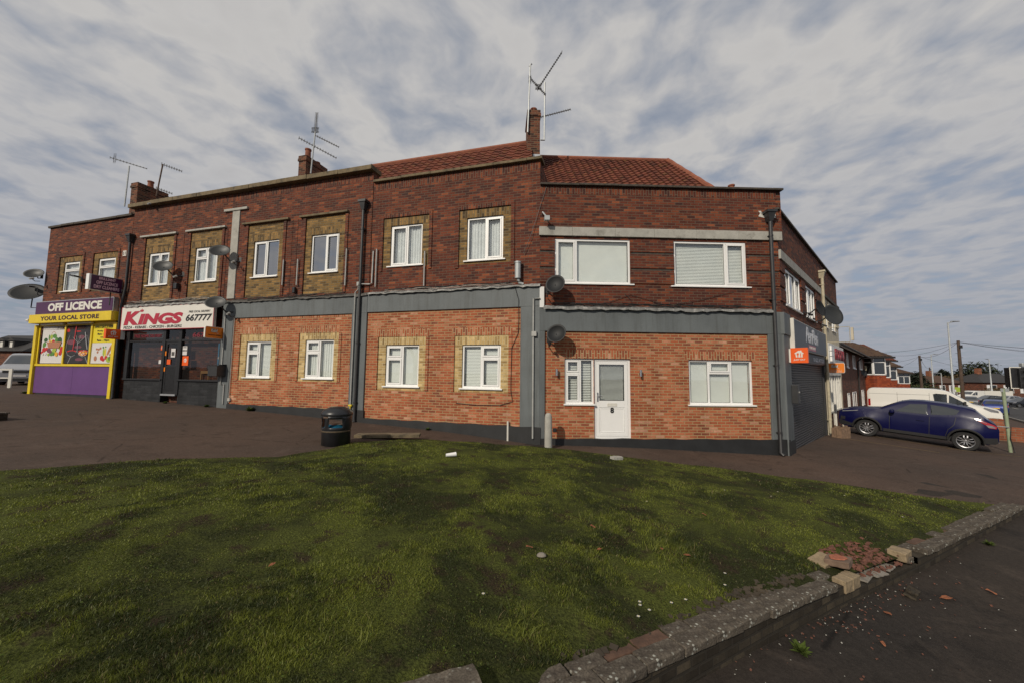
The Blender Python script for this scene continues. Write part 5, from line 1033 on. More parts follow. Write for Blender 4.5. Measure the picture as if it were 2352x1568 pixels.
MB().lathe([(0, .46), (.15, .49), (.24, .44), (.265, .40), (.265, .0)], 24).build('liner', 'bluebag', t, smooth=True); a = R(275); MB().obox((.30 * math.cos(a), .30 * math.sin(a), .655), (.06 * -math.sin(a), .06 * math.cos(a), 0), (.006 * math.cos(a), .006 * math.sin(a), 0), (0, 0, .015)).build('stub_plate', 'rust', t)
# ---- bollard
t = thing('bollard', 'short round concrete bollard beside the grey pier', 'bollard', (.94, 9.78, .03)); rough(MB().lathe([(.098, -.1), (.095, .5), (.088, .80), (.075, .855), (.045, .885), (0, .895)], 24).build('post', 'conc', t, smooth=60), .01, 1, .1)
# ================================================================== SIGNS
def sign_thing(name, label, i, u, w, z, cat='sign', group=None, rz=0):
    p = FP(i, u, w, z); return thing(name, label, cat, tuple(p), FR[i][2] + rz, group)
# off licence box sign
t = sign_thing('shop_sign', 'dark purple box sign reading OFF LICENCE in white capitals', 0, -5.68, .0, 4.14)
MB().box(0, 4.99, -.16, .03, 0, .57).build('sign_box', 'alum', t, bevel=.004); o = MB().box(.03, 4.96, -.172, -.161, .03, .54).build('sign_face', 'purple', t)
text_mb('OFF LICENCE', 3.45, .34, 'signw', o, x=.88, z=.12, y=-.173, bold=.045)
t = sign_thing('shop_sign', 'yellow canopy fascia reading YOUR LOCAL STORE in dark brown capitals', 0, -5.74, .0, 3.77)
MB().box(0, 5.25, -.30, .04, 0, .36).build('canopy', 'yellow', t, bevel=.006); text_mb('YOUR LOCAL STORE', 3.74, .18, 'brown', t, x=.80, z=.085, y=-.301, bold=.045, spacing=1.1)
t = sign_thing('shop_sign', 'short purple sign return peeping round the left corner of the off licence', 0, -5.74, -.1, 4.13); MB().box(-.42, 0, .05, .12, 0, .42).build('sign_box', 'purple', t)
t = sign_thing('outdoor_lamp', 'white round bulkhead lamp on the left end of the yellow canopy', 0, -5.78, .24, 3.92, 'lamp'); MB().tube([(-.22, 0, 0), (0, 0, 0)], [.05, .075], 12).build('lamp_body', 'whiteold', t, smooth=40)
# kebab sign
t = sign_thing('shop_sign', 'long white shop sign reading KINGS in crimson with a telephone number', 1, -.27, .0, 3.38)
MB().box(0, 4.84, -.10, .0, 0, .90).build('sign_box', 'signw', t, bevel=.004)
mb = MB(); frame_bars(mb, 0, 4.84, 0, .90, .022, -.104, -.1005); mb.build('sign_border', 'kred', t)
text_mb('K', .90, .53, 'kred', t, x=.17, z=.19, y=-.103, bold=.06, shear=.18); text_mb('INGS', 2.36, .42, 'kred', t, x=.97, z=.19, y=-.103, bold=.06, shear=.18)
mb = MB(); cx, cz = 1.14, .725
mb.box(cx - .075, cx + .075, -.103, -.1005, cz - .045, cz - .02); mb.ell(cx - .06, cz + .012, .042, .03, -.103, 12); mb.ell(cx + .06, cz + .012, .042, .03, -.1032, 12); mb.ell(cx, cz + .02, .035, .04, -.1034, 12); mb.box(cx - .005, cx + .005, -.103, -.1005, cz + .05, cz + .09); mb.box(cx - .015, cx + .015, -.1045, -.1035, cz + .068, cz + .075); mb.build('crown_emblem', 'kred', t)
text_mb('PIZZA - KEBABS - CHICKEN - BURGERS', 3.12, .10, 'ink', t, x=.19, z=.055, y=-.103, bold=.012, shear=.12); text_mb('FREE LOCAL DELIVERY', 1.05, .075, 'ink', t, x=3.62, z=.57, y=-.103, bold=.008, shear=.12); text_mb('667777', 1.28, .25, 'ink', t, x=3.49, z=.26, y=-.103, bold=.03, shear=.18)
# projecting signs : local x points out of the wall
def proj(label, i, u, z, facing=0):
    # parent axes: x = out of the wall, -y = towards the side the face is read from
    p = FP(i, u, 0, z); a = FR[i][2] + (R(-90) if facing == 0 else R(-90)); return thing('projecting_sign', label, 'sign', tuple(p), a)
def kukd(t, x0, x1, z1, y, lines):
    text_mb('Kukd', (x1 - x0) * .40, z1 * .34, 'ink', t, x=x0 + (x1 - x0) * .285, z=z1 * .50, y=y - .001, bold=.09, shear=.3, name='lettering_shadow'); text_mb('Kukd', (x1 - x0) * .38, z1 * .30, 'signw', t, x=x0 + (x1 - x0) * .29, z=z1 * .53, y=y - .006, bold=.03, shear=.3)
    text_mb('.com', (x1 - x0) * .10, z1 * .05, 'signw', t, x=x0 + (x1 - x0) * .62, z=z1 * .45, y=y - .006, bold=.02)
    for k, l in enumerate(lines): text_mb(l, (x1 - x0) * .72, z1 * .09, 'signw' if len(lines) > 1 else 'ink', t, x=x0 + (x1 - x0) * .14, z=z1 * (.24 - .14 * k), y=y - .003, bold=.01)
def roundrect(x0, x1, z0, z1, r, n=6):
    pts = []
    for cx, cz, a0 in ((x1 - r, z1 - r, 0), (x0 + r, z1 - r, 90), (x0 + r, z0 + r, 180), (x1 - r, z0 + r, 270)):
        for k in range(n + 1): a = R(a0 + 90 * k / n); pts.append((cx + r * math.cos(a), cz + r * math.sin(a)))
    return pts
# right-hand pair, read from the left: x out of wall needs mirroring so text runs towards the road
t = proj('bright orange JUST EAT projecting sign below the charcoal sign on the corner shop', 4, .50, 2.28)
MB().box(.0, .10, -.05, .05, .02, .40).build('bracket_box', 'signw', t); o = MB().box(.10, .49, -.06, .06, 0, .42).build('sign_box', 'orange', t, bevel=.004)
house_glyph(o, .295, .25, .21, -.064, words=(.27, .055))
t = proj('orange sign reading Kukd with two lines of small white text, outside the second side shop', 4, 7.10, 2.07)
MB().box(.0, .05, -.04, .04, .02, .38).build('bracket_box', 'signw', t); MB().prism(roundrect(.05, .63, 0, .39, .05), -.03, .03).build('sign_edge', 'signw', t); MB().prism(roundrect(.062, .618, .012, .378, .045), -.034, .034).build('sign_face', 'orange2', t); kukd(t, .06, .62, .39, -.035, ('Order a takeaway or', 'book a table online'))
# left-hand pair, seen from their right: face towards +x of the wall -> turned round
def proj2(label, i, u, z):
    p = FP(i, u, 0, z); return thing('projecting_sign', label, 'sign', tuple(p), FR[i][2] + R(90))
t = proj2('dim orange JUST EAT projecting sign between the off licence and the kebab shop', 1, -.20, 3.03)
MB().box(-.14, .0, -.05, .05, .0, .37).build('bracket_box', 'signw', t); o = MB().box(-.58, -.14, -.06, .06, 0, .37).build('sign_box', 'orange', t, bevel=.004); house_glyph(o, -.36, .23, .19, -.064, words=(.30, .05))
t = proj2('dim orange projecting sign reading Kukd at the right end of the kebab shop', 1, 4.97, 2.97)
MB().prism(roundrect(-.65, -.04, 0, .40, .05), -.03, .03).build('sign_edge', 'signw', t); MB().prism(roundrect(-.638, -.052, .012, .388, .045), -.034, .034).build('sign_face', 'orange2', t); MB().box(-.05, .0, -.04, .04, .05, .35).build('bracket_box', 'alum', t); kukd(t, -.64, -.05, .40, -.035, ('TAKEAWAY ONLINE',))
t = proj2('dark purple projecting sign reading BRILLIANT OFF LICENCE DRY CLEANERS', 0, -.65, 4.84)
MB().box(-.95, .0, -.08, .08, 0, .58).build('sign_box', 'alum', t, bevel=.004); MB().box(-1.0, -.95, -.085, .085, -.005, .585).build('end_cap', 'white', t); o = MB().box(-.93, -.02, -.09, .09, .02, .56).build('sign_face', 'purple', t)
M['pinkl'] = plain('faded_pink_letter', (0.80, 0.52, 0.60), .5)
text_mb('BRILLIANT', .50, .10, 'pinkl', o, x=-.72, z=.42, y=-.092, bold=.03); text_mb('OFF LICENCE', .64, .125, 'pinkl', o, x=-.79, z=.245, y=-.092, bold=.03); text_mb('DRY CLEANERS', .76, .125, 'pinkl', o, x=-.85, z=.075, y=-.092, bold=.03)
MB().tube([(-.3, 0, -.5), (-.3, 0, 0)], .02, 6).build('support_pole', 'blackmetal', t)
# charcoal sign over the shutter
t = sign_thing('shop_sign', 'large charcoal sign reading PeriPeri in silver script above the grey shutter', 4, .66, .0, 2.70)
MB().box(.0, 5.95, -.15, .0, 0, .87).build('sign_box', 'whiteold', t, bevel=.006); MB().box(.05, 5.93, -.165, -.151, .025, .845).build('sign_face', 'signd', t); MB().box(.0, .05, -.17, -.1505, .0, .87).build('end_trim', 'whiteold', t)
text_mb('PeriPeri', 2.35, .50, 'silver', t, x=1.75, z=.29, y=-.166, bold=.02, shear=.35); MB().prism([(2.15, .06), (3.5, .06), (3.45, .14), (3.5, .24), (2.15, .24), (2.2, .14)], -.1665, -.165).build('pink_ribbon', 'pink', t)
text_mb('CHICKEN', 1.1, .09, 'signw', t, x=2.27, z=.105, y=-.167, bold=.01)
# white sign of the second side shop
t = sign_thing('shop_sign', 'white shop sign with raised dark red letters beyond the charcoal one', 4, 7.36, .0, 2.45)
MB().box(.0, 4.84, -.14, .0, 0, .85).build('sign_box', 'signw', t, bevel=.006)
for k in range(3): MB().box(.30, .95, -.20, -.1405, .10 + k * .22, .29 + k * .22).build('raised_panel', 'white', t)
M['dred'] = plain('dark_red_letter', (0.22, 0.02, 0.03), .5); text_mb('EOOWA', 3.0, .48, 'dred', t, x=1.75, z=.22, y=-.141, bold=.02, depth=.05)
t = thing('sign_bracket', 'empty rusty cream metal sign frame sticking out above the white shop sign', 'bracket', tuple(FP(4, 8.5, 0, 3.37)), FR[4][2] - R(90))
mb = MB(); mb.tube([(0, 0, .0), (.72, 0, .0), (.72, 0, .63), (0, 0, .63)], .016, 6); mb.build('frame', 'pipew', t); MB().box(.76, .84, -.10, .10, .05, .58).build('lamp_panel', 'cream', t)
# ================================================================== SMALL FIXTURES ON THE WALLS (things)
t = thing('post_box', 'black metal post box on the grey pier beside the kebab shop', 'box', tuple(FP(1, 5.06, .0, 1.70)), FR[1][2])
MB().prism([(-.22, 0), (.2, 0), (.2, .36), (-.22, .36)], -.36, -.05).build('box_body', 'blackmetal', t, bevel=.01); MB().add([(-.24, -.39, .37), (.22, -.39, .37), (.22, -.05, .41), (-.24, -.05, .41)], [(0, 1, 2, 3)]).build('lid', 'blackmetal', t)
t = thing('post_box', 'slim black post box on the grey pier beside the grey shutter', 'box', tuple(FP(4, .62, .05, 1.15)), FR[4][2]); MB().box(-.08, .2, -.16, -.01, 0, .52).build('box_body', 'blackmetal', t, bevel=.01); MB().box(.02, .16, -.165, -.16, .3, .34).build('slot', 'whiteold', t)
t = thing('wall_light', 'small black lantern light between the first two upper windows over the kebab shop', 'lamp', tuple(FP(1, 2.58, .0, 4.86)), FR[1][2]); MB().box(-.08, .08, -.16, -.02, 0, .22).build('lamp_body', 'blkpl', t, bevel=.02)
t = thing('wall_light', 'small black wall light below the fourth yellow panel window', 'lamp', tuple(FP(1, 8.03, .0, 4.45)), FR[1][2]); MB().box(-.05, .05, -.12, -.02, 0, .2).build('lamp_body', 'blkpl', t, bevel=.02)
for k, (u, z, lab) in enumerate(((-3.05, 5.62, 'floodlight on an arm right of the first upper window over the off licence'), (-6.0, 5.35, 'black floodlight sticking out past the left corner above the off licence'))):
    t = thing('floodlight', lab, 'lamp', tuple(FP(0, u, .0, z)), FR[0][2]); MB().tube([(.18, .0, -.35), (.18, -.10, -.3), (.18, -.12, 0), (.05, -.16, .02)], .018, 6).build('arm', 'blackmetal', t); MB().obox((-.08, -.22, .05), (.14, 0, -.03), (0, .10, .0), (.01, 0, .03)).build('lamp_head', 'blackmetal', t)
# ---- satellite dishes
def dishmesh(rx, rz, mat, depth=.09, square=False):
    mb = MB(); nr, na = 6, 30; vs = [(0, 0, 0)]
    for i in range(1, nr + 1):
        for k in range(na):
            a = 2 * math.pi * k / na; q = i / nr; fx = math.cos(a); fz = math.sin(a)
            if square and fz < 0: fz = fz * (1 - .10 * abs(fx) ** .5)
            vs.append((rx * q * fx, -depth * q * q, rz * q * fz))
    fs = [(0, 1 + (k + 1) % na, 1 + k) for k in range(na)]
    for i in range(nr - 1):
        for k in range(na): fs.append((1 + i * na + k, 1 + i * na + (k + 1) % na, 1 + (i + 1) * na + (k + 1) % na, 1 + (i + 1) * na + k))
    return mb.add(vs, fs)
def dish(label, wall, off, size, az, el, mat='dish', roll=0, group='satellite dishes on the parade', name='satellite_dish', post=None):
    # wall = world point where the bracket meets the wall; off = world vector to the dish centre
    t = thing(name, label, 'satellite dish', tuple(wall), 0, group)
    d = MB; face = Matrix.Rotation(R(az), 4, 'Z') @ Matrix.Rotation(R(-el), 4, 'X') @ Matrix.Rotation(R(roll), 4, 'Y')
    o = dishmesh(size[0] / 2, size[1] / 2, mat).build('reflector', mat, t, smooth=60); o.matrix_local = Matrix.Translation(off) @ face; sd = o.modifiers.new('s', 'SOLIDIFY'); sd.thickness = .006; sd.offset = 1
    s = size[1]; m2 = MB(); m2.tube([(0, -.05, -s * .45), (0, -s * .42, -s * .52), (0, -s * .66, -s * .36)], .014, 6)
    a = m2.build('feed_arm', 'blkpl', t); a.matrix_local = o.matrix_local.copy(); m3 = MB(); m3.tube([(0, -s * .60, -s * .34), (0, -s * .78, -s * .42)], .032, 10); m3.tube([(0, -s * .60, -s * .34), (0, -s * .55, -s * .31)], .045, 12); b = m3.build('receiver', 'pipeg' if mat == 'dish' else 'blkpl', t); b.matrix_local = o.matrix_local.copy()
    m4 = MB(); off = Vector(off); m4.tube(post or [(0, 0, -.08), (off.x * .5, off.y * .5, -.10), (off.x * .8, off.y * .8, off.z * .6), tuple(off)], .022, 8); m4.obox((0, 0, -.02), (.05, 0, 0), (0, .012, 0), (0, 0, .09)); m4.build('bracket', 'blackmetal', t); return t
def wdish(label, i, u, w, z, size, az, el, wall_u=None, wall_z=None, **k):
    a = FP(i, u if wall_u is None else wall_u, .0, z if wall_z is None else wall_z); b = FP(i, u, w, z); return dish(label, a, b - a, size, az, el, **k)
wdish('grey mesh satellite dish overlapping the first upper window above the kebab shop', 1, 2.30, .38, 5.62, (.64, .52), 14, 30, wall_u=2.75, wall_z=5.45)
wdish('grey mesh satellite dish in front of the white vertical strip', 1, 5.05, .38, 5.98, (.64, .52), 14, 30, wall_u=5.5, wall_z=5.8)
wdish('grey mesh satellite dish at the top right end of the kebab shop sign', 1, 5.10, .42, 4.16, (.64, .52), 14, 30, wall_u=5.45, wall_z=4.0)
wdish('black satellite dish on the corner above the grey fascia, left of the wide upper window', 3, .40, .33, 4.24, (.52, .50), -18, 14, wall_u=.2, wall_z=4.2, mat='dishb', roll=-35)
wdish('black satellite dish on the new red brickwork above the front door side window', 3, .43, .33, 2.93, (.52, .48), -18, 16, wall_u=.25, wall_z=2.85, mat='dishb', roll=-35)
wdish('black satellite dish seen edge on at the second window of the side wall', 4, 3.6, .35, 4.17, (.50, .56), 25, 12, wall_u=3.0, wall_z=4.1, mat='dishb')
wdish('larger grey satellite dish on the cream pipe of the side wall', 4, 4.2, .62, 3.98, (.72, .72), 6, 14, wall_u=5.2, wall_z=4.0, mat='dish', roll=25)
dish('round grey satellite dish fixed to the left edge of the brick wall', FP(0, -5.66, .1, 5.85), FP(0, -5.86, .22, 5.90) - FP(0, -5.66, .1, 5.85), (.66, .52), 18, 32)
# big dish on its pole
pb = Vector((-20.5, 16.5, gz(-20.5, 16.5)))
dish('very large black satellite dish on a tall post at the far left', pb, Vector((-.45, -.15, 5.12 - pb.z)), (1.15, .92), 22, 32, mat='dishb', roll=-8, name='satellite_dish', group='satellite dishes on the parade', post=[(-.02, 0, -.2), (.0, 0, 4.5 - pb.z), (-.4, -.05, 4.5 - pb.z), (-.45, 0, 4.9 - pb.z)])
t = thing('street_post', 'black metal post standing behind the large satellite dish', 'post', tuple(pb + Vector((.35, .3, 0)))); MB().tube([(0, 0, -.2), (.05, 0, 4.9)], .075, 10).build('pole', 'blackmetal', t)
wdish('grey dish lying low on the roof behind the stone coping near the left chimney', 1, .6, -.5, 8.52, (.7, .4), 10, 40, wall_u=.9, wall_z=8.4)
# ================================================================== CHIMNEYS AND AERIALS
def chimney(par_name, label, loc, rz, w, d, h, pots, ol=.03):
    pass
def chim(bld, loc, rz, w, d, h, pots, flash=True):
    inv = bld.matrix_basis.inverted() @ (Matrix.Translation(loc) @ Matrix.Rotation(rz, 4, 'Z')); mb = MB(); mb.box(0, w, 0, d, -1.2, h - .22); mb.box(-.03, w + .03, -.03, d + .03, h - .22, h - .12); mb.box(-.015, w + .015, -.015, d + .015, h - .12, h)
    o = mb.build('chimney', 'chim', bld); o.matrix_basis = inv
    for (px_, py_, r, hh) in pots: MB().lathe([(r * 1.1, h - .02), (r * 1.1, h + .05), (r * .9, h + .07), (r * .85, h + hh - .06), (r * 1.02, h + hh - .05), (r * 1.02, h + hh), (r * .8, h + hh), (r * .8, h + .1)], 18, (px_, py_, 0)).build('chimney_pot', 'terra', o, smooth=40)
    if flash: MB().box(-.012, w + .012, -.012, d * .6, -.02, .14).build('flashing', 'alum', o)
    return o
chim(b0, (-16.95, 16.35, 8.4), R(-16.2), .42, 1.15, 1.70, ((.25, .55, .12, .32),), False)
chim(b1, (-8.57, 14.6, 9.0), R(-16.2), .36, 1.1, 1.42, ((.18, .25, .12, .40), (.18, .75, .11, .12)), False)
chim(b2, (.455, 12.5, 9.22), R(1.7), .43, .9, 1.74, ((.22, .2, .12, .16),), True)
chim(b3, (8.30, 14.0, 7.6), R(20), .22, .3, 1.2, ((.11, .12, .12, .38),), False)
def yagi(mb, a, b, n, l0, l1, up=(0, 0, 1), r=.010, skip=0.0):
    a, b, up = Vector(a), Vector(b), Vector(up).normalized(); d = (b - a).normalized(); el = d.cross(up).normalized() if abs(d.dot(up)) < .95 else Vector((1, 0, 0)); mb.tube([a, b], .017, 6)
    for k in range(n):
        p = a.lerp(b, skip + (1 - skip) * k / (n - 1)); l = (l0 + (l1 - l0) * k / (n - 1)) / 2; mb.tube([p - el * l, p + el * l], r, 4, caps=False)
M['antm'] = plain('tarnished_aluminium', (0.10, 0.10, 0.10), .6, var=.2)
def aerial(label, base, mast, booms, grids=(), mat='galv', group='television aerials on the chimneys', side=(.25, .6, .0)):
    t = thing('tv_aerial', label, 'aerial', base, 0, group); B = Vector(base); m = MB(); m.tube([Vector(p) - B for p in mast], .027, 8); m.build('mast', mat, t)
    for (a, b, n, l0, l1, up) in booms: m = MB(); yagi(m, Vector(a) - B, Vector(b) - B, n, l0, l1, up); m.build('boom', 'antm', t)
    for (c, w, h) in grids:
        c = Vector(c) - B; m = MB()
        for s in (-1, 1):
            for k in range(4): z = s * (.03 + h / 2 * k / 3); m.tube([c + Vector((-w / 2, 0, z)), c + Vector((w / 2, 0, z))], .008, 4)
        for x in (-w / 3, w / 3): m.tube([c + Vector((x, 0, -h / 2)), c + Vector((x, 0, h / 2))], .008, 4)
        m.build('reflector_grid', 'antm', t)
    return t
V3 = (0, 1, .25); UPH = (.2, .98, .3)
aerial('pale mast with a long boom aerial left of the left-hand chimney', (-17.33, 16.5, 9.1), [(-17.33, 16.5, 9.1), (-17.29, 16.5, 10.98)], [((-18.19, 16.5, 11.37), (-16.49, 16.5, 10.86), 12, .10, .06, UPH)], [((-17.98, 16.5, 11.33), .12, .36)])
aerial('rusty tilted mast with two short booms right of the left-hand chimney', (-15.76, 16.3, 9.5), [(-15.76, 16.3, 9.5), (-15.6, 16.3, 10.97)], [((-15.65, 16.3, 10.98), (-14.73, 16.3, 10.65), 9, .14, .10, UPH), ((-15.80, 16.3, 9.88), (-15.08, 16.3, 9.62), 7, .12, .10, UPH)], mat='rust')
aerial('tall aerial cluster with a vertical top section on the middle chimney', (-8.07, 14.6, 9.7), [(-8.07, 14.6, 9.7), (-7.98, 14.6, 11.45)], [((-7.98, 14.6, 11.42), (-7.96, 14.6, 12.25), 18, .16, .13, (0, 1, 0)), ((-7.98, 14.6, 11.30), (-7.01, 14.6, 10.82), 11, .10, .08, UPH), ((-8.62, 14.6, 11.18), (-7.09, 14.6, 10.36), 15, .12, .09, UPH)], [((-7.99, 14.6, 11.52), .30, .16)])
aerial('thin plain mast up the left side of the tall right-hand chimney', (.47, 12.48, 10.1), [(.46, 12.44, 10.1), (.53, 12.44, 12.57)], [((.52, 12.44, 12.08), (1.06, 12.44, 11.47), 13, .16, .14, (1, 0, 1)), ((.50, 12.44, 12.5), (.58, 12.44, 12.6), 2, .05, .05, UPH)], [((.52, 12.44, 12.03), .10, .22)])
aerial('mast with a steep upward boom and a lower side boom right of the tall chimney', (1.03, 12.5, 9.75), [(.90, 12.5, 9.87), (1.03, 12.5, 9.86), (1.04, 12.5, 11.97)], [((.80, 12.5, 11.72), (1.63, 12.5, 13.09), 18, .18, .15, (1, 0, -.6)), ((.92, 12.5, 10.70), (1.93, 12.5, 10.99), 14, .11, .10, (.2, -.98, .3))], [((.82, 12.5, 11.8), .22, .14)])
# ================================================================== VEHICLES
def paint(name, col, metal=0.3):
    m, t, out = newmat(name); b = t.node('ShaderNodeBsdfPrincipled', Base__Color=col, Roughness=.38, Metallic=metal); b.inputs['Coat Weight'].default_value = .55; b.inputs['Coat Roughness'].default_value = .05
    c = t.node('ShaderNodeTexCoord').outputs['Object']; n = t.noise(c, 2.5, 4); t.l.new(t.ramp(n.outputs[0], [(.3, .30), (.7, .46)]), b.inputs['Roughness'])
    t.l.new(b.outputs[0], out.inputs[0]); M[name] = m; return name
paint('blue_paint', (0.003, 0.004, 0.042), 0); M['blue_paint'].node_tree.nodes['Principled BSDF'].inputs['Coat Weight'].default_value = .18; M['blue_paint'].node_tree.nodes['Principled BSDF'].inputs['Specular IOR Level'].default_value = .18; paint('white_paint', (0.70, 0.69, 0.64), 0); paint('hatch_blue', (0.012, 0.03, 0.16), .3); paint('silver_paint', (0.42, 0.42, 0.43), .6); paint('dark_paint', (0.02, 0.022, 0.028), .4); paint('red_paint', (0.28, 0.012, 0.014), .1); paint('grey_paint', (0.12, 0.125, 0.135), .5)
M['tyre'] = plain('tyre_rubber', (0.018, 0.018, 0.018), .85, var=.2); M['alloy'] = plain('alloy_wheel', (0.55, 0.55, 0.56), .28, metal=.9, var=.05); M['archp'] = plain('black_trim', (0.02, 0.02, 0.021), .6); M['lampr'] = plain('red_lamp_lens', (0.35, 0.01, 0.012), .15, coat=1); M['lampc'] = plain('clear_lamp_lens', (0.22, 0.22, 0.23), .2, coat=.6, metal=.2); M['platey'] = plain('yellow_plate', (0.70, 0.45, 0.03), .4); M['chrome'] = plain('chrome', (.8, .8, .8), .08, metal=1)
def interp(pts, x): return float(np.interp(x, [p[0] for p in pts], [p[1] for p in pts]))
def smoothpts(pts, n=3):
    xs = [p[0] for p in pts]; zs = [p[1] for p in pts]; X = np.linspace(xs[0], xs[-1], 160); Z = np.interp(X, xs, zs)
    for _ in range(n): Z[1:-1] = (Z[:-2] + 2 * Z[1:-1] + Z[2:]) / 4
    return list(zip(X, Z))
def wheel(par, x, y, r, side, rim=.66, spokes=5, name='wheel', paint_='alloy', twin=True, simple=False):
    m = MB(); w = .105; m.lathe([(r * rim, -w), (r * .93, -w), (r, -w * .7), (r, w * .7), (r * .93, w), (r * rim, w)], 36 if not simple else 16, (0, 0, 0), axis='y'); o = m.build(name, 'tyre', par, loc=(x, y, r), smooth=35)
    m = MB(); yy = side * w * .80; R0 = r * rim
    m.lathe([(R0 * 1.02, side * w), (R0 * .93, side * w * .95), (R0 * .90, 0)], 32, axis='y'); m.lathe([(0, yy + side * .01), (R0 * .17, yy + side * .008), (R0 * .2, yy - side * .02)], 16, axis='y')
    for k in range(spokes):
        a0 = 2 * math.pi * k / spokes + .3
        for da, dl in ((-.17, -.34), (.17, .34)) if twin else ((0, 0),):
            i0 = Vector((math.cos(a0 + da * .5) * R0 * .15, yy, math.sin(a0 + da * .5) * R0 * .15)); mid = Vector((math.cos(a0 + dl * .95) * R0 * .58, yy + side * .006, math.sin(a0 + dl * .95) * R0 * .58)); o0 = Vector((math.cos(a0 + dl * .62) * R0 * .95, yy - side * .01, math.sin(a0 + dl * .62) * R0 * .95))
            for p, q in ((i0, mid), (mid, o0)):
                n = Vector((-(q - p).z, 0, (q - p).x)).normalized() * R0 * (.062 if twin else .10); m.add([p - n, q - n, q + n, p + n, p - n + Vector((0, -side * .03, 0)), q - n + Vector((0, -side * .03, 0)), q + n + Vector((0, -side * .03, 0)), p + n + Vector((0, -side * .03, 0))], [(0, 1, 2, 3), (0, 4, 5, 1), (2, 6, 7, 3)])
    m.build('rim', paint_, o); m = MB(); m.lathe([(0, -side * .01), (R0 * .92, -side * .01)], 24, axis='y'); m.build('wheel_hub', 'dark', o); return o
def vehicle(name, label, cat, P, loc, rz, pitch=0.0, group=None, simple=False):
    L, Wd, H = P['L'], P['W'], P['H']; t = thing(name, label, cat, loc, rz, group); t.rotation_euler = (0, pitch, rz)
    top = smoothpts(P['top'], P.get('sm', 3)); belt = P['belt']; wr = P['wr']; wx = P['wx']; sill = P.get('sill', .22); ar = wr * P.get('arch', 1.16); hw0 = Wd / 2; tum = P.get('tum', .62)
    def plan(x):
        e = P.get('ends', (.55, .40)); k = P.get('endw', (.80, .84)); f = 1.0
        if x < e[0]: f = k[0] + (1 - k[0]) * math.sin(math.pi / 2 * (x / e[0])) 
        if x > L - e[1]: f = min(f, k[1] + (1 - k[1]) * math.sin(math.pi / 2 * ((L - x) / e[1])))
        return f
    def hw(x, z):
        b = interp(belt, x); zt = H
        if z <= b: q = (z - sill) / max(b - sill, .01); s = .955 + .045 * math.sin(math.pi * min(max(q, 0), 1) * .9 + .25) 
        else: q = (z - b) / max(zt - b, .01); s = .955 - (.955 - tum - .12) * q ** 1.25 * P.get('tk', 1.0)
        bul = 0
        for wx_ in wx: bul += P.get('flare', .03) * math.exp(-((x - wx_) / .42) ** 2) * math.exp(-((z - wr * 1.9) / .3) ** 2)
        return hw0 * (plan(x) * s) + bul
    def bot(x):
        z = P['bottom'](x) if 'bottom' in P else sill
        for wx_ in wx:
            d = abs(x - wx_)
            if d < ar: z = max(z, wr * .96 + math.sqrt(max(ar * ar - d * d, 0)))
        return z
    n = 90 if not simple else 44; xs = sorted(set(list(np.linspace(0, L, n)) + [w + s * ar * c for w in wx for s in (-1, 1) for c in (1.0, .985, .94, .8)])); nz = 16 if not simple else 9; nt = 6; rings = []
    for x in xs:
        zb, zt = bot(x), interp(top, x); zt = max(zt, zb + .02); rg = []
        for k in range(nz): z = zb + (zt - .05 * min(1, (zt - zb)) - zb) * k / (nz - 1); rg.append((x, hw(x, z), z))
        yt = hw(x, zt - .05)
        for k in range(1, nt): a = math.pi / 2 * k / nt; rg.append((x, yt * (1 - (1 - math.cos(a)) * .10 - .9 * (k / nt) ** 1.2) if False else yt * math.cos(a) ** .45 if k < nt else 0, zt - .05 + .05 * math.sin(a) ** .9))
        rings.append(rg)
    m = MB(); vs = []; per = 2 * len(rings[0]) + 1
    for x, rg in zip(xs, rings):
        vs += [(p[0], -p[1], p[2]) for p in rg]; vs.append((x, 0, max(interp(top, x), bot(x) + .02) + .004)); vs += [(p[0], p[1], p[2]) for p in reversed(rg)]
    fs = []
    for i in range(len(xs) - 1):
        for k in range(per - 1): a = i * per + k; fs.append((a, a + 1, a + per + 1, a + per))
        fs.append((i * per + per - 1, i * per, (i + 1) * per, (i + 1) * per + per - 1))
    fs.append(tuple(range(per))); fs.append(tuple(range((len(xs) - 1) * per + per - 1, (len(xs) - 1) * per - 1, -1)))
    ox = L / 2
    m.add([(ox - v[0], v[1], v[2]) for v in vs], fs); body = m.build('body', P['paint'], t, smooth=38)
    def side_patch(nm, poly, mat, off=.006, par=t, sides=(-1, 1), nx=14, nzz=5):
        px_ = [p[0] for p in poly]; x0, x1 = min(px_), max(px_)
        def zr(x):
            zz = []
            for (a, b) in zip(poly, poly[1:] + poly[:1]):
                if min(a[0], b[0]) - 1e-9 <= x <= max(a[0], b[0]) + 1e-9:
                    zz += [a[1], b[1]] if abs(a[0] - b[0]) < 1e-9 else [a[1] + (b[1] - a[1]) * (x - a[0]) / (b[0] - a[0])]
            return min(zz), max(zz)
        for s in sides:
            q = MB(); X = sorted(set(list(np.linspace(x0, x1, nx)) + px_)); vs = []
            for x in X:
                a, b = zr(x)
                for k in range(nzz): z = a + (b - a) * k / (nzz - 1); vs.append((ox - x, s * (hw(x, z) + off), z))
            q.add(vs, [(i * nzz + k, i * nzz + k + 1, (i + 1) * nzz + k + 1, (i + 1) * nzz + k) for i in range(len(X) - 1) for k in range(nzz - 1)]); q.build(nm, mat, par, smooth=60)
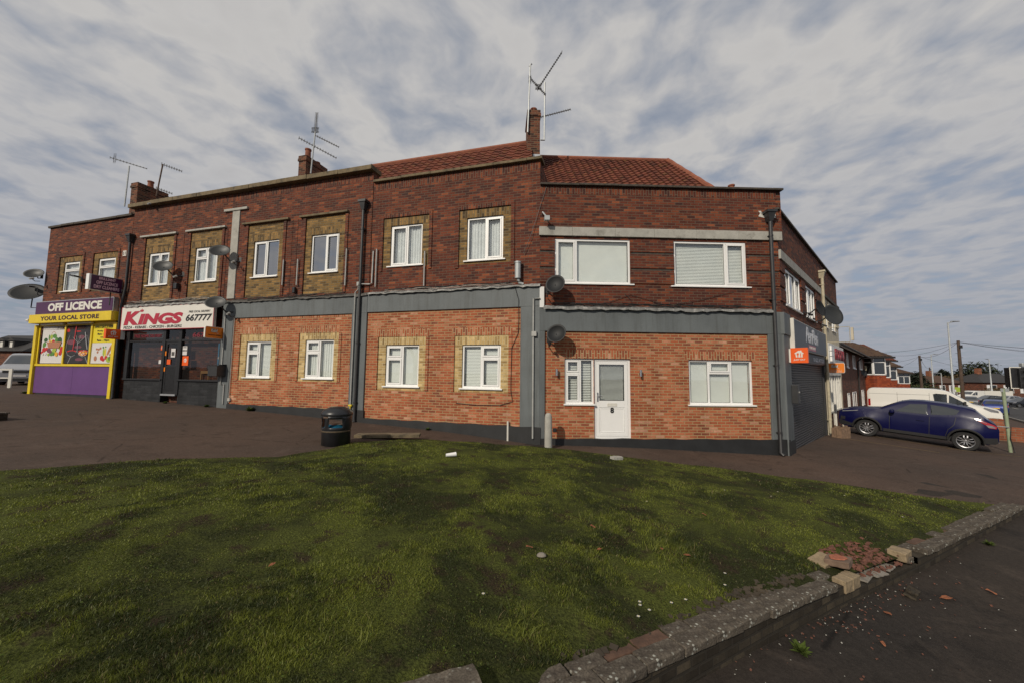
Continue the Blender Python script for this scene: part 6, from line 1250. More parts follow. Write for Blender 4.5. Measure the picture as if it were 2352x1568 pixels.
    def top_patch(nm, x0, x1, mat, wf=.86, off=.006, wf2=None, nx=10, par=t):
        q = MB(); vs = []; ny = 9
        for i in range(nx):
            x = x0 + (x1 - x0) * i / (nx - 1); z = interp(top, x); y = hw(x, z - .05) * (wf + ((wf2 or wf) - wf) * i / (nx - 1))
            for k in range(ny): s = -1 + 2 * k / (ny - 1); vs.append((ox - x + off * .7 * (-1 if x > L / 2 else 1), s * y, z + off + .004 - .028 * abs(s) ** 3))
        q.add(vs, [(i * ny + k, i * ny + k + 1, (i + 1) * ny + k + 1, (i + 1) * ny + k) for i in range(nx - 1) for k in range(ny - 1)]); q.build(nm, mat, par, smooth=60)
    for (x0, x1, wf, wf2) in P['screens']: top_patch('windscreen' if x0 < L / 2 else 'rear_window', x0, x1, 'cglass2', wf, wf2=wf2)
    for poly in P['windows']: side_patch('side_window', poly, 'cglass2')
    for x_, s in [(w_, s_) for w_ in wx for s_ in (-1, 1)]:
        wheel(t, ox - x_, s * (hw0 - .12), wr, s, spokes=P.get('spokes', 5), twin=P.get('twin', True), simple=simple, rim=P.get('rim', .66))
        if P.get('archtrim'):
            q = MB(); pts = [];
            for k in range(17):
                a = math.pi * k / 16; x = x_ + ar * 1.05 * math.cos(a); z = wr * .96 + ar * 1.05 * math.sin(a)
                if z < sill: z = sill
                pts.append((ox - x, s * (hw(x, z) + .012), z))
            q.tube(pts, .034, 6); q.build('arch_trim', 'archp', t)
    q = MB(); q.box(-ox + .3, ox - .3, -hw0 * .8, hw0 * .8, sill - .02, wr * 1.6); q.build('underbody', 'dark', t)
    return t, hw, side_patch, top_patch, ox, body, (lambda x: interp(top, x))
M['cglass2'] = plain('tinted_car_glass', (0.022, 0.026, 0.028), .04, spec=.9, coat=1.0, var=.1)
M['cglassv'] = plain('clear_van_glass', (0.035, 0.045, 0.040), .04, spec=.9, coat=1.0, var=.1)
# --- dark blue crossover on the forecourt
J = dict(L=4.135, W=1.765, H=1.57, wr=.334, wx=(.88, 3.41), paint='blue_paint', sill=.27, arch=1.20, flare=.085, tum=.60, archtrim=True, spokes=5,
         top=[(0, .86), (.10, .97), (.35, 1.05), (.9, 1.12), (1.20, 1.16), (1.75, 1.48), (2.0, 1.56), (2.35, 1.59), (2.9, 1.565), (3.45, 1.49), (3.60, 1.45), (3.75, 1.27), (3.95, 1.10), (4.08, 1.02), (4.135, .84)],
         belt=[(0, .82), (1.1, 1.04), (2.3, 1.07), (3.3, 1.17), (4.1, 1.0)], bottom=lambda x: .30 + max(0, .18 - x) * .6 + max(0, x - 3.9) * .5,
         screens=[(1.24, 1.80, .92, .86), (3.62, 3.90, .84, .88)], windows=[[(1.66, 1.11), (1.76, 1.20), (2.04, 1.42), (2.48, 1.47), (2.50, 1.11)], [(2.58, 1.12), (2.56, 1.47), (2.95, 1.44), (3.26, 1.36), (3.18, 1.21), (3.08, 1.18)]])
jm = Vector((14.97, 14.50, 0)) ; jd = Vector((-.66, .751, 0)); jl = Vector((-.751, -.66, 0)); jc = jm - jl * .80 + jd * .077
gf, gr = gz(14.3, 15.45), gz(15.97, 13.55)
t, hw, sp, tp, ox, body, ztop = vehicle('parked_car', 'dark blue crossover car parked nose to the wall on the forecourt', 'car', J, (jc.x, jc.y, (gf + gr) / 2 + .005), math.atan2(jd.y, jd.x), pitch=-math.atan2(gf - gr, 2.56))
sp('door', [(1.52, .42), (1.50, .95), (1.56, 1.04), (2.53, 1.035), (2.53, .42)], 'blue_paint', .004); sp('door', [(2.55, .42), (2.55, 1.035), (3.15, 1.10), (3.12, .85), (2.98, .66), (2.92, .42)], 'blue_paint', .004)
for x in (1.51, 2.54): sp('door_gap', [(x, .40), (x, 1.04), (x + .014, 1.04), (x + .014, .40)], 'seal', .0062, nx=2)
sp('door_gap', [(3.17, 1.12), (3.13, .85), (2.99, .66), (2.93, .42), (2.945, .42), (3.005, .655), (3.145, .845), (3.185, 1.115)], 'seal', .0062)
sp('sill_trim', [(1.35, .30), (1.35, .41), (2.98, .41), (2.98, .30)], 'archp', .012)
for x in (2.22,): sp('door_handle', [(x, .86), (x, .90), (x + .20, .905), (x + .20, .865)], 'blue_paint', .035, nx=4); sp('handle_recess', [(x + .02, .845), (x + .02, .865), (x + .18, .87), (x + .18, .85)], 'dark', .008, nx=3)
for s in (-1, 1):
    q = MB(); q.tube([(ox - 1.62, s * (hw(1.6, 1.06) - .01), 1.06), (ox - 1.60, s * (hw(1.6, 1.06) + .10), 1.09)], .03, 6); q.build('mirror_arm', 'archp', t)
    q = MB(); q.lathe([(0, -.13), (.06, -.12), (.085, -.05), (.085, .04), (.06, .11), (0, .12)], 14, (0, 0, 0)); mm = q.build('door_mirror', 'blue_paint', t, loc=(ox - 1.58, s * (hw(1.6, 1.06) + .14), 1.10), rot=(R(90), 0, 0), smooth=True); mm.scale = (.9, .9, .85)
sp('tail_light', [(3.60, 1.12), (3.62, 1.155), (4.02, .985), (4.09, .93), (4.07, .86), (3.92, .87), (3.86, .95)], 'lampr', .016); sp('tail_light_lens', [(3.84, .965), (3.98, .955), (4.06, .90), (4.03, .88), (3.90, .885)], 'lampc', .022); sp('tail_light_lens', [(3.60, 1.125), (3.62, 1.145), (3.86, 1.03), (3.86, 1.015)], 'lampc', .022)
sp('head_light', [(.10, .86), (.12, .90), (.62, 1.0), (.60, .97)], 'lampc', .012); sp('fog_light', [(.06, .55), (.06, .68), (.22, .68), (.22, .55)], 'archp', .012)
sp('bumper_trim', [(3.85, .32), (3.80, .52), (4.10, .56), (4.13, .40), (4.05, .34)], 'archp', .014); sp('bumper_trim', [(.02, .34), (.02, .55), (.45, .45), (.50, .34)], 'archp', .012)
q = MB(); q.tube([(-ox + .02, -.45, .30), (-ox - .06, -.46, .29)], .035, 10); q.build('exhaust_pipe', 'chrome', t); q = MB(); q.tube([(ox - 3.2, 0, 1.52), (ox - 3.42, 0, 1.66)], .012, 5); q.build('roof_aerial', 'blkpl', t)
MB().box(-ox - .012, -ox + .02, -.26, .26, .60, .71).build('number_plate', 'platey', t)
# --- white van behind it
Vn = dict(L=5.30, W=1.98, H=2.02, wr=.335, wx=(1.0, 4.1), paint='white_paint', sill=.30, arch=1.15, flare=.01, tum=.77, sm=2, ends=(.9, .12), endw=(.76, .95), spokes=6, twin=False, tk=.55,
          top=[(0, .86), (.06, 1.00), (.35, 1.10), (.92, 1.22), (1.72, 1.80), (1.95, 1.93), (2.35, 2.0), (3.0, 2.02), (5.1, 2.0), (5.24, 1.95), (5.30, 1.80)],
          belt=[(0, .8), (1.0, 1.15), (5.3, 1.2)], screens=[(.96, 1.74, .93, .90)], windows=[[(1.16, 1.17), (1.40, 1.38), (1.86, 1.70), (1.90, 1.10), (1.30, 1.12)], [(1.96, 1.10), (1.94, 1.73), (2.36, 1.76), (2.48, 1.72), (2.42, 1.12)]])
vd = Vector((.69, -.724, 0)); vc = Vector((25.1, 23.2, 0)); 
t, hw, sp, tp, ox, body, ztop = vehicle('parked_van', 'white panel van parked beyond the dark blue crossover', 'van', Vn, (vc.x, vc.y, -.84), math.atan2(vd.y, vd.x)); t.scale = (1, 1, 1.06)
for (x0, x1) in ((2.62, 2.632), (3.95, 3.96)): sp('panel_gap', [(x0, .5), (x0, 1.78), (x1, 1.78), (x1, .5)], 'seal', .004, nx=2)
sp('panel_gap', [(2.62, 1.66), (2.62, 1.672), (5.2, 1.672), (5.2, 1.66)], 'grey', .004); sp('panel_gap', [(1.70, .45), (1.70, 1.08), (1.71, 1.08), (1.71, .45)], 'seal', .004, nx=2); sp('side_rail', [(1.5, .52), (1.5, .62), (5.15, .62), (5.15, .52)], 'archp', .012)
sp('tail_light', [(5.16, .95), (5.16, 1.35), (5.27, 1.35), (5.27, .95)], 'lampr', .008); sp('head_light', [(.12, .86), (.14, .97), (.62, 1.12), (.66, 1.06), (.4, .90)], 'lampc', .012)
for s in (-1, 1): mm = MB().box(-.05, .05, -.09, .09, -.14, .14).build('door_mirror', 'archp', t, loc=(ox - 1.30, s * (hw(1.3, 1.25) + .14), 1.24), bevel=.02)
MB().box(-.3, .3, -.02, .02, 0, .03).build('roof_bar', 'archp', t, loc=(.5, .6, 2.0))
# --- blue hatchback on the road and the generic cars
Hb = dict(L=3.95, W=1.72, H=1.48, wr=.30, wx=(.80, 3.29), paint='hatch_blue', sill=.24, arch=1.16, flare=.02, tum=.60, spokes=5, twin=False,
          top=[(0, .66), (.12, .76), (.95, .94), (1.20, .99), (1.85, 1.40), (2.2, 1.48), (3.0, 1.45), (3.42, 1.36), (3.75, 1.02), (3.90, .92), (3.95, .70)], belt=[(0, .72), (1.2, .92), (3.5, 1.05), (3.95, .9)],
          screens=[(1.22, 1.84, .92, .86), (3.44, 3.72, .84, .86)], windows=[[(1.5, .95), (1.95, 1.33), (2.35, 1.38), (2.38, .97)], [(2.46, .98), (2.44, 1.38), (3.0, 1.36), (3.28, 1.22), (3.3, 1.06)]])
def hatch(label, loc, rz, pt, simple=True, P=Hb, cat='car', name='parked_car', rear=False, group='cars along the main road'):
    P = dict(P); P['paint'] = pt; r = vehicle(name, label, cat, P, loc, rz, simple=simple, group=group); t_, hw_, sp_, tp_, ox_, b_, z_ = r
    sp_('tail_light', [(3.70, .78), (3.66, 1.02), (3.84, .98), (3.90, .80)], 'lampr', .014, nx=4); sp_('head_light', [(.08, .62), (.10, .72), (.45, .82), (.42, .70)], 'lampc', .014, nx=4)
    MB().box(-ox_ - .02, -ox_ + .02, -.26, .26, .60, .71).build('number_plate', 'platey', t_); MB().box(ox_ - .02, ox_ + .02, -.26, .26, .40, .51).build('number_plate', 'pw', t_); return t_
ha = R(40.6)
hatch('bright blue hatchback seen from behind driving away on the road', (50.3, 40.2, gz(50.3, 40.2) + .02), ha, 'hatch_blue', False, name='moving_car')
hatch('dark saloon coming towards us on the far side of the road', (119.5, 95.0, gz(119.5, 95) + .02), ha + math.pi, 'dark_paint', name='moving_car')
hatch('red car parked behind the slim grey lamp post far down the road', (112.8, 89, gz(112.8, 89) + .02), R(5), 'red_paint')
hatch('black estate car parked at the right edge below the traffic signal', (78.6, 59.5, gz(78.6, 59.5) + .02), R(175), 'dark_paint')
hatch('silver car parked behind the black estate at the right edge', (88.0, 68.5, gz(88, 68.5) + .02), R(175), 'silver_paint')
hatch('small dark car parked left of the black estate', (84.0, 68.0, gz(84.0, 68.0) + .02), R(170), 'dark_paint')
hatch('grey car half hidden behind the roof of the white van', (72.0, 60.5, gz(72, 60.5) + .02), ha, 'grey_paint')
hatch('red car glimpsed beyond the thick telegraph pole', (96, 81, gz(96, 81) + .02), ha, 'red_paint')
def vanx(label, loc, rz, pt, group='vans far down the road'):
    P = dict(Vn); P['paint'] = pt; return vehicle('parked_van', label, 'van', P, loc, rz, simple=True, group=group)[0]
vanx('white van parked far down the road in front of the houses', (95.8, 80, gz(95.8, 80) + .02), R(185), 'white_paint')
# silver people carrier at the far left, nose towards the camera
SV = dict(L=4.9, W=1.92, H=1.92, wr=.33, wx=(.95, 3.95), paint='silver_paint', sill=.24, arch=1.15, flare=.02, tum=.74, sm=2, ends=(.8, .15), endw=(.78, .95), spokes=7, twin=False, tk=.6,
          top=[(0, .78), (.05, .92), (.35, 1.06), (.95, 1.22), (1.75, 1.78), (2.1, 1.90), (3, 1.92), (4.7, 1.90), (4.9, 1.7)], belt=[(0, .8), (1.0, 1.08), (4.9, 1.15)], screens=[(.98, 1.76, .94, .90)], windows=[[(1.25, 1.1), (1.75, 1.55), (2.2, 1.66), (2.2, 1.08)], [(2.28, 1.08), (2.28, 1.68), (4.6, 1.66), (4.6, 1.12)]])
sd_ = Vector((.62, -.78, 0)); sc = Vector((-28.5, 22.3, 0)) - sd_ * 2.3
t, hw, sp, tp, ox, body, ztop = vehicle('parked_van', 'silver people carrier parked nose outwards left of the off licence', 'van', SV, (sc.x, sc.y, gz(-28, 22) + .01), math.atan2(sd_.y, sd_.x))
sp('head_light', [(.10, .78), (.12, .98), (.60, 1.10), (.62, 1.0), (.40, .84)], 'lampc', .014); MB().box(ox - .03, ox + .02, -.62, .62, .72, .90).build('grille', 'archp', t); MB().box(ox - .03, ox + .03, -.65, .65, .845, .865).build('chrome_bar', 'chrome', t)
MB().box(ox - .03, ox + .015, -.70, .70, .26, .42).build('lower_grille', 'archp', t); MB().box(ox - .02, ox + .025, -.26, .26, .50, .60).build('number_plate', 'pw', t); sp('fog_light', [(.05, .42), (.05, .62), (.35, .66), (.40, .48)], 'archp', .01)
# white railing in front of it
t = thing('railing', 'white tubular metal railing in front of the silver people carrier', 'railing', (-25.8, 19.8, gz(-25.8, 19.8)), R(8)); zb = 0
MB().box(-.07, .07, -.03, .03, -.1, .98).build('post', 'whiteold', t); MB().box(-3.2, -.07, -.025, .025, .90, .98).build('top_rail', 'whiteold', t); MB().box(-3.2, -.07, -.02, .02, .48, .54).build('lower_rail', 'whiteold', t); MB().box(-3.34, -3.2, -.03, .03, -.1, .98).build('post', 'whiteold', t)
# ================================================================== BACKGROUND HOUSES
M['hbrick'] = brickmat('house_red_brick', [(0, (0.07, 0.025, 0.018)), (.5, (0.13, 0.042, 0.025)), (1, (0.20, 0.065, 0.035))], (0.14, 0.11, 0.08), bw=.3, bh=.1)
M['hbrick2'] = brickmat('house_orange_brick', [(0, (0.16, 0.05, 0.025)), (.5, (0.24, 0.075, 0.035)), (1, (0.30, 0.10, 0.05))], (0.2, 0.15, 0.1), bw=.3, bh=.1)
M['gutter'] = plain('dark_gutter', (0.025, 0.022, 0.02), .6)
def hwin(par, a, b, c, d, y, xf=None, mull=1, mat='white'):
    F = MB(); frame_bars(F, a, b, c, d, .08, y - .03, y + .06)
    for k in range(mull): x = a + (b - a) * (k + 1) / (mull + 1); F.box(x - .035, x + .035, y - .03, y + .06, c + .08, d - .08)
    F.box(a - .05, b + .05, y - .08, y + .05, c - .06, c - .001); o = F.build('window', mat, par, xf=xf); P = MB(); P.box(a + .05, b - .05, y, y + .02, c + .05, d - .05); P.build('pane', 'cglass2', o); C_ = MB(); C_.box(a + .08, a + (b - a) * .3, y - .012, y - .002, c + .08, d - .08); C_.build('curtain', 'net', o); return o
b5 = thing('terrace_house', 'low dark brick cottages running behind the white van with a black drainpipe', 'house', tuple(FP(4, 14.2, 0, 0)), FR[4][2])
mb = MB(); mb.box(0, 30.0, .7, 8, -2.2, 3.75); mb.build('wall', 'hbrick', b5)
for k, (a, b) in enumerate(((8.4, 9.4), (12.4, 14.2), (17.9, 20.3), (23.6, 26.1))): hwin(b5, a, b, 2.6, 3.62, .70)
for (a, b) in ((7.9, 9.1), (11.0, 13.6), (18.2, 20.2)): hwin(b5, a, b, -.45, .82, .70)
roofslope('roof', 'tile', b5, [(-.3, .25, 3.72), (30.2, .25, 3.72), (30.2, 4.4, 6.1), (-.3, 4.4, 6.1)], pan=.3, course=.3)
mb = MB(); mb.box(-.3, 15.3, .18, .26, 3.60, 3.76); mb.build('fascia_board', 'whiteold', b5); mb = MB(); mb.tube([(-.3, .14, 3.70), (15.3, .14, 3.68), (30, .14, 3.70)], .07, 6); mb.tube([(15.4, .2, 3.65), (15.4, .62, 3.2), (15.4, .62, -1.5)], .06, 6); mb.build('drainpipe', 'gutter', b5)
mb = MB(); mb.add([(30.0, .7, 3.75), (30.0, 8, 3.75), (30.0, 4.4, 6.0)], [(0, 1, 2)]); mb.build('gable', 'hbrick', b5)
q = FP(4, 20.2, -.6, 1.9); dish('small black satellite dish on the cottage wall beyond the side shops', FP(4, 34.0, -.68, 2.2), Vector((-.3, -.4, .1)), (.6, .6), 10, 15, mat='dishb')
t = thing('alarm_box', 'yellow alarm box between the cottage upper windows', 'box', tuple(FP(4, 36.6, -.68, 2.55)), FR[4][2]); MB().prism([(-.16, 0), (.16, 0), (.2, .45), (-.2, .45)], -.14, -.02).build('box_body', 'painty2' if 'painty2' in M else 'pipew', t, bevel=.01)
def bay_house(label, d, x0, x1, xr, zb, ze, zr, tile, gab, wall='hbrick', bay=True, depth=9, ground=-3.5, rz=0, roofdrop=0.0):
    # a house seen end-on: bay window facing us, roof slope above it
    t = thing('detached_house', label, 'house', (x0, d, 0), rz); w = x1 - x0
    mb = MB(); mb.box(-2.5, w, 1.2, depth, ground, ze); mb.build('wall', wall, t)
    if bay:
        mb = MB(); pts = [(0.1, 1.2), (0.35, .1), (w - .75, 0), (w - .1, 1.2)]
        lo, hi = ground, zb
        vs = [(p[0], p[1], lo) for p in pts] + [(p[0], p[1], hi) for p in pts]; mb.add(vs, [(i, i + 1, i + 5, i + 4) for i in range(3)]); bm_ = mb.build('bay_wall', 'tileh2', t)
        mb = MB()
        for (a, b) in zip(pts, pts[1:]):
            a3, b3_ = Vector((a[0], a[1], 0)), Vector((b[0], b[1], 0)); dd = b3_ - a3; L_ = dd.length; dd.normalize(); n = Vector((dd.y, -dd.x, 0)) * .03
            def bar(s0, s1, z0, z1): c = a3 + dd * (s0 + s1) / 2; mb.obox((c.x, c.y, (z0 + z1) / 2), dd * (s1 - s0) / 2, n, Vector((0, 0, (z1 - z0) / 2)))
            bar(0, L_, zb, zb + .10); bar(0, L_, ze - .12, ze); bar(0, .09, zb, ze); bar(L_ - .09, L_, zb, ze); bar(0, L_, zb + (ze - zb) * .68, zb + (ze - zb) * .68 + .07)
            if L_ > 1.2: bar(L_ * .5 - .04, L_ * .5 + .04, zb, ze)
        fr_ = mb.build('bay_window', 'white', t); mb = MB(); vs = [(p[0], p[1] + .03, zb) for p in pts] + [(p[0], p[1] + .03, ze) for p in pts]; mb.add(vs, [(i, i + 1, i + 5, i + 4) for i in range(3)]); mb.build('pane', 'cglass2', fr_)
    y0 = -.35
    rf = roofslope('roof', tile, t, [(-2.9, y0, ze + .02), (w - .25, y0, ze + .02), (w - .25, depth * .42, zr), (-2.9, depth * .42, zr)], pan=.33, course=.33, amp=.03)
    mb = MB(); mb.add([(w - .25, y0, ze + .0), (w - .25, depth * .9, ze), (w - .25, depth * .42, zr - .03)], [(0, 1, 2)]); mb.build('gable', gab, t); mb = MB(); mb.add([(-2.9, depth * .42, zr), (w - .25, depth * .42, zr), (w - .25, depth * .9, ze), (-2.9, depth * .9, ze)], [(0, 1, 2, 3)]); mb.build('rear_roof', 'gutter', rf)
    mb = MB(); mb.box(-2.9, w - .2, y0 - .1, y0 + .02, ze - .14, ze + .03); mb.build('gutter', 'gutter', t); return t
M['tileh2'] = brickmat('orange_hung_tile', [(0, (0.15, 0.03, 0.02)), (.4, (0.30, 0.058, 0.022)), (1, (0.38, 0.085, 0.03))], (0.08, 0.03, 0.02), bw=.18, bh=.11, ms=.012)
bay_house('house with a brown tiled roof and a white bay over bright orange hung tiles', 36, 33.7, 35.9, 0, 2.15, 3.85, 5.5, 'tileb', 'gutter')
bay_house('house with the darker red gable just right of the brown roofed one', 45, 42.8, 45.2, 0, 1.9, 3.9, 6.1, 'tile', 'gutter', wall='hbrick2')
bay_house('house with a small brown gable roof and chimney, third beyond the cottages', 56, 53.6, 57.0, 0, 1.6, 3.5, 5.4, 'tileb', 'gutter', wall='hbrick2')
bay_house('smaller orange brick house, last of the row along the road', 66, 66.2, 69.2, 0, .9, 2.7, 3.9, 'tileb', 'gutter', wall='hbrick2')
# chimneys of those houses are part of the third one
par = [o for o in bpy.data.objects if o.get('label', '').startswith('house with a small brown')][0]; MB().box(2.6, 3.1, 3, 3.6, 4, 6.1).build('chimney', 'hbrick', par)
# houses across the road on the right
def row_house(label, x, y, w, d, zg, ze, zr, rz, wallm, tile, nwin=3, name='bungalow', chimn=True):
    t = thing(name, label, 'house', (x, y, zg), rz); ze -= zg; zr -= zg
    mb = MB(); mb.box(0, w, 0, d, -1, ze); mb.build('wall', wallm, t)
    vs = [(-.4, -.5, ze), (w + .4, -.5, ze), (w + .4, d + .4, ze), (-.4, d + .4, ze), (w * .25, d / 2, zr), (w * .75, d / 2, zr)]; mb = MB(); mb.add(vs, [(0, 1, 5, 4), (1, 2, 5), (2, 3, 4, 5), (3, 0, 4)]); rf = mb.build('roof', tile, t)
    if chimn: MB().box(w * .3, w * .3 + 1.0, d / 2 - .4, d / 2 + .4, zr - 1, zr + 1.3).build('chimney', 'hbrick2', rf)
    for k in range(nwin): a = w * (k + .25) / nwin; hwin(t, a, a + w / nwin * .6, ze * .35, ze * .85, -.03, mull=1)
    return t
row_house('dark roofed bungalow behind the traffic signal across the road', 117.0, 95.5, 13, 8, -2.8, 1.0, 3.3, R(2), 'hbrick', 'gutter')
row_house('brown roofed house with three white windows below the big evergreen', 109.6, 99, 7.5, 8, -2.8, .7, 2.6, R(2), 'hbrick', 'tileb')
row_house('low house at the far right end of the row across the road', 131, 97, 12, 8, -2.8, 1.4, 3.8, R(2), 'hbrick2', 'tileb')
t = thing('hoarding', 'long pale cream hoarding beyond the red car across the road', 'hoarding', (92.2, 75, gz(92.2, 75)), R(-2)); MB().box(0, 5.2, -.05, .05, .35, 2.15).build('panel', 'signw', t); [MB().box(x, x + .12, .05, .15, 0, 2.1).build('post', 'wood', t) for x in (.2, 2.5, 4.9)]
t = thing('shop_sign', 'small bright green and white sign among the far trees', 'sign', (96.3, 84, gz(96, 84)), R(-10)); MB().box(0, 1.5, -.05, .05, 1.6, 2.6).build('sign_face', 'plg', t); MB().box(.1, .6, -.06, -.05, 1.65, 2.1).build('white_patch', 'pw', t); MB().box(.7, .85, -.02, .1, 0, 1.6).build('post', 'galv', t)
# houses behind the silver people carrier at the far left
t = thing('dormer_house', 'dark roofed house with two small dormers at the far left', 'house', (-66, 46, .8), R(-4))
mb = MB(); mb.box(0, 8.0, 0, 8, -1, 3.2); mb.build('wall', 'hbrick', t); mb = MB(); mb.add([(-.4, -.4, 3.1), (8.4, -.4, 3.1), (7.0, 4, 5.3), (-.4, 4, 5.3), (8.4, 8.4, 3.1), (-.4, 8.4, 3.1)], [(0, 1, 2, 3), (1, 4, 2), (4, 5, 3, 2)]); rf = mb.build('roof', 'gutter', t)
for x in (3.7, 5.0): mb = MB(); mb.box(x, x + .75, .6, 2.2, 3.3, 4.35); mb.add([(x - .1, .5, 4.35), (x + .85, .5, 4.35), (x + .375, .5, 4.75), (x - .1, 2.6, 4.35), (x + .85, 2.6, 4.35), (x + .375, 2.6, 4.75)], [(0, 1, 2), (0, 2, 5, 3), (1, 4, 5, 2)]); dm = mb.build('dormer', 'gutter', rf); MB().box(x + .2, x + .55, .58, .60, 3.5, 4.2).build('window', 'whiteold', dm)
t = thing('long_building', 'long brown roofed building behind the dormer house', 'building', (-63, 54, .8), R(-4)); MB().box(0, 30, 0, 8, -1, 3.6).build('wall', 'hbrick', t); roofslope('roof', 'tileb', t, [(-.3, -.3, 3.5), (30.3, -.3, 3.5), (30.3, 4, 6.1), (-.3, 4, 6.1)], pan=.5, course=.5)
# ================================================================== STREET FURNITURE FAR RIGHT
def street_lamp(label, x, y, h, arm, zg=None, side=1, r=.075):
    zg = gz(x, y) if zg is None else zg; t = thing('street_lamp', label, 'street lamp', (x, y, zg), 0, 'street lamps along the main road'); MB().tube([(0, 0, -.2), (0, 0, h * .25), (0, 0, h * .26), (0, 0, h)], [r * 1.5, r * 1.4, r, r * .75], 10).build('pole', 'galv', t, smooth=30)
    MB().tube([(0, 0, h - .05), (side * arm * .5, 0, h + .05), (side * arm, 0, h + .10)], r * .5, 6).build('arm', 'galv', t); MB().box(side * arm * .45, side * arm * 1.25, -.12, .12, h + .07, h + .16).build('lamp_head', 'alum', t, bevel=.02); return t
street_lamp('tall galvanised street lamp rising behind the white van', 38.36, 33.4, 6.75 - gz(38.36, 33.4), .75)
street_lamp('slim street lamp standing in front of the far houses on the right', 108.6, 87.0, 6.3 - gz(108.6, 87), -.7, r=.13)
street_lamp('street lamp between the two telegraph poles', 77.9, 71.0, 6.25 - gz(77.9, 71), 1.0, r=.10)
street_lamp('short far street lamp left of the brown hedge', 86.5, 86, 4.6 - gz(86.5, 86), .7, r=.10)
street_lamp('far street lamp against the brown willow', 107.5, 96, 3.2 - gz(107.5, 96), -2.0, r=.11)
M['polew'] = plain('creosoted_pole', (0.075, 0.05, 0.036), .9, var=.35, scale=4)
def tpole(label, x, y, top, r=.13, steps=True):
    zg = gz(x, y); t = thing('telegraph_pole', label, 'telegraph pole', (x, y, zg), 0, 'telegraph poles along the road'); h = top - zg; MB().tube([(0, 0, -.3), (0, 0, h)], [r * 1.2, r * .85], 12).build('pole', 'polew', t, smooth=40)
    if steps:
        mb = MB()
        for k in range(8): s = 1 if k % 2 else -1; mb.tube([(0, 0, h - 1.2 - k * .42), (s * .36, 0, h - 1.2 - k * .42)], .014, 4)
        mb.build('step_irons', 'rust', t)
    MB().box(-.09, .16, -.2, -.1, h - .75, h - .45).build('junction_box', 'blackmetal', t); return Vector((x, y, top - .15))
p1 = tpole('thick brown telegraph pole with step irons nearest to us on the right', 43.35, 37.0, 5.55); p2 = tpole('brown telegraph pole left of the lamps, second along the road', 60.8, 57.0, 5.25, r=.16); p3 = tpole('distant thin telegraph pole beyond the second one', 120.0, 110.0, 5.0, r=.18, steps=False)
def wire(a, b, sag, r, n=14):
    a, b = Vector(a), Vector(b); return [a.lerp(b, i / n) - Vector((0, 0, sag * 4 * (i / n) * (1 - i / n))) for i in range(n + 1)], r
def wires(label, ends, group='overhead telephone wires'):
    for k, (a, b, sag, r) in enumerate(ends):
        pts, r = wire(a, b, sag, r); o = pts[0].copy(); ob = MB().tube([p - o for p in pts], r, 4).build('telephone_wire', 'cable', None, loc=tuple(o)); tag(ob, label[k], 'wire', group)
H1 = Vector((33.5, 38, 4.2)); H2 = Vector((45.5, 46, 4.6))
wires(['telephone wire from the nearest pole to the brown roofed house', 'telephone wire from the nearest pole to the darker red gable', 'heavy telephone wire between the first two poles', 'upper of the wires leaving the nearest pole to the right edge', 'second wire leaving the nearest pole to the right edge', 'lower steep wire leaving the nearest pole to the right edge', 'lowest wire leaving the nearest pole to the right edge', 'wire from the second pole to the small brown gable', 'wire from the second pole to the orange brick house', 'wire from the second pole towards the far right houses', 'wire joining the second and third poles'],
      [(p1, H1, .3, .012), (p1, H2, .5, .012), (p1, p2, .6, .018), (p1, (68, 40, 5.0), .35, .012), (p1, (70, 44, 5.1), .5, .012), (p1, (60, 33, 4.3), .35, .016), (p1, (58, 34, 4.0), .5, .012), (p2, (55, 58, 4.2), .4, .014), (p2, (66, 66, 3.5), .3, .014), (p2, (122, 92, 3.2), .8, .018), (p2, p3, .8, .02)])
# traffic signal at the right edge
t = thing('traffic_signal', 'traffic signal with a white edged backboard showing green at the right edge', 'traffic light', (23.6, 16.9, gz(23.6, 16.9)), R(-18)); sg = MB
M['greenlit'], tt, oo = newmat('lit_green_lens'); tt.l.new(tt.node('ShaderNodeEmission', Color=(0.0, .55, .12), Strength=1.2).outputs[0], oo.inputs[0])
zt = 2.44 - gz(23.6, 16.9)
MB().tube([(0, .25, -.2), (0, .25, zt - 1.5), (-.45, .2, zt - .85), (-.45, .2, zt + .12)], .06, 10).build('pole', 'galv', t, smooth=40)
MB().box(-1.22, -.30, -.01, .03, zt - .95, zt + .0).build('backboard', 'blkpl', t); mb = MB(); frame_bars(mb, -1.23, -.29, zt - .96, zt + .01, .035, -.02, -.011); mb.build('white_border', 'whiteold', t)
MB().box(-1.20, -.75, .03, .30, zt - .9, zt - .02).build('rear_shroud', 'blkpl', t)
MB().box(-.98, -.54, -.14, -.021, zt - .92, zt - .04).build('signal_head', 'blkpl', t, bevel=.02)
for k, m_ in enumerate(('dark', 'dark', 'greenlit')): MB().lathe([(0, -.165), (.06, -.16), (.10, -.15), (.105, -.141)], 18, (-.76, 0, zt - .18 - k * .30), axis='y').build('lens', m_, t, smooth=True); MB().lathe([(.115, -.14), (.115, -.30)], 18, (-.76, 0, zt - .18 - k * .30), axis='y').build('visor', 'blkpl', t)
MB().box(-.86, -.62, -.12, .06, zt + .02, zt + .18).build('detector', 'galv', t, bevel=.02)
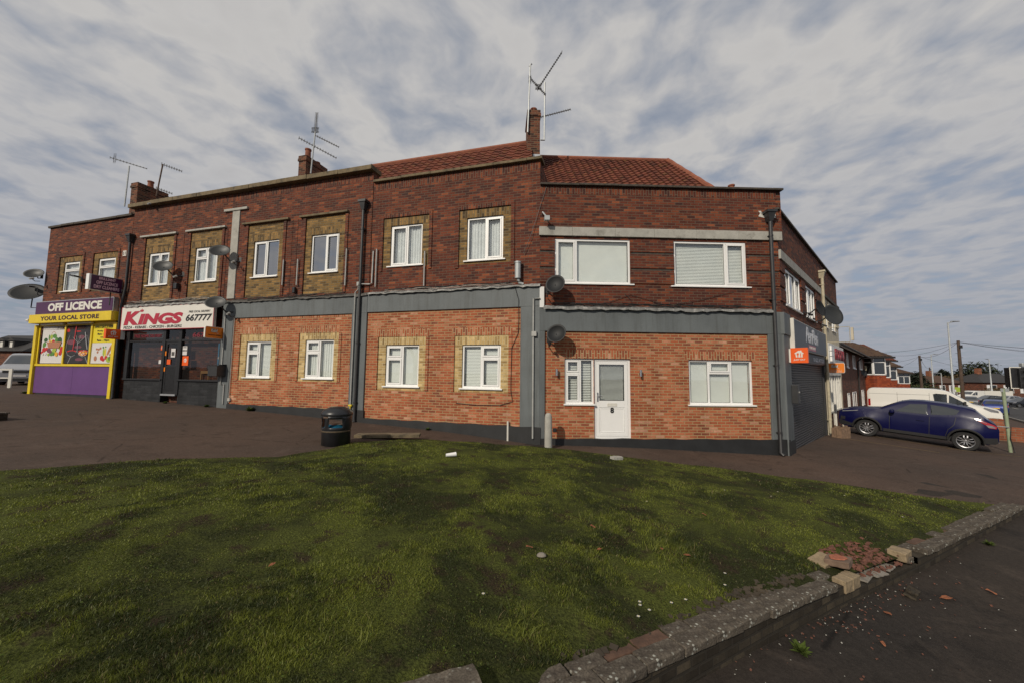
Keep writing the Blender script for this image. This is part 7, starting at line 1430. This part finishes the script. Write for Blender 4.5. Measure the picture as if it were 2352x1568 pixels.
# green-white post near the car, brick pier and scroll railing
t = thing('sign_post', 'weathered pale green post with a small plate on top beside the crossover', 'post', (17.5, 13.65, gz(17.5, 13.65)), 0); M['pgreen'] = plain('pale_green_paint', (0.26, 0.31, 0.20), .7, var=.2, dirt=((0.15, .09, .04), 3, .6, .6)); hz = 1.57 - gz(17.5, 13.65); MB().tube([(0, 0, -.1), (-.06, 0, hz)], .048, 10).build('post', 'pgreen', t, smooth=40); MB().box(-.18, .12, -.03, -.015, hz - .12, hz - .0).build('plate', 'galv', t); MB().tube([(-.04, -.05, .88), (-.9, -.1, .95)], .02, 6).build('side_bar', 'galv', t); mb = MB(); mb.tube([(0.02, -.06, .9), (-.06, -.08, .5), (.02, -.08, .1), (.0, -.15, -.1)], .012, 5); mb.build('loose_strap', 'cable', t)
t = thing('garden_wall', 'ruined orange brick garden wall behind the crossover with black ironwork on top', 'wall', (20.6, 17.3, gz(20.6, 17.3)), R(-38)); zz = .18 - gz(20.6, 17.3)
rough(MB().box(.2, .85, -.22, .22, -.3, zz).build('brick_pier', 'hbrick2', t), .03, 3, .2); rough(MB().box(.85, 2.6, -.11, .11, -.3, zz * .62).build('wall_body', 'hbrick2', t), .03, 3, .2); MB().box(-1.6, .2, -.10, .10, -.3, zz * .9).build('wall_body', 'hbrick2', t)
mb = MB()
for k in range(7):
    x = -1.4 + k * .25; h = .12 + .16 * (1 - abs(k - 3) / 3.5); mb.tube([(x + .1 * math.cos(a), 0, zz * .9 + h / 2 + h / 2 * math.sin(a)) for a in [i * math.pi / 5 for i in range(11)]], .016, 5)
mb.tube([(-1.55, 0, zz * .9 + .03), (.15, 0, zz * .9 + .03)], .018, 5); mb.build('scroll_ironwork', 'blackmetal', t)
# small handrail by the second shop and the wooden planter
t = thing('handrail', 'low grey metal handrail beside the crossover bonnet', 'railing', tuple(FP(4, 13.2, .5, gz(*F4(13.2, .5)))), FR[4][2]); MB().tube([(0, 0, -.1), (0, 0, .9), (1.6, 0, .88), (1.6, 0, -.1)], .022, 6).build('rail', 'galv', t)
t = thing('wooden_planter', 'weathered wooden planter box with broken slats beside the shutter', 'planter', (12.62, 14.85, gz(12.62, 14.85)), R(20)); t.scale = (.62, .62, .85)
for k in range(6): h = .42 + .06 * ((k * 7) % 3) - .05 * (k % 2); MB().box(-.42 + k * .14, -.30 + k * .14, -.28, -.25, .0, h).build('slat', 'wood', t); MB().box(-.42 + k * .14, -.30 + k * .14, .25, .28, .0, h).build('slat', 'wood', t)
for k in range(4): h = .44 + .05 * ((k * 5) % 3); MB().box(.40, .43, -.26 + k * .135, -.14 + k * .135, 0, h).build('slat', 'wood', t); MB().box(-.45, -.42, -.26 + k * .135, -.14 + k * .135, 0, h).build('slat', 'wood', t)
MB().box(-.40, .40, -.24, .24, .02, .34).build('soil', 'soil', t)
# ================================================================== TREES
def foliage(name, label, x, y, zg, crown, trunk, n, leaf, mat, seed, cat='tree', group=None, flat=1.0, trunkr=.2):
    r2 = np.random.default_rng(seed); t = thing(name, label, cat, (x, y, zg), 0, group); P = []
    for (cx, cy, cz, rx, ry, rz) in crown:
        k = int(n * rx * rz / sum(c[3] * c[5] for c in crown)); d = r2.normal(size=(k, 3)); d /= np.linalg.norm(d, axis=1)[:, None]; rad = r2.uniform(.35, 1.05, k) ** .5
        lump = 1 + .22 * np.sin(d[:, 0] * 7 + cx) * np.sin(d[:, 2] * 6 + cz) + .12 * np.sin(d[:, 1] * 11); P.append(np.array([cx, cy, cz]) + d * np.array([rx, ry, rz]) * (rad * lump)[:, None])
    P = np.concatenate(P); k = len(P); a = r2.uniform(0, 6.28, k); e = r2.uniform(-.9, .9, k) * flat; s = leaf * r2.uniform(.5, 1.4, k)
    u = np.stack([np.cos(a) * np.cos(e), np.sin(a) * np.cos(e), np.sin(e)], 1) * s[:, None]; b = np.stack([-np.sin(a), np.cos(a), r2.uniform(-.5, .5, k)], 1) * (s * .5)[:, None]
    V = np.stack([P - u, P - b, P + u, P + b], 1).reshape(-1, 3); me = bpy.data.meshes.new('crown'); me.vertices.add(len(V)); me.vertices.foreach_set('co', V.ravel()); me.loops.add(len(V)); me.loops.foreach_set('vertex_index', np.arange(len(V))); me.polygons.add(k); me.polygons.foreach_set('loop_start', np.arange(k) * 4); me.update(); me.validate(); me.materials.append(M[mat]); o = bpy.data.objects.new('crown', me); COL.objects.link(o); o.parent = t
    top = max(c[2] for c in crown); mb = MB(); mb.tube([(0, 0, -.5), (0, .1, top * .5), (.1, 0, top)], [trunkr, trunkr * .7, trunkr * .2], 8)
    for c in crown: mb.tube([(0, 0, top * .35), (c[0] * .6, c[1] * .6, c[2] * .8), (c[0], c[1], c[2])], [trunkr * .5, trunkr * .3, trunkr * .08], 5)
    mb.build('trunk', 'bark', t); return t
M['bark'] = plain('bark', (0.06, 0.048, 0.038), .95, var=.3); M['ever'] = plain('evergreen_foliage', (0.028, 0.038, 0.014), .8, var=.5, scale=.9); M['ever2'] = plain('dark_conifer_foliage', (0.016, 0.024, 0.012), .8, var=.5, scale=1.2); M['willow'] = plain('brown_winter_twigs', (0.10, 0.065, 0.025), .9, var=.35, scale=.7); M['hedge'] = plain('hedge_foliage', (0.05, 0.065, 0.02), .8, var=.5, scale=1.4); M['twig'] = plain('bare_twigs', (0.085, 0.07, 0.062), .95)
z0 = gz(148, 120)
foliage('evergreen_tree', 'big dark evergreen tree rising behind the houses across the road', 148.5, 122, z0, [(0, 0, 5.0 - z0 - 1.2, 5.2, 4, 3.2), (-3.5, 0, 1.0 - z0, 3.6, 3, 3.2), (3.8, 0, 1.0 - z0, 3.8, 3, 3.4), (0, 0, 1 - z0, 6, 4, 3.5), (-5.8, 0, .2 - z0, 2.6, 2, 1.8)], 0, 9000, .38, 'ever', 5, trunkr=.5)
foliage('palm_like_tree', 'spiky dark tree above the brown hedge, left of the thick pole', 129.5, 115, gz(129, 115), [(0, 0, 5.4, 1.8, 1.5, 1.7), (1.0, 0, 4.2, 2.2, 2, 1.6)], 0, 1600, .5, 'ever2', 8, trunkr=.3)
foliage('palm_like_tree', 'second spiky dark tree just right of the tall street lamp', 134.5, 115, gz(134, 115), [(0, 0, 4.9, 2.0, 1.5, 1.6), (-1.0, 0, 4.0, 2.2, 2, 1.6)], 0, 1600, .5, 'ever2', 9, trunkr=.3)
foliage('conifer_tree', 'dark rounded conifer at the end of the terrace row', 79.3, 75, gz(79, 75), [(0, 0, 2.6, 1.5, 1.5, 2.4), (0, 0, 4.2, 1.0, 1, 1.3)], 0, 2600, .22, 'ever2', 10, trunkr=.25)
foliage('willow_tree', 'wide brown leafless willow screening the far end of the road', 124, 108, gz(124, 108), [(0, 0, 3.2, 4.8, 3, 2.4), (4.5, 0, 3.0, 3.6, 3, 2.2), (-4, 0, 2.4, 3.6, 3, 2.0)], 0, 6000, .3, 'willow', 11, trunkr=.3)
foliage('shrub', 'dark green shrub mass under the brown willow', 122.0, 100, gz(122, 100), [(0, 0, 1.6, 3.6, 2, 1.8), (5, 0, 1.8, 3.6, 2, 2.2)], 0, 3600, .25, 'ever', 12, cat='shrub', trunkr=.2)
foliage('hedge', 'clipped green hedge at the foot of the second telegraph pole', 75.0, 70, gz(75, 70), [(-1.2, 0, 1.7, 1.7, 1, 1.5), (1.4, 0, 1.7, 1.7, 1, 1.5), (0, 0, 1.6, 2, 1, 1.5)], 0, 3600, .14, 'hedge', 13, cat='hedge', trunkr=.15)
foliage('shrub', 'brown garden shrub in front of the far bungalows', 116.0, 92, gz(116, 92), [(0, 0, 1.3, 3, 1.5, 1.4)], 0, 1600, .22, 'willow', 14, cat='shrub', trunkr=.15)
foliage('conifer_tree', 'small dark fir beside the traffic signal above the bungalow roof', 166.0, 122, gz(166, 122), [(0, 0, 5.5, 1.8, 1.5, 2.8), (-3, 0, 4.2, 2.5, 2, 2.6)], 0, 2200, .35, 'ever2', 15, trunkr=.3)
def bare_tree(label, x, y, h, seed, mat='twig', r0=.16, name='bare_tree', levels=5, group='bare winter trees'):
    rr = random.Random(seed); zg = gz(x, y); t = thing(name, label, 'tree', (x, y, zg), 0, group); T_ = MB(); C_ = MB()
    def grow(p, d, l, r, lv):
        q = p + d * l; mid = p.lerp(q, .5) + Vector((rr.uniform(-1, 1), rr.uniform(-1, 1), 0)) * l * .05; (T_ if lv <= 1 else C_).tube([p, mid, q], [r, r * .85, r * .68], 6 if lv < 3 else 3, caps=False)
        if lv >= levels: return
        for k in range(rr.choice((2, 3, 3)) if lv else 4):
            ax = Vector((rr.uniform(-1, 1), rr.uniform(-1, 1), rr.uniform(-.25, .6))).normalized(); nd = (d * .85 + ax * .75).normalized(); nd.z = max(nd.z, -.05) + .12; grow(p.lerp(q, rr.uniform(.55, 1.0)), nd.normalized(), l * rr.uniform(.62, .82), r * .58, lv + 1)
    grow(Vector((0, 0, -.2)), Vector((0, 0, 1)), h * .30, r0, 0); T_.build('trunk', 'bark', t); C_.build('crown', mat, t); return t
for k, (x, y, h) in enumerate(((93, 92, 7.5), (101, 98, 7), (140, 128, 9.5), (112, 115, 9), (158, 140, 9), (118, 124, 10))): bare_tree(['hazy bare tree left of the second telegraph pole', 'bare tree top above the conifer and hedge', 'bare tree between the thick pole and the big evergreen', 'bare tree above the brown willow', 'bare twiggy tree behind the big evergreen', 'bare tree far behind the third pole'][k], x, y, h, 40 + k, r0=.22, levels=5)
# behind the camera: tall tree for window reflections, smaller two added to shade lawn
bare_tree('tall bare street tree standing behind the viewpoint to the left', -19.0, -5.0, 11, 3, mat='bark', r0=.30, levels=6)
bare_tree('smaller bare tree added behind the viewpoint to the left to shade the lawn', -7.5, -5.2, 7.5, 5, mat='bark', r0=.20, levels=6)
bare_tree('low bare tree added directly behind the viewpoint to shade the lawn', -2.4, -5.4, 6.0, 9, mat='bark', r0=.16, levels=6)
# distant treeline closing the horizon
def treeline(name, pts, h, seed, mat):
    r2 = np.random.default_rng(seed); V = []; 
    for (a, b) in zip(pts, pts[1:]):
        L_ = math.hypot(b[0] - a[0], b[1] - a[1]); k = int(L_ * 9); s = r2.uniform(0, 1, k); x = a[0] + (b[0] - a[0]) * s + r2.normal(0, 2, k); y = a[1] + (b[1] - a[1]) * s + r2.normal(0, 3, k)
        hh = h * (.6 + .4 * np.sin(x * .11 + seed) * np.sin(x * .043 + y * .03) + .12 * np.sin(x * .6)); z = G(x, y) + hh * r2.uniform(0, 1, k) ** .8; V.append(np.stack([x, y, z], 1))
    P = np.concatenate(V); k = len(P); a = r2.uniform(0, 6.28, k); s = r2.uniform(.6, 1.4, k); u = np.stack([np.cos(a), np.sin(a), r2.uniform(-.5, .5, k)], 1) * s[:, None]; b = np.stack([-np.sin(a) * .3, np.cos(a) * .3, np.ones(k)], 1) * (s * .6)[:, None]
    VV = np.stack([P - u, P - b, P + u, P + b], 1).reshape(-1, 3); me = bpy.data.meshes.new(name); me.vertices.add(len(VV)); me.vertices.foreach_set('co', VV.ravel()); me.loops.add(len(VV)); me.loops.foreach_set('vertex_index', np.arange(len(VV))); me.polygons.add(k); me.polygons.foreach_set('loop_start', np.arange(k) * 4); me.update(); me.validate(); me.materials.append(M[mat]); o = bpy.data.objects.new(name, me); COL.objects.link(o); tag(o, kind='stuff')
treeline('treeline', [(-260, 150), (-90, 120)], 6, 3, 'ever2'); treeline('treeline', [(110, 160), (210, 190), (330, 180), (420, 120)], 7.5, 5, 'ever2')
